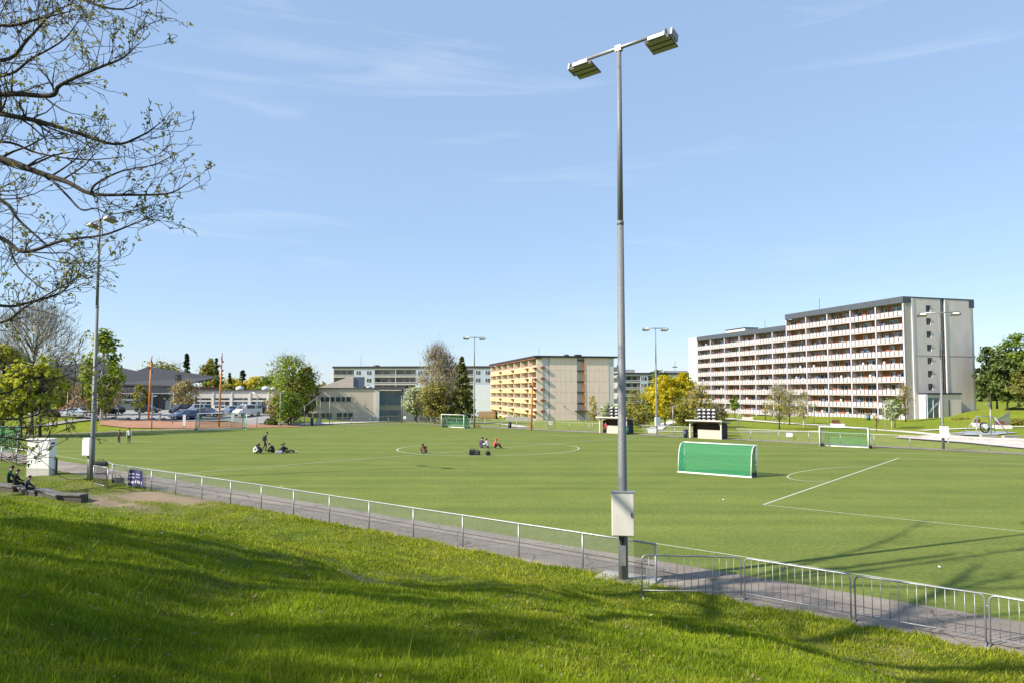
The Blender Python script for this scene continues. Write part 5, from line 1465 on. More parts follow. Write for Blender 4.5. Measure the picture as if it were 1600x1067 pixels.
board('small white notice board on two legs before the far fence', G(1233.5, 689.5), 0.55, 0.45, 0.55, -0.3)
board('wide white panel leaning on the far fence left of the middle mast', G(1019, 680.5), 0.95, 0.62, 0.35, 0.0)
board('white notice board before the beige end wall of the yellow block', put(860, 102), 0.5, 0.6, 0.7, 0.1, mat('board_cream', (0.7, 0.66, 0.55), 0.7))
board('small white plate on the fence right of the school wing', put(633, 121), 0.35, 0.5, 0.8, 0.0)
board('white plate by the school wing fence', put(500, 116.5), 0.7, 0.7, 0.2, 0.0)
board('white sign upright at the left post of the full size goal', put(290, 104), 0.3, 1.6, 0.5, 0.1)
board('white sign upright seen through the full size goal', put(365, 105), 0.3, 1.3, 1.0, 0.1)

def lamp_post(label, px, Y, pyt, lamp=True, s=1):
    b = put(px, Y); hh = max(2.0, at(px, pyt, Y).z - b.z)
    t = thing('street_lamp', label, 'lamp post', b, 0, 'slim park lamp posts')
    MB().tube([(0, 0, -0.1), (0, 0, hh)], [0.075, 0.05], 8).build('post', GALV, t)
    if lamp:
        MB().tube([(0, 0, hh - .05), (s * 0.5, -0.1, hh + 0.05)], 0.03, 6).build('arm', GALV, t)
        MB().hexa([(s * .4 - .22, -.2, hh + .03), (s * .4 + .35, -.2, hh + .08), (s * .4 + .35, .04, hh + .08), (s * .4 - .22, .04, hh + .03), (s * .4 - .2, -.18, hh + .15), (s * .4 + .3, -.18, hh + .17), (s * .4 + .3, .02, hh + .17), (s * .4 - .2, .02, hh + .15)]).build('lamp_head', GALV, t)
for it in [('lamp post in the gravel by the basket swing', 1545, 88, 632, True, -1), ('lamp post on the path right of the far right goal', 1381, 103, 632, True, 1), ('lamp post on the grass above the far right goal', 1294, 108, 629, False, 1),
           ('lamp post by the upper path before the white block', 1270, 130, 634, True, 1), ('lamp post on the grass left of the budding trees', 1152.5, 103, 636, False, 1), ('lamp post beside the gravel path at the yellow tree', 1050.5, 112, 634, True, 1),
           ('lamp post below the beige end wall', 856.5, 112, 634, True, 1), ('lamp post beside the wide car park at the left', 121, 133, 611, True, 1), ('lamp post with a long head on the red court', 239.5, 104, 619, True, 1), ('lamp post at the left corner of the long upper path', 1195, 140, 622, True, 1)]:
    lamp_post(*it)

def planter(label, px, Y, w):
    b = put(px, Y)
    t = thing('planter_bench', label, 'planter', b, -0.15, 'white park planters with a red-brown bench')
    MB().box(-w / 2, w / 2, -0.6, 0.6, -0.1, 0.45).build('base', mat('planter_white', (0.66, 0.62, 0.58), 0.8), t, bevel=0.03)
    for k in range(3): MB().box(-w * 0.33, w * 0.30, -0.45 + k * 0.3, -0.2 + k * 0.3, 0.453, 0.55).build('slat', BENCHW, t)
    MB().box(-w * 0.30, w * 0.27, 0.5, 0.56, 0.56, 1.05).build('backrest', BENCHW, t)
planter('white planter bench on the upper path at the left of the park lawn', 1167, 142, 1.9)
planter('white planter bench above the far right goal', 1306, 114, 2.0)
planter('red-brown bench and white planter beside the swing', 1563, 106, 2.2)
planter('low planter bench at the right corner of the white block', 1527, 112, 1.6)

# swing frame with a basket seat
b = GT(1541, 677); sw = thing('swing_frame', 'steel playground swing frame on a grey safety surface', 'swing', b, 0.12)
k = b.y / 1100
for x, s in ((-26 * k * .75, -1), (24 * k * .75, 1)):
    for y in (-1.1, 1.1):
        MB().tube([(x - s * -0.75, y, 0), (x * 0.72, 0, 2.25)], 0.06, 8).build('leg', GALV, sw)
MB().tube([(-26 * k * .62, 0, 2.25), (24 * k * .62, 0, 2.25)], 0.06, 8).build('crossbar', GALV, sw)
bs = thing('basket_swing', 'black basket swing with a round white pad hanging in the frame', 'swing seat', b + Vector((-0.25, -0.1, 0.55)), 0.12)
ring = [(0.62 * math.cos(a), 0.12 * math.sin(a), 0.25 + 0.62 * math.sin(a)) for a in np.linspace(0, 2 * PI, 25)]
MB().tube(ring, 0.09, 8).build('rim', BLACK, bs)
mb = MB(); mb.tube([(0.05, -0.14, 0.42), (0.05, -0.20, 0.42)], 0.34, 16); mb.build('pad', WHITEP, bs)
mb = MB()
for a in np.linspace(0, PI, 8): mb.tube([(0.6 * math.cos(a), 0, 0.25 + .6 * math.sin(a)), (-0.6 * math.cos(a), 0, 0.25 - .6 * math.sin(a))], 0.03, 4)
mb.build('webbing', BLACK, bs)
for s in (-1, 1): MB().tube([(s * 0.6, 0, 0.35), (s * 0.75, 0, 1.68)], 0.025, 5).build('rope', BLACK, bs)

# ramp railing, glimpsed right of the white block
b = put(1550, 109)
t = thing('ramp_fence', 'pale slatted metal railing right of the white block', 'railing', b, 0.25)
for k in range(9): MB().box(k * 0.36, k * 0.36 + 0.26, -0.02, 0.02, -0.1 + 0.06 * k, 1.0 + 0.15 * k).build('panel', GALV, t)
MB().tube([(0, -.05, 1.05), (3.3, -.05, 2.45)], 0.04, 6).build('handrail', GALV, t)

# white electric kiosk at the left
kb = gz(64, 742)
ks = thing('electric_kiosk', 'tall white metal electric kiosk with a concrete plinth at the left', 'kiosk', kb, R(-6))
kw = 0.80; kh = 2.35
MB().box(-kw, kw, -0.30, 0.30, -0.5, 0.42).build('plinth', mat('plinth_grey', (0.50, 0.48, 0.43), 0.85, 0.1, 3), ks)
MB().box(-kw, kw, -0.30, 0.30, 0.423, kh).build('cabinet', CABG, ks, bevel=0.015)
MB().box(-kw - .05, kw + .05, -0.36, 0.34, kh + .003, kh + 0.07).build('roof', CABG, ks)
for s in (-1, 1): MB().box(min(0.008 * s, s * (kw - .02)), max(0.008 * s, s * (kw - .02)), -0.315, -0.303, 0.47, kh - 0.04).build('door', CABG, ks, bevel=0.004)
MB().box(kw + .003, kw + .012, -0.2, 0.15, kh - .3, kh - .18).build('vent', DARK, ks)
MB().box(0.03, 0.07, -0.345, -0.318, 1.3, 1.5).build('handle', DARK, ks)
MB().box(-0.6, -0.3, -0.322, -0.318, 1.75, 1.9).build('label_plate', mat('plate_yellow', (0.6, 0.5, 0.1), 0.6), ks)
MB().box(kw + .06, kw + .14, 0.20, 0.28, -0.4, 1.15).build('guard_post', DARK, ks)

# stone seat steps set into the bank
for i, (xa, ya, xb, yb, lab) in enumerate([(-30, 758, 27, 768, 'topmost stone seat slab in the bank, under the sitting people'), (27, 766, 62, 774, 'second stone seat slab from the top of the bank'), (62, 773, 96, 780, 'third stone seat slab in the bank'), (96, 779, 132, 785, 'lowest stone seat slab in the bank')]):
    a, b = gz(xa, ya), gz(xb, yb)
    zt = max(a.z, b.z) + 0.28
    t = thing('stone_bench', lab, 'stone seat', (a.x, a.y, 0), angz(b - a), 'stone seat slabs in the bank')
    L = Vector((b.x - a.x, b.y - a.y, 0)).length
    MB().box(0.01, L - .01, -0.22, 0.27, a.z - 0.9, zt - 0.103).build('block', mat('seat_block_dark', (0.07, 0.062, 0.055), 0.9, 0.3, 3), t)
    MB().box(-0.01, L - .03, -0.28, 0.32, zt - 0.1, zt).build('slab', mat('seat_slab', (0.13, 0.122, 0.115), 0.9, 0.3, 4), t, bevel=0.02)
#@@PART4
# ================================================================== PEOPLE
SKIN = mat('skin', (0.42, 0.25, 0.17), 0.6, 0.05, 8)
HAIRD = mat('hair_dark', (0.015, 0.012, 0.010), 0.6, 0.2, 20)
POSES = {
 'stand': dict(pel=(0, 0, .95), spi=(0, -.01, 1.15), che=(0, 0, 1.36), nec=(0, .01, 1.51), hea=(0, .03, 1.63), top=(0, .02, 1.73), hip=(.09, 0, .9), kne=(.10, .03, .50), ank=(.10, -.02, .09), toe=(.12, .15, .04),
               sho=(.18, 0, 1.43), elb=(.25, -.03, 1.13), wri=(.25, .08, .89), han=(.24, .12, .79)),
 'stride': dict(pel=(0, 0, .93), spi=(0, .02, 1.12), che=(0, .08, 1.33), nec=(0, .13, 1.47), hea=(0, .18, 1.58), top=(0, .19, 1.68), hip=(.09, 0, .88), kne=(.12, .16, .50), ank=(.13, .05, .09), toe=(.14, .22, .04), kneR=(-.11, -.02, .48), ankR=(-.15, -.28, .10), toeR=(-.16, -.12, .04),
               sho=(.18, .08, 1.40), elb=(.32, .05, 1.16), wri=(.42, .14, .95), han=(.45, .18, .87)),
 'sit': dict(pel=(0, 0, .12), spi=(0, -.02, .30), che=(0, .06, .50), nec=(0, .12, .64), hea=(0, .18, .74), top=(0, .19, .85), hip=(.09, .03, .12), kne=(.17, .40, .46), ank=(.13, .58, .09), toe=(.14, .74, .05),
             sho=(.18, .06, .56), elb=(.25, .24, .36), wri=(.15, .45, .42), han=(.08, .50, .42)),
 'hunch': dict(pel=(0, 0, .12), spi=(0, .02, .30), che=(0, .20, .46), nec=(0, .30, .55), hea=(0, .40, .62), top=(0, .45, .72), hip=(.09, .03, .12), kne=(.32, .34, .22), ank=(.06, .42, .10), toe=(-.06, .48, .07),
               sho=(.18, .18, .50), elb=(.27, .36, .28), wri=(.16, .52, .20), han=(.10, .56, .16)),
 'recline': dict(pel=(0, 0, .12), spi=(0, -.16, .22), che=(0, -.30, .38), nec=(0, -.36, .53), hea=(0, -.36, .65), top=(0, -.37, .76), hip=(.09, .03, .12), kne=(.14, .44, .24), ank=(.12, .86, .09), toe=(.14, .93, .20),
                 sho=(.18, -.31, .44), elb=(.28, -.52, .24), wri=(.30, -.50, .06), han=(.31, -.40, .04)),
 'bench': dict(pel=(0, 0, .53), spi=(0, 0, .72), che=(0, .06, .92), nec=(0, .12, 1.06), hea=(0, .18, 1.16), top=(0, .19, 1.27), hip=(.09, .04, .52), kne=(.13, .44, .50), ank=(.12, .46, .10), toe=(.13, .62, .05),
               sho=(.18, .06, .98), elb=(.25, .20, .74), wri=(.14, .40, .62), han=(.09, .46, .60)),
}
RAD = dict(pel=.13, spi=.125, che=.145, nec=.055, hea=.095, top=.07, hip=.095, kne=.062, ank=.042, toe=.036, sho=.065, elb=.046, wri=.034, han=.036)
PCOL = {}
def cloth(c):
    k = tuple(round(x, 3) for x in c)
    if k not in PCOL: PCOL[k] = mat('cloth_%d' % len(PCOL), c, 0.9, 0.2, 6)
    return PCOL[k]
def person(label, loc, rz, pose, shirt, trou, shoe=(0.03, 0.03, 0.03), scale=1.0, hair=True, hood=False, group=None, mir=1):
    J = dict(POSES[pose]); pts = {}; par = {}
    for k in ('pel', 'spi', 'che', 'nec', 'hea', 'top'): pts[k] = J[k]
    for k in ('hip', 'kne', 'ank', 'toe', 'sho', 'elb', 'wri', 'han'):
        a = J[k]; pts[k + 'L'] = a; pts[k + 'R'] = J.get(k + 'R', (-a[0], a[1], a[2]))
    edges = [('pel', 'spi'), ('spi', 'che'), ('che', 'nec'), ('nec', 'hea'), ('hea', 'top')]
    for s in 'LR': edges += [('pel', 'hip' + s), ('hip' + s, 'kne' + s), ('kne' + s, 'ank' + s), ('ank' + s, 'toe' + s), ('che', 'sho' + s), ('sho' + s, 'elb' + s), ('elb' + s, 'wri' + s), ('wri' + s, 'han' + s)]
    # three finger tips and a thumb on each hand
    fing = {}
    for s, sg in (('L', 1), ('R', -1)):
        w, h_ = Vector(pts['wri' + s]), Vector(pts['han' + s]); d = (h_ - w).normalized(); sd = d.cross(Vector((0, 0, 1)) if abs(d.z) < .8 else Vector((0, 1, 0))).normalized()
        for k, (o_, ln) in enumerate(((-.03, .06), (-.01, .075), (.01, .07), (.03, .055), (.05, .03))):
            nm = 'fin%s%d' % (s, k); pts[nm] = tuple(h_ + d * ln + sd * o_); edges.append(('han' + s, nm)); fing[nm] = 1
    names = list(pts); idx = {k: i for i, k in enumerate(names)}
    me = bpy.data.meshes.new('body'); me.from_pydata([pts[k] for k in names], [(idx[a], idx[b]) for a, b in edges], [])
    o = bpy.data.objects.new('body', me); COL.objects.link(o)
    sk = o.modifiers.new('s', 'SKIN'); sk.use_smooth_shade = True
    lay = me.skin_vertices[0].data
    for k in names:
        r = 0.009 if k in fing else RAD[k if k in RAD else k[:-1]]
        lay[idx[k]].radius = (r, r * (0.8 if k in ('che', 'spi', 'pel') else 1)); lay[idx[k]].use_root = (k == 'pel')
    sb = o.modifiers.new('d', 'SUBSURF'); sb.levels = 1; sb.render_levels = 1
    dg = bpy.context.evaluated_depsgraph_get(); dg.update()
    m2 = bpy.data.meshes.new_from_object(o.evaluated_get(dg))
    bpy.data.objects.remove(o); bpy.data.meshes.remove(me)
    m2.name = 'body'; m2.materials.clear()
    for m in (SKIN, cloth(shirt), cloth(trou), cloth(shoe)): m2.materials.append(m)
    seg = []
    for a, b in edges:
        z = a[:3] + b[:3]
        mi = 0
        if a in ('pel',) and b == 'spi' or a in ('spi',) or b[:3] in ('sho', 'elb'): mi = 1
        if a[:3] == 'elb': mi = 1
        if b[:3] in ('hip', 'kne') or a[:3] == 'kne': mi = 2
        if a[:3] == 'ank': mi = 3
        if a == 'che' and b == 'nec': mi = 1
        seg.append((Vector(pts[a]), Vector(pts[b]), mi))
    mis = []
    for p in m2.polygons:
        c = p.center; best = 9; bi = 0
        for a, b, mi in seg:
            d = b - a; u = max(0, min(1, (c - a).dot(d) / max(1e-9, d.length_squared))); l = (c - a - d * u).length
            if l < best: best, bi = l, mi
        mis.append(bi)
    m2.polygons.foreach_set('material_index', mis); m2.polygons.foreach_set('use_smooth', [True] * len(mis))
    t = thing('person', label, 'person', loc, rz, group); t.scale = (scale,) * 3
    link('body', m2, t)
    hd, tp = Vector(pts['hea']), Vector(pts['top'])
    bm = bmesh.new(); bmesh.ops.create_icosphere(bm, subdivisions=2, radius=0.113 if not hood else 0.135)
    upv = (tp - hd).normalized()
    for v in list(bm.verts):
        if v.co.y > 0.035 and v.co.z < 0.055: v.co *= 0.72
        elif v.co.z < -0.03: v.co *= 0.80
    hm = bpy.data.meshes.new('hair'); bm.to_mesh(hm); bm.free(); hm.materials.append(cloth(shirt) if hood else HAIRD)
    hm.polygons.foreach_set('use_smooth', [True] * len(hm.polygons))
    ho = link('hood' if hood else 'hair', hm, t, hd.lerp(tp, 0.45) + Vector((0, -0.012, 0.0)))
    # face: nose and eyes
    fm = MB(); fc = hd.lerp(tp, 0.25)
    fm.cur = 0; fm.prism([(-.012, -.02), (.012, -.02), (0, .02)], 'y', fc.y + .075, fc.y + .105)
    fm.v = [(x + fc.x, y, z + fc.z) for x, y, z in fm.v]
    fm.build('nose', SKIN, t)
    return t
K = (0.018, 0.018, 0.022)
person('child in an olive top and black trousers standing on the pitch at the left', G(186, 693), R(170), 'stand', (0.07, 0.06, 0.045), K, (0.5, 0.5, 0.5), 0.86)
person('child in a white shirt and black trousers standing on the pitch at the left', G(201.5, 692), R(200), 'stand', (0.72, 0.72, 0.74), K, K, 0.90)
person('person in black leaning on the post of the left goal', G(28.5, 697.5), R(80), 'stand', (0.03, 0.03, 0.035), K, (0.7, 0.68, 0.66), 0.9)
w = person('walking person in black with a backpack beside the sitting group', G(413.5, 704.5), R(-75), 'stride', (0.02, 0.02, 0.022), (0.02, 0.02, 0.025), K, 1.04)
bp = thing('backpack', 'grey and black backpack worn by the walking person', 'backpack', w.location, w.rotation_euler.z)
MB().hexa([(-.15, -.22, .98), (.15, -.22, .98), (.15, -.06, .98), (-.15, -.06, .98), (-.13, -.16, 1.42), (.13, -.16, 1.42), (.13, -.03, 1.42), (-.13, -.03, 1.42)]).build('bag', mat('bag_grey', (0.06, 0.06, 0.065), 0.8), bp, bevel=0.04)
MB().hexa([(-.10, -.27, 1.0), (.10, -.27, 1.0), (.10, -.223, 1.0), (-.10, -.223, 1.0), (-.09, -.235, 1.22), (.09, -.235, 1.22), (.09, -.20, 1.22), (-.09, -.20, 1.22)]).build('pocket', mat('bag_pocket', (0.22, 0.22, 0.23), 0.8), bp)
g = 'people sitting in a row on the left half of the pitch'
person('person in a white hoodie sitting hunched at the left of the group', G(396, 707.6), R(-80), 'hunch', (0.70, 0.70, 0.73), (0.62, 0.62, 0.60), (0.6, 0.55, 0.5), 1.15)
person('dark clothed person sitting close behind the white hoodie', G(408, 707.3), R(140), 'hunch', K, (0.03, 0.03, 0.05), K, 1.05)
person('person in black sitting hunched in the middle of the row', G(428, 707), R(80), 'hunch', (0.02, 0.02, 0.022), K, K, 1.15)
person('person in black with raised head sitting behind a grey bag', G(441, 706.8), R(-30), 'sit', (0.022, 0.022, 0.026), (0.05, 0.05, 0.06), K, 1.0)
person('reclining person in black with legs stretched out at the end of the row', G(447, 707.2), R(-95), 'recline', K, K, (0.55, 0.5, 0.46), 1.05)
person('person in a dark red jacket sitting hunched at the centre circle', G(665.5, 707.5), R(150), 'hunch', (0.16, 0.045, 0.035), (0.12, 0.12, 0.13), K, 1.15)
person('dark blue clad person sitting upright inside the centre circle', G(751, 699.3), R(-50), 'sit', (0.045, 0.035, 0.09), (0.10, 0.10, 0.16), K, 1.2)
person('person in a white top sitting between two others in the centre circle', G(762.5, 700), R(60), 'sit', (0.66, 0.66, 0.68), (0.12, 0.12, 0.14), K, 1.1)
person('person in an orange-red hoodie sitting in the centre circle', G(772.5, 700.2), R(-70), 'sit', (0.50, 0.075, 0.045), K, K, 1.1, hood=True)
person('person in a red and blue top before the dugout at the near mast', G(946.5, 677.8), R(160), 'stand', (0.42, 0.04, 0.08), (0.05, 0.05, 0.06), (0.5, 0.5, 0.5), 0.88)
def seat_pt(px, py, z): p = G(px, py, z); return p
def zseat(px, py):
    p = gz(px, py); return p.z
zt0 = max(zseat(-30, 758), zseat(27, 768)) + 0.28
zt1 = max(zseat(27, 766), zseat(62, 774)) + 0.28
person('person in a green jacket sitting on the top stone seat', G(12, 757, zt0) - Vector((0, 0, .38)), R(-50), 'bench', (0.012, 0.060, 0.035), K, K, 1.12)
person('dark clothed person sitting behind the one in green', G(22, 757, zt0) - Vector((0, 0, .42)), R(-40), 'bench', (0.02, 0.02, 0.025), K, K, 1.0)
person('child in a navy jacket sitting on the second stone seat', G(41, 764, zt1) - Vector((0, 0, .40)), R(-60), 'bench', (0.03, 0.035, 0.11), K, (0.4, 0.4, 0.4), 0.88)
# bags on the turf
def bag(label, p, w, d, hh, m, rz=0.0):
    t = thing('sports_bag', label, 'bag', p, rz, 'bags left on the turf')
    MB().prism([(-d / 2, 0), (d / 2, 0), (d * .46, hh * .7), (d * .2, hh), (-d * .2, hh), (-d * .46, hh * .7)], 'x', -w / 2, w / 2).build('bag', m, t, bevel=0.04)
    MB().tube([(-w * .25, 0, hh), (-w * .2, 0, hh + .13), (w * .2, 0, hh + .13), (w * .25, 0, hh)], 0.02, 5).build('handle', BLACK, t)
BAGM = mat('bag_black', (0.018, 0.018, 0.02), 0.8, 0.2, 6)
bag('black sports bag lying left of another on the halfway turf', G(738, 710.3), 0.55, 0.4, 0.48, BAGM, 0.2)
bag('black rucksack lying against the left sports bag', G(744.5, 710.3), 0.6, 0.4, 0.42, BAGM, -0.2)
bag('small black bag lying alone right of the two sports bags', G(762.5, 710.8), 0.38, 0.3, 0.36, BAGM, 0.4)
bag('grey bag in front of the row of sitting people', G(436, 708.5), 0.6, 0.35, 0.3, mat('bag_light', (0.26, 0.26, 0.28), 0.8), 0.1)
bag('dark bag dropped beside the open gate', G(184, 756), 0.6, 0.4, 0.4, BAGM, 0.3)
bag('dark coat bundle hung by the left mast foot', G(153, 752) + Vector((0.15, 0, 0.95)), 0.7, 0.35, 0.3, BAGM, 0.2)

# ================================================================== CARS
def car_proto(kind):
    """local x forward; returns meshes"""
    if kind == 'van':
        L, Wd, belt, roofz = 4.9, 0.93, 1.15, 1.95
        prof = [(-2.40, .35, 1.10, 1.10), (-2.36, .30, 1.15, 1.90), (-1.0, .28, belt, 1.97), (0.9, .28, belt, 1.95), (1.75, .28, belt, 1.16), (2.30, .28, 0.95, 0.96), (2.45, .36, .72, .73)]
    elif kind == 'estate':
        L, Wd, belt, roofz = 4.6, 0.90, 0.95, 1.48
        prof = [(-2.25, .38, .80, .81), (-2.18, .28, .94, .95), (-1.75, .26, belt, 1.38), (-1.2, .26, belt, 1.47), (0.15, .26, belt, 1.49), (1.05, .26, .96, .97), (1.95, .26, .80, .81), (2.22, .34, .62, .63)]
    else:
        L, Wd, belt, roofz = 4.2, 0.89, 0.95, 1.50
        prof = [(-2.05, .40, .80, .81), (-1.98, .28, .96, .97), (-1.55, .26, belt, 1.36), (-0.9, .26, belt, 1.50), (0.2, .26, belt, 1.50), (0.98, .26, .98, .99), (1.75, .26, .84, .85), (2.05, .36, .62, .63)]
    mb = MB(); rings = []
    for x, zs, zb, zr in prof:
        wr = Wd * (0.80 if zr - zb > 0.1 else 0.93); e = 0.94 if abs(x) > 1.9 else 1.0
        rings.append([(x, -Wd * e * .94, zs), (x, -Wd * e, zs + (zb - zs) * .5), (x, -Wd * e * .96, zb), (x, -wr * e, zr), (x, wr * e, zr), (x, Wd * e * .96, zb), (x, Wd * e, zs + (zb - zs) * .5), (x, Wd * e * .94, zs)])
    for r in rings: mb.v += r
    n = 8
    for i in range(len(rings) - 1):
        for j in range(n): mb.f.append((i * n + j, (i + 1) * n + j, (i + 1) * n + (j + 1) % n, i * n + (j + 1) % n)); mb.mi.append(0); mb.sm.append(False)
    mb.f.append(tuple(range(n))); mb.f.append(tuple(range((len(rings) - 1) * n + n - 1, (len(rings) - 1) * n - 1, -1))); mb.mi += [0, 0]; mb.sm += [False, False]
    wins = []
    cab = [i for i, (x, a, zb, zr) in enumerate(prof) if zr - zb > 0.1]
    i0, i1 = cab[0] - 1, cab[-1] + 1
    def side(i0_, i1_, s, u0, u1):
        A, Bq = rings[i0_], rings[i1_]; k = (2, 3) if s < 0 else (5, 4)
        pa, pb, pc, pd = [Vector(q_) for q_ in (A[k[0]], Bq[k[0]], Bq[k[1]], A[k[1]])]
        P = lambda u, v: pa.lerp(pb, u).lerp(pd.lerp(pc, u), v)
        q_ = [P(u0, .14), P(u1, .14), P(u1, .86), P(u0, .86)]
        m_ = MB(); o_ = Vector((0, s * 0.012, 0.004)); m_.hexa([tuple(p - o_ * .5) for p in q_] + [tuple(p + o_) for p in q_]); return m_.mesh('side_window', GLASS)
    for s in (-1, 1):
        for i in range(cab[0], cab[-1]):
            wins.append(('side_window', side(i, i + 1, s, 0.06, 0.94)))
    def cross(i, j, nm):
        A, Bq = rings[i], rings[j]
        pa, pb, pc, pd = Vector(A[3]), Vector(A[4]), Vector(Bq[4]), Vector(Bq[3])
        P = lambda u, v: pa.lerp(pb, u).lerp(pd.lerp(pc, u), v)
        q_ = [P(.06, .12), P(.94, .12), P(.94, .9), P(.06, .9)]
        o_ = Vector((0.008 * (1 if nm == 'windscreen' else -1), 0, 0.014)); m_ = MB(); m_.hexa([tuple(p - o_ * .3) for p in q_] + [tuple(p + o_) for p in q_]); return m_.mesh(nm, GLASS)
    wins.append(('windscreen', cross(cab[-1], cab[-1] + 1, 'windscreen'))); wins.append(('rear_window', cross(cab[0], cab[0] - 1, 'rear_window')))
    return mb, wins, prof, Wd
WH = MB().tube([(0, -0.11, 0), (0, 0.11, 0)], 0.33, 16).mesh('wheel', BLACK)
RIM = MB().tube([(0, -0.118, 0), (0, 0.118, 0)], 0.21, 12).mesh('rim', GALV)
CARP = {}
def car(label, px, Y, rz, col, kind='hatch', sc=1.0):
    if kind not in CARP: CARP[kind] = car_proto(kind)
    mb, wins, prof, Wd = CARP[kind]
    b = put(px, Y); b.z += 0.05
    t = thing('parked_car' if kind != 'van' else 'parked_van', label, 'car' if kind != 'van' else 'van', b, rz, 'cars parked by the school'); t.scale = (sc,) * 3
    key = 'car_paint_%d_%d_%d' % tuple(int(c * 1000) for c in col)
    m = mat(key, col, 0.25, 0.03, 1, 0.2, spec=0.7)
    me = mb.mesh('body', m)
    body = link('body', me, t)
    bv = body.modifiers.new('b', 'BEVEL'); bv.width = 0.05; bv.segments = 2; bv.limit_method = 'ANGLE'; bv.angle_limit = R(25)
    for nm, wm_ in wins: link(nm, wm_, body)
    for x in (prof[0][0] + 0.85, prof[-1][0] - 0.82):
        for s in (-1, 1):
            w_ = link('wheel', WH, t, (x, s * (Wd - 0.10), 0.33)); link('rim', RIM, w_)
    xf, xr = prof[-1][0], prof[0][0]
    for s in (-1, 1):
        MB().box(xf - 0.16, xf - 0.02, s * 0.62 - 0.16, s * 0.62 + 0.16, 0.60, 0.74).build('headlight', mat('headlamp_clear', (0.7, 0.7, 0.68), 0.1), t)
        MB().box(xr + 0.01, xr + 0.12, s * 0.68 - 0.1, s * 0.68 + 0.1, 0.72, 0.92).build('tail_light', mat('tail_red', (0.30, 0.02, 0.02), 0.3), t)
car('silver estate car parked nearest the mast at the left', 127, 118, R(0), (0.48, 0.52, 0.56), 'estate')
car('black estate car parked behind the silver one', 141, 126, R(3), (0.02, 0.022, 0.03), 'estate', 1.1)
car('black hatchback parked left of the shed', 164, 128, R(160), (0.018, 0.018, 0.02), 'hatch')
car('black estate car in the second row left of the shed', 177, 129, R(165), (0.025, 0.022, 0.022), 'estate')
car('dark grey car parked in front of the shed', 233, 130, R(5), (0.03, 0.032, 0.036), 'hatch')
car('silver car parked left of the car row by the pavilion', 288, 118, R(-125), (0.55, 0.57, 0.60), 'hatch', 1.05)
car('black car behind the silver one by the pavilion', 287, 126, R(-120), (0.03, 0.025, 0.028), 'van', 0.9)
car('dark blue car at the right flank of the silver one', 298, 117.5, R(-110), (0.05, 0.08, 0.16), 'hatch')
car('white estate car in the middle of the pavilion row', 311, 127, R(-150), (0.72, 0.71, 0.69), 'van', 0.9)
car('dark blue sedan in front of the pavilion row', 327, 122, R(-15), (0.025, 0.035, 0.09), 'estate')
car('cream car behind the dark blue sedan', 341, 130, R(180), (0.60, 0.56, 0.50), 'hatch', 1.05)
car('white car with a blue neighbour in the pavilion row', 360, 127, R(-150), (0.70, 0.70, 0.70), 'hatch', 1.05)
car('blue car close to the white van', 374, 127, R(-140), (0.06, 0.13, 0.26), 'hatch')
car('white delivery van facing the pitch by the goal', 388, 121, R(-120), (0.72, 0.72, 0.72), 'van', 1.0)
car('dark red-black minivan right of the white van', 400, 127, R(-110), (0.035, 0.02, 0.025), 'van', 0.92)
car('dark car under the blossom tree beside the school', 664, 138, R(10), (0.03, 0.035, 0.05), 'hatch')

# stones and bollards along the car park edge
bo = MB(); bm = bmesh.new(); bmesh.ops.create_icosphere(bm, subdivisions=2, radius=0.42)
for v in bm.verts: v.co *= 1 + 0.22 * mnoise.noise(v.co * 3); v.co.z *= 0.62
RM = bpy.data.meshes.new('boulder'); bm.to_mesh(RM); bm.free(); RM.materials.append(mat('boulder_dark', (0.09, 0.085, 0.08), 0.9, 0.3, 3))
for i, px in enumerate((129, 150, 179, 202, 217, 241, 258, 272)):
    b = put(px, 115.3); o = link('boulder', RM, None, b + Vector((0, 0, 0.12))); o.rotation_euler = (0, 0, i * 1.3); o.scale = (1.1, 0.9, 0.9)
    tag(o, 'dark boulder in the row along the car park edge', 'boulder', 'boulders along the car park edge')
for px, Y, lab in ((159, 113, 'dark thick bollard at the left end of the court'), (183, 112.8, 'dark bollard left of the orange column'), (220, 112.6, 'thin dark bollard close to the orange column'), (252, 112.5, 'dark figure-high post right of the orange column')):
    b = put(px, Y); t = thing('bollard', lab, 'bollard', b, 0, 'dark posts along the court')
    MB().box(-0.10, 0.10, -0.10, 0.10, -0.1, 1.05).build('post', GALVD, t)
    MB().box(-0.13, 0.13, -0.13, 0.13, 1.053, 1.2).build('cap', DARK, t)
# paper scraps on lawn and turf
SCR = MB().quad((-.07, -.05, 0.03), (.06, -.06, 0.0), (.08, .05, 0.035), (-.05, .06, 0.01)).mesh('paper', mat('paper_white', (0.7, 0.7, 0.7), 0.9))
for i, (px, py) in enumerate(((1130, 781), (1468, 887), (440, 760), (925, 1025), (370, 845), (358, 862), (1017, 993), (555, 927), (250, 893), (455, 903), (1365, 1065), (640, 838), (470, 873))):
    p = gz(px, py); o = link('paper_scrap', SCR, None, p + Vector((0, 0, .035))); o.rotation_euler = (0.2, -.2, i * 0.9); o.scale = (0.7 if p.y > 20 else 0.45,) * 3
    tag(o, {0: 'white scrap of paper on the turf in front of the small green goal', 1: 'white scrap of paper on the turf beyond the third crowd barrier', 2: 'white scrap of paper on the turf just behind the fence rail'}.get(i, 'white scrap of paper lying on the grass bank'), 'litter', 'scraps of paper on lawn and turf')
SNB = MB().box(-.45, .45, -.03, .03, 0, .3).mesh('board', WHITEP)

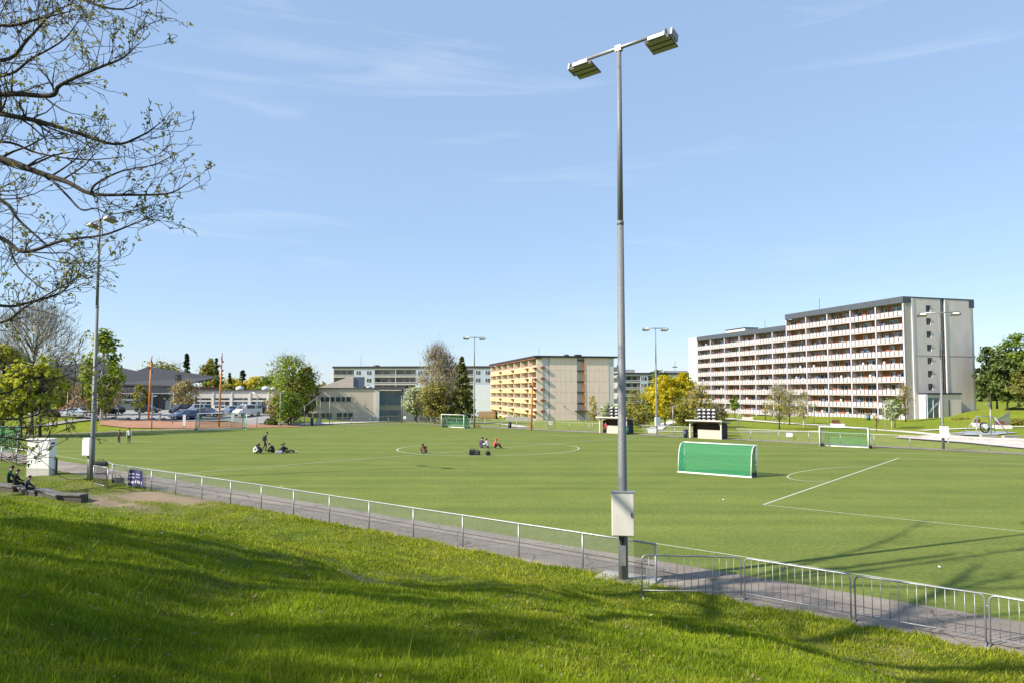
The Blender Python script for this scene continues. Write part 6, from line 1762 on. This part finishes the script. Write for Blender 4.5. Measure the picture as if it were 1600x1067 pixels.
# ================================================================== TREES
def crown_r(shape, h):
    h = np.clip(h, 0, 1)
    if shape == 'round': return np.sqrt(np.clip(1 - (2 * h - 1) ** 2, 0, 1)) ** 0.8
    if shape == 'oval': return np.sin(PI * np.clip(h, 0.001, 1) ** 0.75) ** 0.7
    if shape == 'cone': return 0.97 * (1 - h) ** 0.85 + 0.03
    if shape == 'column': return 0.9 * np.sqrt(np.clip(1 - h ** 3, 0, 1)) * np.clip(0.55 + h * 2, 0, 1)
    if shape == 'spread': return np.clip(0.35 + 1.3 * h, 0, 1) * np.sqrt(np.clip(1 - h ** 4, 0, 1))
    return np.ones_like(h)
def tree(name, label, px, Y, pyt, wpx, shape, leaf, n=2200, size=0.30, clear=0.18, bark=None, clusters=70, spread=0.14, group=None, twigs=0, base=None, seed=None, trunkr=None, cat='tree', lobes=0.35):
    b = base or put(px, Y)
    hh = at(px, pyt, b.y).z - b.z; w = wpx / 1100 * b.y / 2
    if shape == 'cone': lobes = 0.12; clusters = int(clusters * 1.7); spread *= 0.72
    t = thing(name, label, cat, b, 0, group)
    bark = bark or BARK
    z0 = hh * clear
    cl = []
    lob = RNG.uniform(0, 2 * PI, 4)
    while len(cl) < clusters:
        h = RNG.uniform(0, 1) ** (1.0 if shape != 'cone' else 1.4); a = RNG.uniform(0, 2 * PI)
        r = crown_r(shape, np.array(h)) * w * (1 - lobes * (0.5 + 0.5 * math.sin(2 * a + lob[0] + 3 * h)) * RNG.uniform(0, 1)) * math.sqrt(RNG.uniform(0.12, 1.0))
        cl.append((r * math.cos(a), r * math.sin(a), z0 + (hh - z0) * (0.02 + 0.94 * h)))
    cl = np.array(cl)
    tr = trunkr or max(0.05, hh * 0.018)
    mb = MB()
    top = hh * (0.93 if shape in ('cone', 'column') else 0.72)
    wob = [(RNG.normal() * 0.012 * hh, RNG.normal() * 0.012 * hh) for _ in range(6)]
    tp = [(0, 0, -0.3)] + [(wob[k][0] * k / 3, wob[k][1] * k / 3, top * (k + 1) / 6) for k in range(6)]
    mb.tube(tp, [tr * 1.25] + [tr * (1 - 0.15 * (k + 1)) for k in range(6)], 7)
    for c in cl[:: max(1, len(cl) // 26)]:
        zs = max(z0 * 0.85, c[2] - (0.35 if shape != 'cone' else 0.02) * hh * RNG.uniform(0.3, 1)); zs = min(zs, top * .97)
        s = Vector((0, 0, zs)); e = Vector(c); m = s.lerp(e, 0.5) + Vector((0, 0, 0.06 * (e - s).length))
        mb.tube([s, m, e], [tr * 0.45, tr * 0.25, tr * 0.08], 4, False)
    mb.build('trunk', bark, t)
    per = max(1, n // clusters)
    pts = np.repeat(cl, per, 0)
    sg = spread * w * (1.0 if shape != 'cone' else 1.2)
    hk = np.clip((pts[:, 2:3] - z0) / (hh - z0), 0, 1)
    kk = (1.15 - hk) if shape == 'cone' else 1.0
    pts = pts + RNG.normal(size=pts.shape) * np.array([sg, sg, sg * (0.75 if shape != 'cone' else 0.4)]) * kk
    if shape == 'cone': pts[:, 2] -= 0.15 * np.hypot(pts[:, 0], pts[:, 1])
    pts[:, 2] = np.clip(pts[:, 2], z0 * 0.6, hh)
    leafcards(pts, size, LEAF[leaf] if isinstance(leaf, str) else leaf, 'crown', t)
    if twigs:
        c = cl[RNG.integers(0, len(cl), twigs)] + RNG.normal(size=(twigs, 3)) * sg * 1.2
        d = c - np.array([0, 0, z0 + 0.25 * (hh - z0)]); d /= np.linalg.norm(d, axis=1)[:, None]
        d = d + RNG.normal(size=(twigs, 3)) * 0.35 + np.array([0, 0, 0.5]); d /= np.linalg.norm(d, axis=1)[:, None]
        sd = np.cross(d, RNG.normal(size=(twigs, 3))); sd /= np.linalg.norm(sd, axis=1)[:, None]
        ln = RNG.uniform(0.5, 1.3, twigs)[:, None] * w * 0.26; wd = 0.02 + 0.00012 * b.y
        V = np.stack([c - sd * wd, c + sd * wd, c + d * ln], 1).reshape(-1, 3)
        link('twigs', npmesh('twigs', V, np.arange(twigs * 3), 3, BARKG), t)['kind'] = 'stuff'
    return t
T = tree
# left part, from the picture edge to the sports hall
T('birch_tree', 'tall fresh green birch standing behind the left mast', 161, 112, 514, 62, 'oval', 'fresh', 3200, 0.34, 0.16, BIRCHB, 75, 0.15)
T('birch_tree', 'small green birch in front of the brick wall of the hall', 155, 121, 588, 48, 'oval', 'olive', 1500, 0.3, 0.12, BIRCHB, 40)
T('bare_tree', 'large grey budding tree at the left behind the bare branches', 52, 90, 486, 124, 'round', 'brown', 800, 0.18, 0.42, BARKG, 110, 0.13, twigs=5500)
T('leafy_tree', 'yellow green young tree at the left edge', 8, 86, 540, 84, 'oval', 'lime', 1700, 0.34, 0.22, None, 60, 0.16)
T('leafy_tree', 'olive young tree left of the hall', 66, 86, 556, 66, 'oval', 'lime', 1200, 0.32, 0.3, None, 50, 0.16)
T('leafy_tree', 'yellowish young tree on the grass left of the hall', 36, 84.5, 560, 56, 'oval', 'lime', 1000, 0.32, 0.3, None, 45, 0.16)
T('leafy_tree', 'thin olive tree beside the left corner of the hall', 92, 112, 586, 44, 'oval', 'olive', 1300, 0.3, 0.28, None, 36, 0.16)
T('bare_tree', 'small bare tree before the brick wall', 122, 122, 600, 36, 'round', 'brown', 300, 0.22, 0.25, BARKG, 40, 0.14, twigs=700)
T('bare_tree', 'small bare tree before the window row of the hall', 187, 124, 600, 26, 'oval', 'brown', 160, 0.2, 0.3, BARKG, 30, 0.14, twigs=450)
T('birch_tree', 'thin budding birch before the shed', 220, 122, 598, 26, 'oval', 'olive', 700, 0.24, 0.22, BIRCHB, 30, 0.16)
T('bare_tree', 'pale budding tree behind the hall roof', 250, 185, 565, 74, 'round', 'olive', 1800, 0.45, 0.2, BARKG, 60, 0.15, twigs=500)
T('spruce_tree', 'dark pointed spruce behind the hall roof', 291.5, 180, 549, 24, 'cone', 'spruce', 2200, 0.45, 0.08, None, 110, 0.16)
T('bare_tree', 'brown round budding bush tree between hall and pavilion', 287, 142, 594, 44, 'round', 'brown', 1300, 0.3, 0.1, BARKG, 50, 0.16, twigs=800)
T('leafy_tree', 'loose green tree behind the pavilion, left of the orange column', 325, 182, 568, 50, 'oval', 'olive', 1900, 0.45, 0.1, None, 60)
T('spruce_tree', 'slender spruce right behind the orange column', 338, 186, 556, 18, 'cone', 'spruce', 1300, 0.42, 0.06, None, 80)
T('leafy_tree', 'tall thin pale tree behind the orange column', 331, 196, 553, 26, 'column', 'olive', 900, 0.42, 0.1, None, 40, twigs=200)
T('spruce_tree', 'small spruce tip behind the pavilion roof', 359, 196, 580, 16, 'cone', 'spruce', 800, 0.4, 0.06, None, 60)
T('spruce_tree', 'narrow dark columnar conifer behind the pavilion', 379.5, 184, 575, 13, 'column', 'spruce', 900, 0.4, 0.05, None, 60)
T('leafy_tree', 'bright yellow tree left of the columnar conifer', 367, 205, 590, 40, 'round', 'yellow', 1300, 0.5, 0.1, None, 45)
T('leafy_tree', 'bright yellow tree right of the columnar conifer', 400, 205, 588, 42, 'round', 'yellow', 1400, 0.5, 0.1, None, 45)
T('leafy_tree', 'olive bushy tree at the foot of the columnar conifer', 360, 176, 600, 50, 'round', 'olive', 1100, 0.42, 0.1, None, 40)
T('leafy_tree', 'green bushy tree behind the right end of the pavilion', 421, 180, 588, 46, 'round', 'green', 1500, 0.42, 0.1, None, 45)
T('leafy_tree', 'big leaning fresh green tree in front of the school wing', 458, 135.5, 556, 84, 'round', 'fresh', 3400, 0.30, 0.16, None, 120, 0.13, twigs=900)
T('leafy_tree', 'dense olive crown on the right of the big school tree', 478, 136, 570, 44, 'oval', 'olive', 1900, 0.32, 0.16, None, 60)
T('leafy_tree', 'low bright green tree at the foot of the big school tree', 452, 114, 614, 52, 'round', 'green', 1500, 0.27, 0.12, None, 50, 0.16)
T('bare_tree', 'small reddish budding tree before the pavilion end', 432, 116, 612, 34, 'round', 'brown', 700, 0.24, 0.12, BARKG, 36, 0.16, twigs=300)
T('blossom_tree', 'round pale white blossoming tree right of the school wing', 652, 128, 604, 50, 'round', 'pale', 2600, 0.26, 0.22, None, 80, 0.13)
T('budding_tree', 'tall round brown budding tree above the grey block', 684, 124, 541, 74, 'oval', 'brown', 2300, 0.25, 0.14, BARKG, 120, 0.13, twigs=4200)
T('leafy_tree', 'olive lower crown at the foot of the budding tree', 680, 121, 598, 56, 'round', 'olive', 2000, 0.26, 0.12, None, 60, 0.16, twigs=500)
T('spruce_tree', 'tall pointed spruce beside the far left mast', 722, 122, 553, 46, 'cone', 'thuja', 4200, 0.30, 0.05, None, 150, 0.13)
T('birch_tree', 'thin green birch tip behind the tall spruce', 711, 134, 563, 24, 'oval', 'olive', 700, 0.28, 0.2, BIRCHB, 36)
# between the yellow block and the white block
T('birch_tree', 'slim budding birch before the beige end wall', 926, 118, 616, 17, 'column', 'gold', 420, 0.19, 0.2, BIRCHB, 40, 0.2)
T('leafy_tree', 'small white and green tree behind the rack at the near mast', 948, 112, 628, 22, 'round', 'pale', 420, 0.22, 0.3, None, 26)
T('leafy_tree', 'bright yellow flowering maple between the two blocks', 1038, 128, 586, 66, 'round', 'yellow', 4200, 0.30, 0.24, None, 120, 0.12)
T('leafy_tree', 'yellow flowering maple close to the white gable', 1066, 136, 582, 58, 'oval', 'yellow', 3000, 0.30, 0.2, None, 90, 0.13)
T('leafy_tree', 'low yellow green tree before the maples', 1066, 118, 622, 46, 'round', 'olive', 1500, 0.24, 0.15, None, 55, 0.16, twigs=300)
T('leafy_tree', 'dull green bushy tree left of the yellow maple', 1000, 132, 610, 56, 'round', 'olive', 1200, 0.3, 0.1, None, 70, 0.15, twigs=500)
T('leafy_tree', 'dark tree behind the top of the yellow maple', 1030, 160, 578, 40, 'round', 'darkbush', 1200, 0.36, 0.3, None, 40)
T('leafy_tree', 'budding yellowish tree before the left end of the white block', 1095, 112, 598, 44, 'oval', 'gold', 560, 0.22, 0.25, None, 45, 0.17, twigs=500)
T('leafy_tree', 'brownish thicket tree behind the right seat rack', 1115, 116, 630, 44, 'round', 'brown', 800, 0.22, 0.2, BARKG, 40, 0.17, twigs=400)
T('leafy_tree', 'small fresh green tree before the white balconies', 1147, 145, 616, 16, 'oval', 'green', 420, 0.24, 0.35, None, 24, 0.2)
T('leafy_tree', 'wide budding golden tree on the park lawn', 1216, 106, 603, 50, 'oval', 'gold', 850, 0.15, 0.24, None, 70, 0.15, twigs=1000, lobes=.6)
T('leafy_tree', 'golden budding tree behind the wide one on the park lawn', 1232, 122, 607, 40, 'oval', 'gold', 520, 0.17, 0.24, None, 50, 0.16, twigs=600, lobes=.6)
T('birch_tree', 'white stemmed budding birch at the upper path', 1254, 114, 612, 32, 'oval', 'gold', 420, 0.16, 0.24, BIRCHB, 50, 0.16, twigs=500, lobes=.6)
T('leafy_tree', 'thin sapling behind the long upper path', 1194, 142, 625, 10, 'oval', 'brown', 120, 0.2, 0.3, None, 14, 0.2, twigs=60)
T('leafy_tree', 'small tree with white blossom before the right end of the balconies', 1391, 108, 624, 26, 'round', 'pale', 620, 0.2, 0.30, BIRCHB, 36, 0.17)
T('leafy_tree', 'green leafed young tree beside the white blossom tree', 1396, 112, 622, 26, 'round', 'green', 620, 0.22, 0.3, None, 34, 0.17)
T('leafy_tree', 'thin golden budding tree at the corner of the white block', 1413, 128, 598, 26, 'column', 'gold', 420, 0.17, 0.22, None, 44, 0.2, twigs=500)
T('leafy_tree', 'tiny sapling by the far right goal', 1367, 97, 645, 9, 'oval', 'brown', 90, 0.16, 0.3, None, 12, 0.2)
# right of the white block
T('pine_tree', 'dark pine close to the right corner of the white block', 1546, 150, 542, 48, 'spread', 'pine', 2600, 0.36, 0.22, None, 70, 0.13)
T('pine_tree', 'dark spreading pine on the grass at the right', 1572, 138, 560, 52, 'spread', 'pine', 2800, 0.36, 0.2, None, 70, 0.14)
T('leafy_tree', 'tall loose green tree at the right edge', 1590, 150, 522, 62, 'round', 'green', 3400, 0.36, 0.2, None, 90, 0.13)
T('leafy_tree', 'pale green tree between the pines', 1556, 175, 556, 36, 'oval', 'olive', 1400, 0.42, 0.2, None, 45)
T('pine_tree', 'brownish pine behind the dark one at the right', 1600, 132, 575, 44, 'spread', 'thuja', 2200, 0.34, 0.2, None, 60, 0.15)
def shrub(label, px, Y, pyt, wpx, leaf, n, size=0.16, d=1.0):
    b = put(px, Y); hh = max(0.4, at(px, pyt, Y).z - b.z); w = wpx / 1100 * Y / 2
    t = thing('shrub', label, 'shrub', b)
    mb = MB()
    for k in range(6):
        a = k * 1.05; mb.tube([(w * .3 * math.cos(a), d * .3 * math.sin(a), -.1), (w * .6 * math.cos(a), d * .5 * math.sin(a), hh * .7)], [0.03, 0.01], 4, False)
    mb.build('stems', BARK, t)
    u = RNG.normal(size=(n, 3)); u /= np.linalg.norm(u, axis=1)[:, None]; u *= RNG.uniform(0.4, 1, n)[:, None] ** .5; u[:, 2] = np.abs(u[:, 2])
    k = 0.8 + 0.25 * vnoise(u[:, 0] * w * 2, u[:, 1] * 3, 77)
    leafcards(u * np.array([w, d, hh]) * k[:, None], size, LEAF[leaf], 'foliage', t)
shrub('olive hedge at the foot of the white block end wall', 1500, 125, 654, 40, 'olive', 900)
shrub('olive hedge to the right of the swing', 1590, 112, 651, 60, 'olive', 1100)
shrub('dark shrub on the rise behind the railing', 1590, 140, 637, 46, 'darkbush', 900, 0.24, 2)
shrub('yellow green shrub before the yellow balconies', 808, 172, 645, 24, 'fresh', 500, 0.25)
shrub('green shrub at the left of the yellow balconies', 795, 172, 648, 22, 'darkbush', 500, 0.25)
shrub('yellow shrub under the right balconies of the yellow block', 821, 172, 648, 16, 'yellow', 300, 0.22)
shrub('small dark cypress by the yellow block', 775, 160, 636, 7, 'spruce', 400, 0.2, 0.6)
shrub('low dry reddish shrub at the far left mast', 747, 109, 662, 10, 'brown', 200, 0.13)
shrub('ground hedge before the orange garden fence', 757, 150, 652, 26, 'olive', 500, 0.2)
shrub('dark hedge left of the car park', 80, 113, 634, 36, 'darkbush', 900, 0.2)
shrub('dark hedge under the big school tree', 425, 113, 650, 26, 'darkbush', 600, 0.18)
shrub('low green bush between the maples and the right rack', 1080, 122, 648, 30, 'green', 500, 0.2)
b = put(748, 158); t = thing('garden_fence', 'orange brown wooden garden fence near the yellow block', 'fence', b, 0.05)
for k in range(12): MB().box(k * 0.32, k * 0.32 + 0.28, -0.03, 0.03, -0.1, 1.7 + 0.05 * (k % 2)).build('board', mat('garden_wood', (0.36, 0.20, 0.08), 0.8, .2, 2), t)
b = put(790, 150); t = thing('low_wall', 'low grey garden wall below the yellow balconies', 'wall', b, -0.15)
for k in range(6): MB().box(k * 1.0, k * 1.0 + 0.97, -0.15, 0.15, -0.4, 0.85 - 0.04 * k).build('block', CONC, t)

# the big bare tree whose branches hang into the picture
def bare_tree(label, base, limbs, name='budding_tree', seed=3, dens=1.0, maxd=3, budn=1, budsize=0.030, rmin=0.0035, group=None, L0=1.0):
    rnd = random.Random(seed)
    t = thing(name, label, 'tree', base, 0, group)
    wood = MB(); buds = []
    def twig(p, d, ln, r, depth):
        n = 4; pts = [p]; q_ = p.copy(); dd = d.copy()
        for k in range(n):
            dd = (dd + Vector((rnd.gauss(0, .16), rnd.gauss(0, .16), rnd.gauss(0.06, .13)))).normalized(); q_ = q_ + dd * ln / n; pts.append(q_)
        rs = [max(rmin, r * (1 - 0.72 * k / n)) for k in range(n + 1)]
        wood.tube(pts, rs, 5 if r > .015 else 3, False)
        if depth > 0:
            m = max(2, int((3.2 + ln * 2.4) * dens))
            for k in range(m):
                u = rnd.uniform(0.2, 1.0); i = min(n - 1, int(u * n)); pp = pts[i].lerp(pts[i + 1], u * n - i); ax = (pts[i + 1] - pts[i]).normalized()
                sd = Vector((rnd.gauss(0, 1), rnd.gauss(0, 1), rnd.gauss(0.25, 1))); sd = (sd - ax * sd.dot(ax)).normalized()
                an = rnd.uniform(0.5, 1.05); twig(pp, ax * math.cos(an) + sd * math.sin(an), ln * rnd.uniform(0.34, 0.62), max(rmin, rs[i] * 0.55), depth - 1)
        else:
            if rnd.random() < .62: buds.append(pts[-1])
    for pts, r0, r1 in limbs:
        pts = [p - base for p in pts]
        # smooth the limb
        fine = []
        for i in range(len(pts) - 1):
            p0, p1, p2, p3 = pts[max(0, i - 1)], pts[i], pts[i + 1], pts[min(len(pts) - 1, i + 2)]
            for k in range(5):
                u = k / 5; fine.append(0.5 * ((2 * p1) + (p2 - p0) * u + (2 * p0 - 5 * p1 + 4 * p2 - p3) * u * u + (3 * p1 - p0 - 3 * p2 + p3) * u ** 3))
        fine.append(pts[-1])
        rs = [r0 + (r1 - r0) * (i / (len(fine) - 1)) ** 0.8 for i in range(len(fine))]
        wood.tube(fine, rs, 8 if r0 > .03 else 6)
        Lt = sum((b_ - a_).length for a_, b_ in zip(fine, fine[1:]))
        m = int(Lt * 5.0 * dens)
        for k in range(m):
            u = rnd.uniform(0.12, 1.0); i = min(len(fine) - 2, int(u * (len(fine) - 1))); pp = fine[i]; ax = (fine[i + 1] - fine[i]).normalized()
            sd = Vector((rnd.gauss(0, 1), rnd.gauss(0, 1), rnd.gauss(0.35, 1))); sd = (sd - ax * sd.dot(ax)).normalized(); an = rnd.uniform(0.45, 1.0)
            twig(pp, ax * math.cos(an) + sd * math.sin(an), L0 * rnd.uniform(0.30, 1.0) * (1.15 - 0.6 * u), max(rmin, rs[i] * 0.42), maxd - 1)
        twig(fine[-1], (fine[-1] - fine[-2]).normalized(), L0 * 0.3, r1, 1)
    wood.build('branches', BARK, t)
    if buds:
        c = np.array([tuple(p) for p in buds])
        c = np.repeat(c, budn, 0) + RNG.normal(size=(len(c) * budn, 3)) * budsize * 0.9
        leafcards(c, budsize, LEAF['bud'], 'buds', t)
    return t
KD = 1.36
FT = Vector((-10.6 * KD, 9.0 * KD, 0)); FT.z = Z(FT.x, FT.y) - 0.2
def PX(lst): return [at(px, py, y * KD) for px, py, y in lst]
trunk = [FT, FT + Vector((0.136, 0.000, 2.992)), FT + Vector((0.340, 0.136, 6.120)), FT + Vector((0.272, 0.136, 9.520)), FT + Vector((0.680, 0.408, 13.600)), FT + Vector((1.632, 0.816, 18.360))]
tp = lambda z: FT + Vector((0.27, .07, z * KD))
limbs = [(trunk, 0.30, 0.11),
  ([tp(6.6)] + PX([(-120, 170, 9.0), (0, 148, 8.9), (78, 150, 8.8), (95, 133, 8.7), (150, 108, 8.6), (190, 92, 8.5), (213, 72, 8.4)]), 0.075, 0.008),
  ([tp(6.2)] + PX([(-120, 150, 8.4), (0, 178, 8.2), (60, 190, 8.1), (120, 208, 8.0), (180, 226, 7.9), (222, 212, 7.8), (246, 196, 7.8)]), 0.065, 0.007),
  ([tp(5.2)] + PX([(-120, 215, 9.4), (0, 248, 9.2), (60, 270, 9.1), (105, 285, 9.0), (142, 303, 8.9), (200, 305, 8.8), (262, 303, 8.7), (292, 288, 8.7)]), 0.085, 0.007),
  (PX([(142, 303, 8.9), (150, 288, 8.8), (190, 268, 8.7), (240, 258, 8.6), (276, 240, 8.6)]), 0.025, 0.006),
  (PX([(82, 283, 9.05), (105, 306, 8.9), (127, 328, 8.8), (150, 326, 8.7), (170, 335, 8.7), (205, 330, 8.6), (236, 322, 8.6)]), 0.022, 0.006),
  ([tp(4.7)] + PX([(-110, 265, 8.6), (0, 312, 8.4), (30, 345, 8.3), (75, 385, 8.2)]), 0.06, 0.012),
  ([tp(4.3)] + PX([(-110, 330, 9.6), (0, 372, 9.4), (38, 394, 9.3), (100, 376, 9.2), (160, 368, 9.1), (205, 352, 9.0), (240, 338, 9.0)]), 0.06, 0.007),
  (PX([(38, 394, 9.3), (80, 396, 9.2), (110, 397, 9.2), (128, 418, 9.1), (146, 425, 9.1)]), 0.016, 0.006),
  (PX([(38, 394, 9.3), (70, 404, 9.2), (110, 412, 9.1), (170, 408, 9.1)]), 0.012, 0.005),
  (PX([(14, 386, 9.3), (30, 420, 9.1), (66, 452, 9.0)]), 0.02, 0.008),
  ([tp(3.4)] + PX([(-110, 450, 10.2), (0, 478, 10.0), (50, 472, 9.9), (100, 455, 9.8), (112, 430, 9.8)]), 0.05, 0.006),
  ([tp(3.0)] + PX([(-110, 520, 9.2), (0, 505, 9.0), (40, 480, 8.9), (90, 452, 8.8), (118, 436, 8.8)]), 0.04, 0.006),
  ([tp(2.3)] + PX([(-110, 650, 9.0), (0, 654, 8.9), (40, 652, 8.8), (80, 640, 8.7), (108, 640, 8.7), (118, 622, 8.7)]), 0.03, 0.005),
  ([tp(2.6)] + PX([(-110, 610, 9.6), (0, 615, 9.5), (45, 596, 9.4), (90, 590, 9.3), (122, 578, 9.2)]), 0.028, 0.005),
  ([tp(2.2)] + PX([(-110, 680, 9.3), (0, 682, 9.2), (30, 686, 9.1), (64, 690, 9.0), (80, 676, 9.0)]), 0.025, 0.005),
  ([tp(7.6)] + PX([(-120, 60, 9.4), (0, 95, 9.2), (45, 60, 9.1), (80, 22, 9.0), (110, 8, 9.0)]), 0.06, 0.008),
  ([tp(8.2)] + PX([(-120, 10, 8.6), (0, 40, 8.5), (60, 30, 8.5), (110, 18, 8.4)]), 0.05, 0.008),
  ([tp(9.0)] + PX([(-100, -130, 8.8), (40, -60, 8.6), (125, -6, 8.5), (165, 12, 8.4), (200, 14, 8.4), (224, 2, 8.4)]), 0.05, 0.006),
  ([tp(9.5), FT + Vector((2.992, 0.816, 14.960)), FT + Vector((5.440, 1.904, 17.408)), FT + Vector((7.072, 2.040, 19.856))], 0.12, 0.03),
  ([tp(8.6), FT + Vector((2.176, 2.176, 14.144)), FT + Vector((3.536, 4.352, 16.320)), FT + Vector((4.080, 6.800, 18.496))], 0.11, 0.03),
  ([FT + Vector((5.440, 1.904, 17.408)), FT + Vector((7.616, 3.264, 17.952)), FT + Vector((9.520, 4.352, 19.312))], 0.06, 0.02),
  ([tp(9.8), FT + Vector((1.088, -2.176, 16.320)), FT + Vector((2.584, -3.536, 19.040)), FT + Vector((4.080, -4.080, 21.080))], 0.10, 0.03),
  ([tp(5.8)] + PX([(-120, 110, 10.4), (0, 120, 10.2), (50, 92, 10.1), (100, 62, 10.0), (128, 24, 10.0)]), 0.05, 0.007),
  ([tp(5.5)] + PX([(-120, 240, 10.6), (0, 222, 10.4), (60, 240, 10.3), (130, 250, 10.2), (190, 246, 10.2)]), 0.045, 0.007),
]
bare_tree('bare branched tree with yellow-green buds reaching in from the left edge', FT, limbs, seed=5, dens=0.62, maxd=3, budn=4, budsize=0.034, L0=1.28, rmin=0.0050)

def auto_tree(label, base, hh, seed, dens=0.9, bud=0.05, maxd=3, group=None, L0=1.6, name='budding_tree', spread=1.0):
    rnd = random.Random(seed); limbs = []
    tr = [base, base + Vector((rnd.gauss(0, .15), rnd.gauss(0, .15), hh * .35)), base + Vector((rnd.gauss(0, .3), rnd.gauss(0, .3), hh * .7)), base + Vector((rnd.gauss(0, .4), rnd.gauss(0, .4), hh))]
    limbs.append((tr, hh * 0.018, 0.03))
    for k in range(13):
        z = hh * (0.25 + 0.6 * k / 13); a = k * 2.4 + rnd.uniform(-.3, .3); ln = hh * 0.42 * (1.0 - 0.5 * k / 13) * spread
        p = base + Vector((0, 0, z)); d = Vector((math.cos(a), math.sin(a), 0))
        limbs.append(([p, p + d * ln * .35 + Vector((0, 0, ln * .22)), p + d * ln * .7 + Vector((0, 0, ln * .42)), p + d * ln + Vector((0, 0, ln * .75))], hh * 0.0095, 0.018))
    return bare_tree(label, base, limbs, name, seed, dens, maxd, 3, bud, 0.006, group, L0)
# second bare tree a little further back at the left, and trees outside the picture that shade the bank
def stand(x, y): return Vector((x, y, Z(x, y) - 0.2))
auto_tree('grey bare tree behind the near branches at the left edge', stand(-31, 37), 8.6, 12, 0.5, 0.022, 3, None, 1.7, spread=1.1)
SH = 'budding trees along the top of the bank'
bud_ = 0.085
TB = stand(-14.2, 6.6)
V3 = lambda *a: TB + Vector(a)
bare_tree('tall thick limbed tree on the bank outside the left edge', TB, [
  ([V3(0, 0, 0), V3(.2, 0, 6), V3(.4, .3, 10.5)], 0.33, 0.22),
  ([V3(.4, .3, 10.3), V3(-1.0, 3.3, 12.3), V3(-2.4, 6.3, 14.3)], 0.24, 0.08),
  ([V3(.4, .3, 10.3), V3(1.5, 1.5, 12.5), V3(2.5, 3.5, 14.5), V3(3.2, 5.5, 16.5)], 0.24, 0.07),
  ([V3(.4, .3, 10.3), V3(-.3, -1.5, 12.5), V3(-.6, -3.2, 14.8), V3(-.3, -4.5, 17)], 0.25, 0.07),
  ([V3(.4, .3, 10.2), V3(1.8, -.8, 12.6), V3(3.5, -1.5, 14.4), V3(5.5, -1.8, 16.2)], 0.22, 0.06),
  ([V3(.4, .3, 10.4), V3(.2, .8, 13.5), V3(-.3, 2, 16), V3(-.5, 3, 18.5)], 0.2, 0.05),
  ([V3(1.5, 1.5, 12.5), V3(3.4, 2.0, 13.8), V3(5.4, 2.2, 15.4)], 0.15, 0.04),
  ([V3(-.3, -1.5, 12.5), V3(1.4, -3.4, 14.2), V3(3, -4.6, 15.8)], 0.14, 0.04),
  ([V3(2.5, 3.5, 14.5), V3(4.2, 4.6, 15.6), V3(6.0, 5.0, 17.0)], 0.12, 0.03),
  ([V3(.2, 0, 7.5), V3(-1.2, -1.0, 9.5), V3(-3.2, -1.6, 11.5)], 0.12, 0.03)], 'budding_tree', 31, 0.5, 3, 3, 0.045, 0.006, SH, 2.0)
for i, (x, y, h_, L0, dn) in enumerate([(-17.0, 1.5, 11.5, 2.2, 0.8), (-21.0, 8.0, 13.0, 2.4, 0.75), (-13.5, -3.5, 12.0, 2.2, 0.7), (-25.0, 0.5, 14.0, 2.4, 0.7)]):
    auto_tree(['broad budding tree on the bank beside the tall thick limbed one', 'tall budding tree on the bank beyond the left edge', 'budding tree on the bank behind the viewpoint', 'budding tree far up the bank at the left', 'tallest budding tree above the bank at the left'][i], stand(x, y), h_, 20 + i, dn, (0.09, 0.09, 0.075, 0.09)[i], 3, SH, L0)
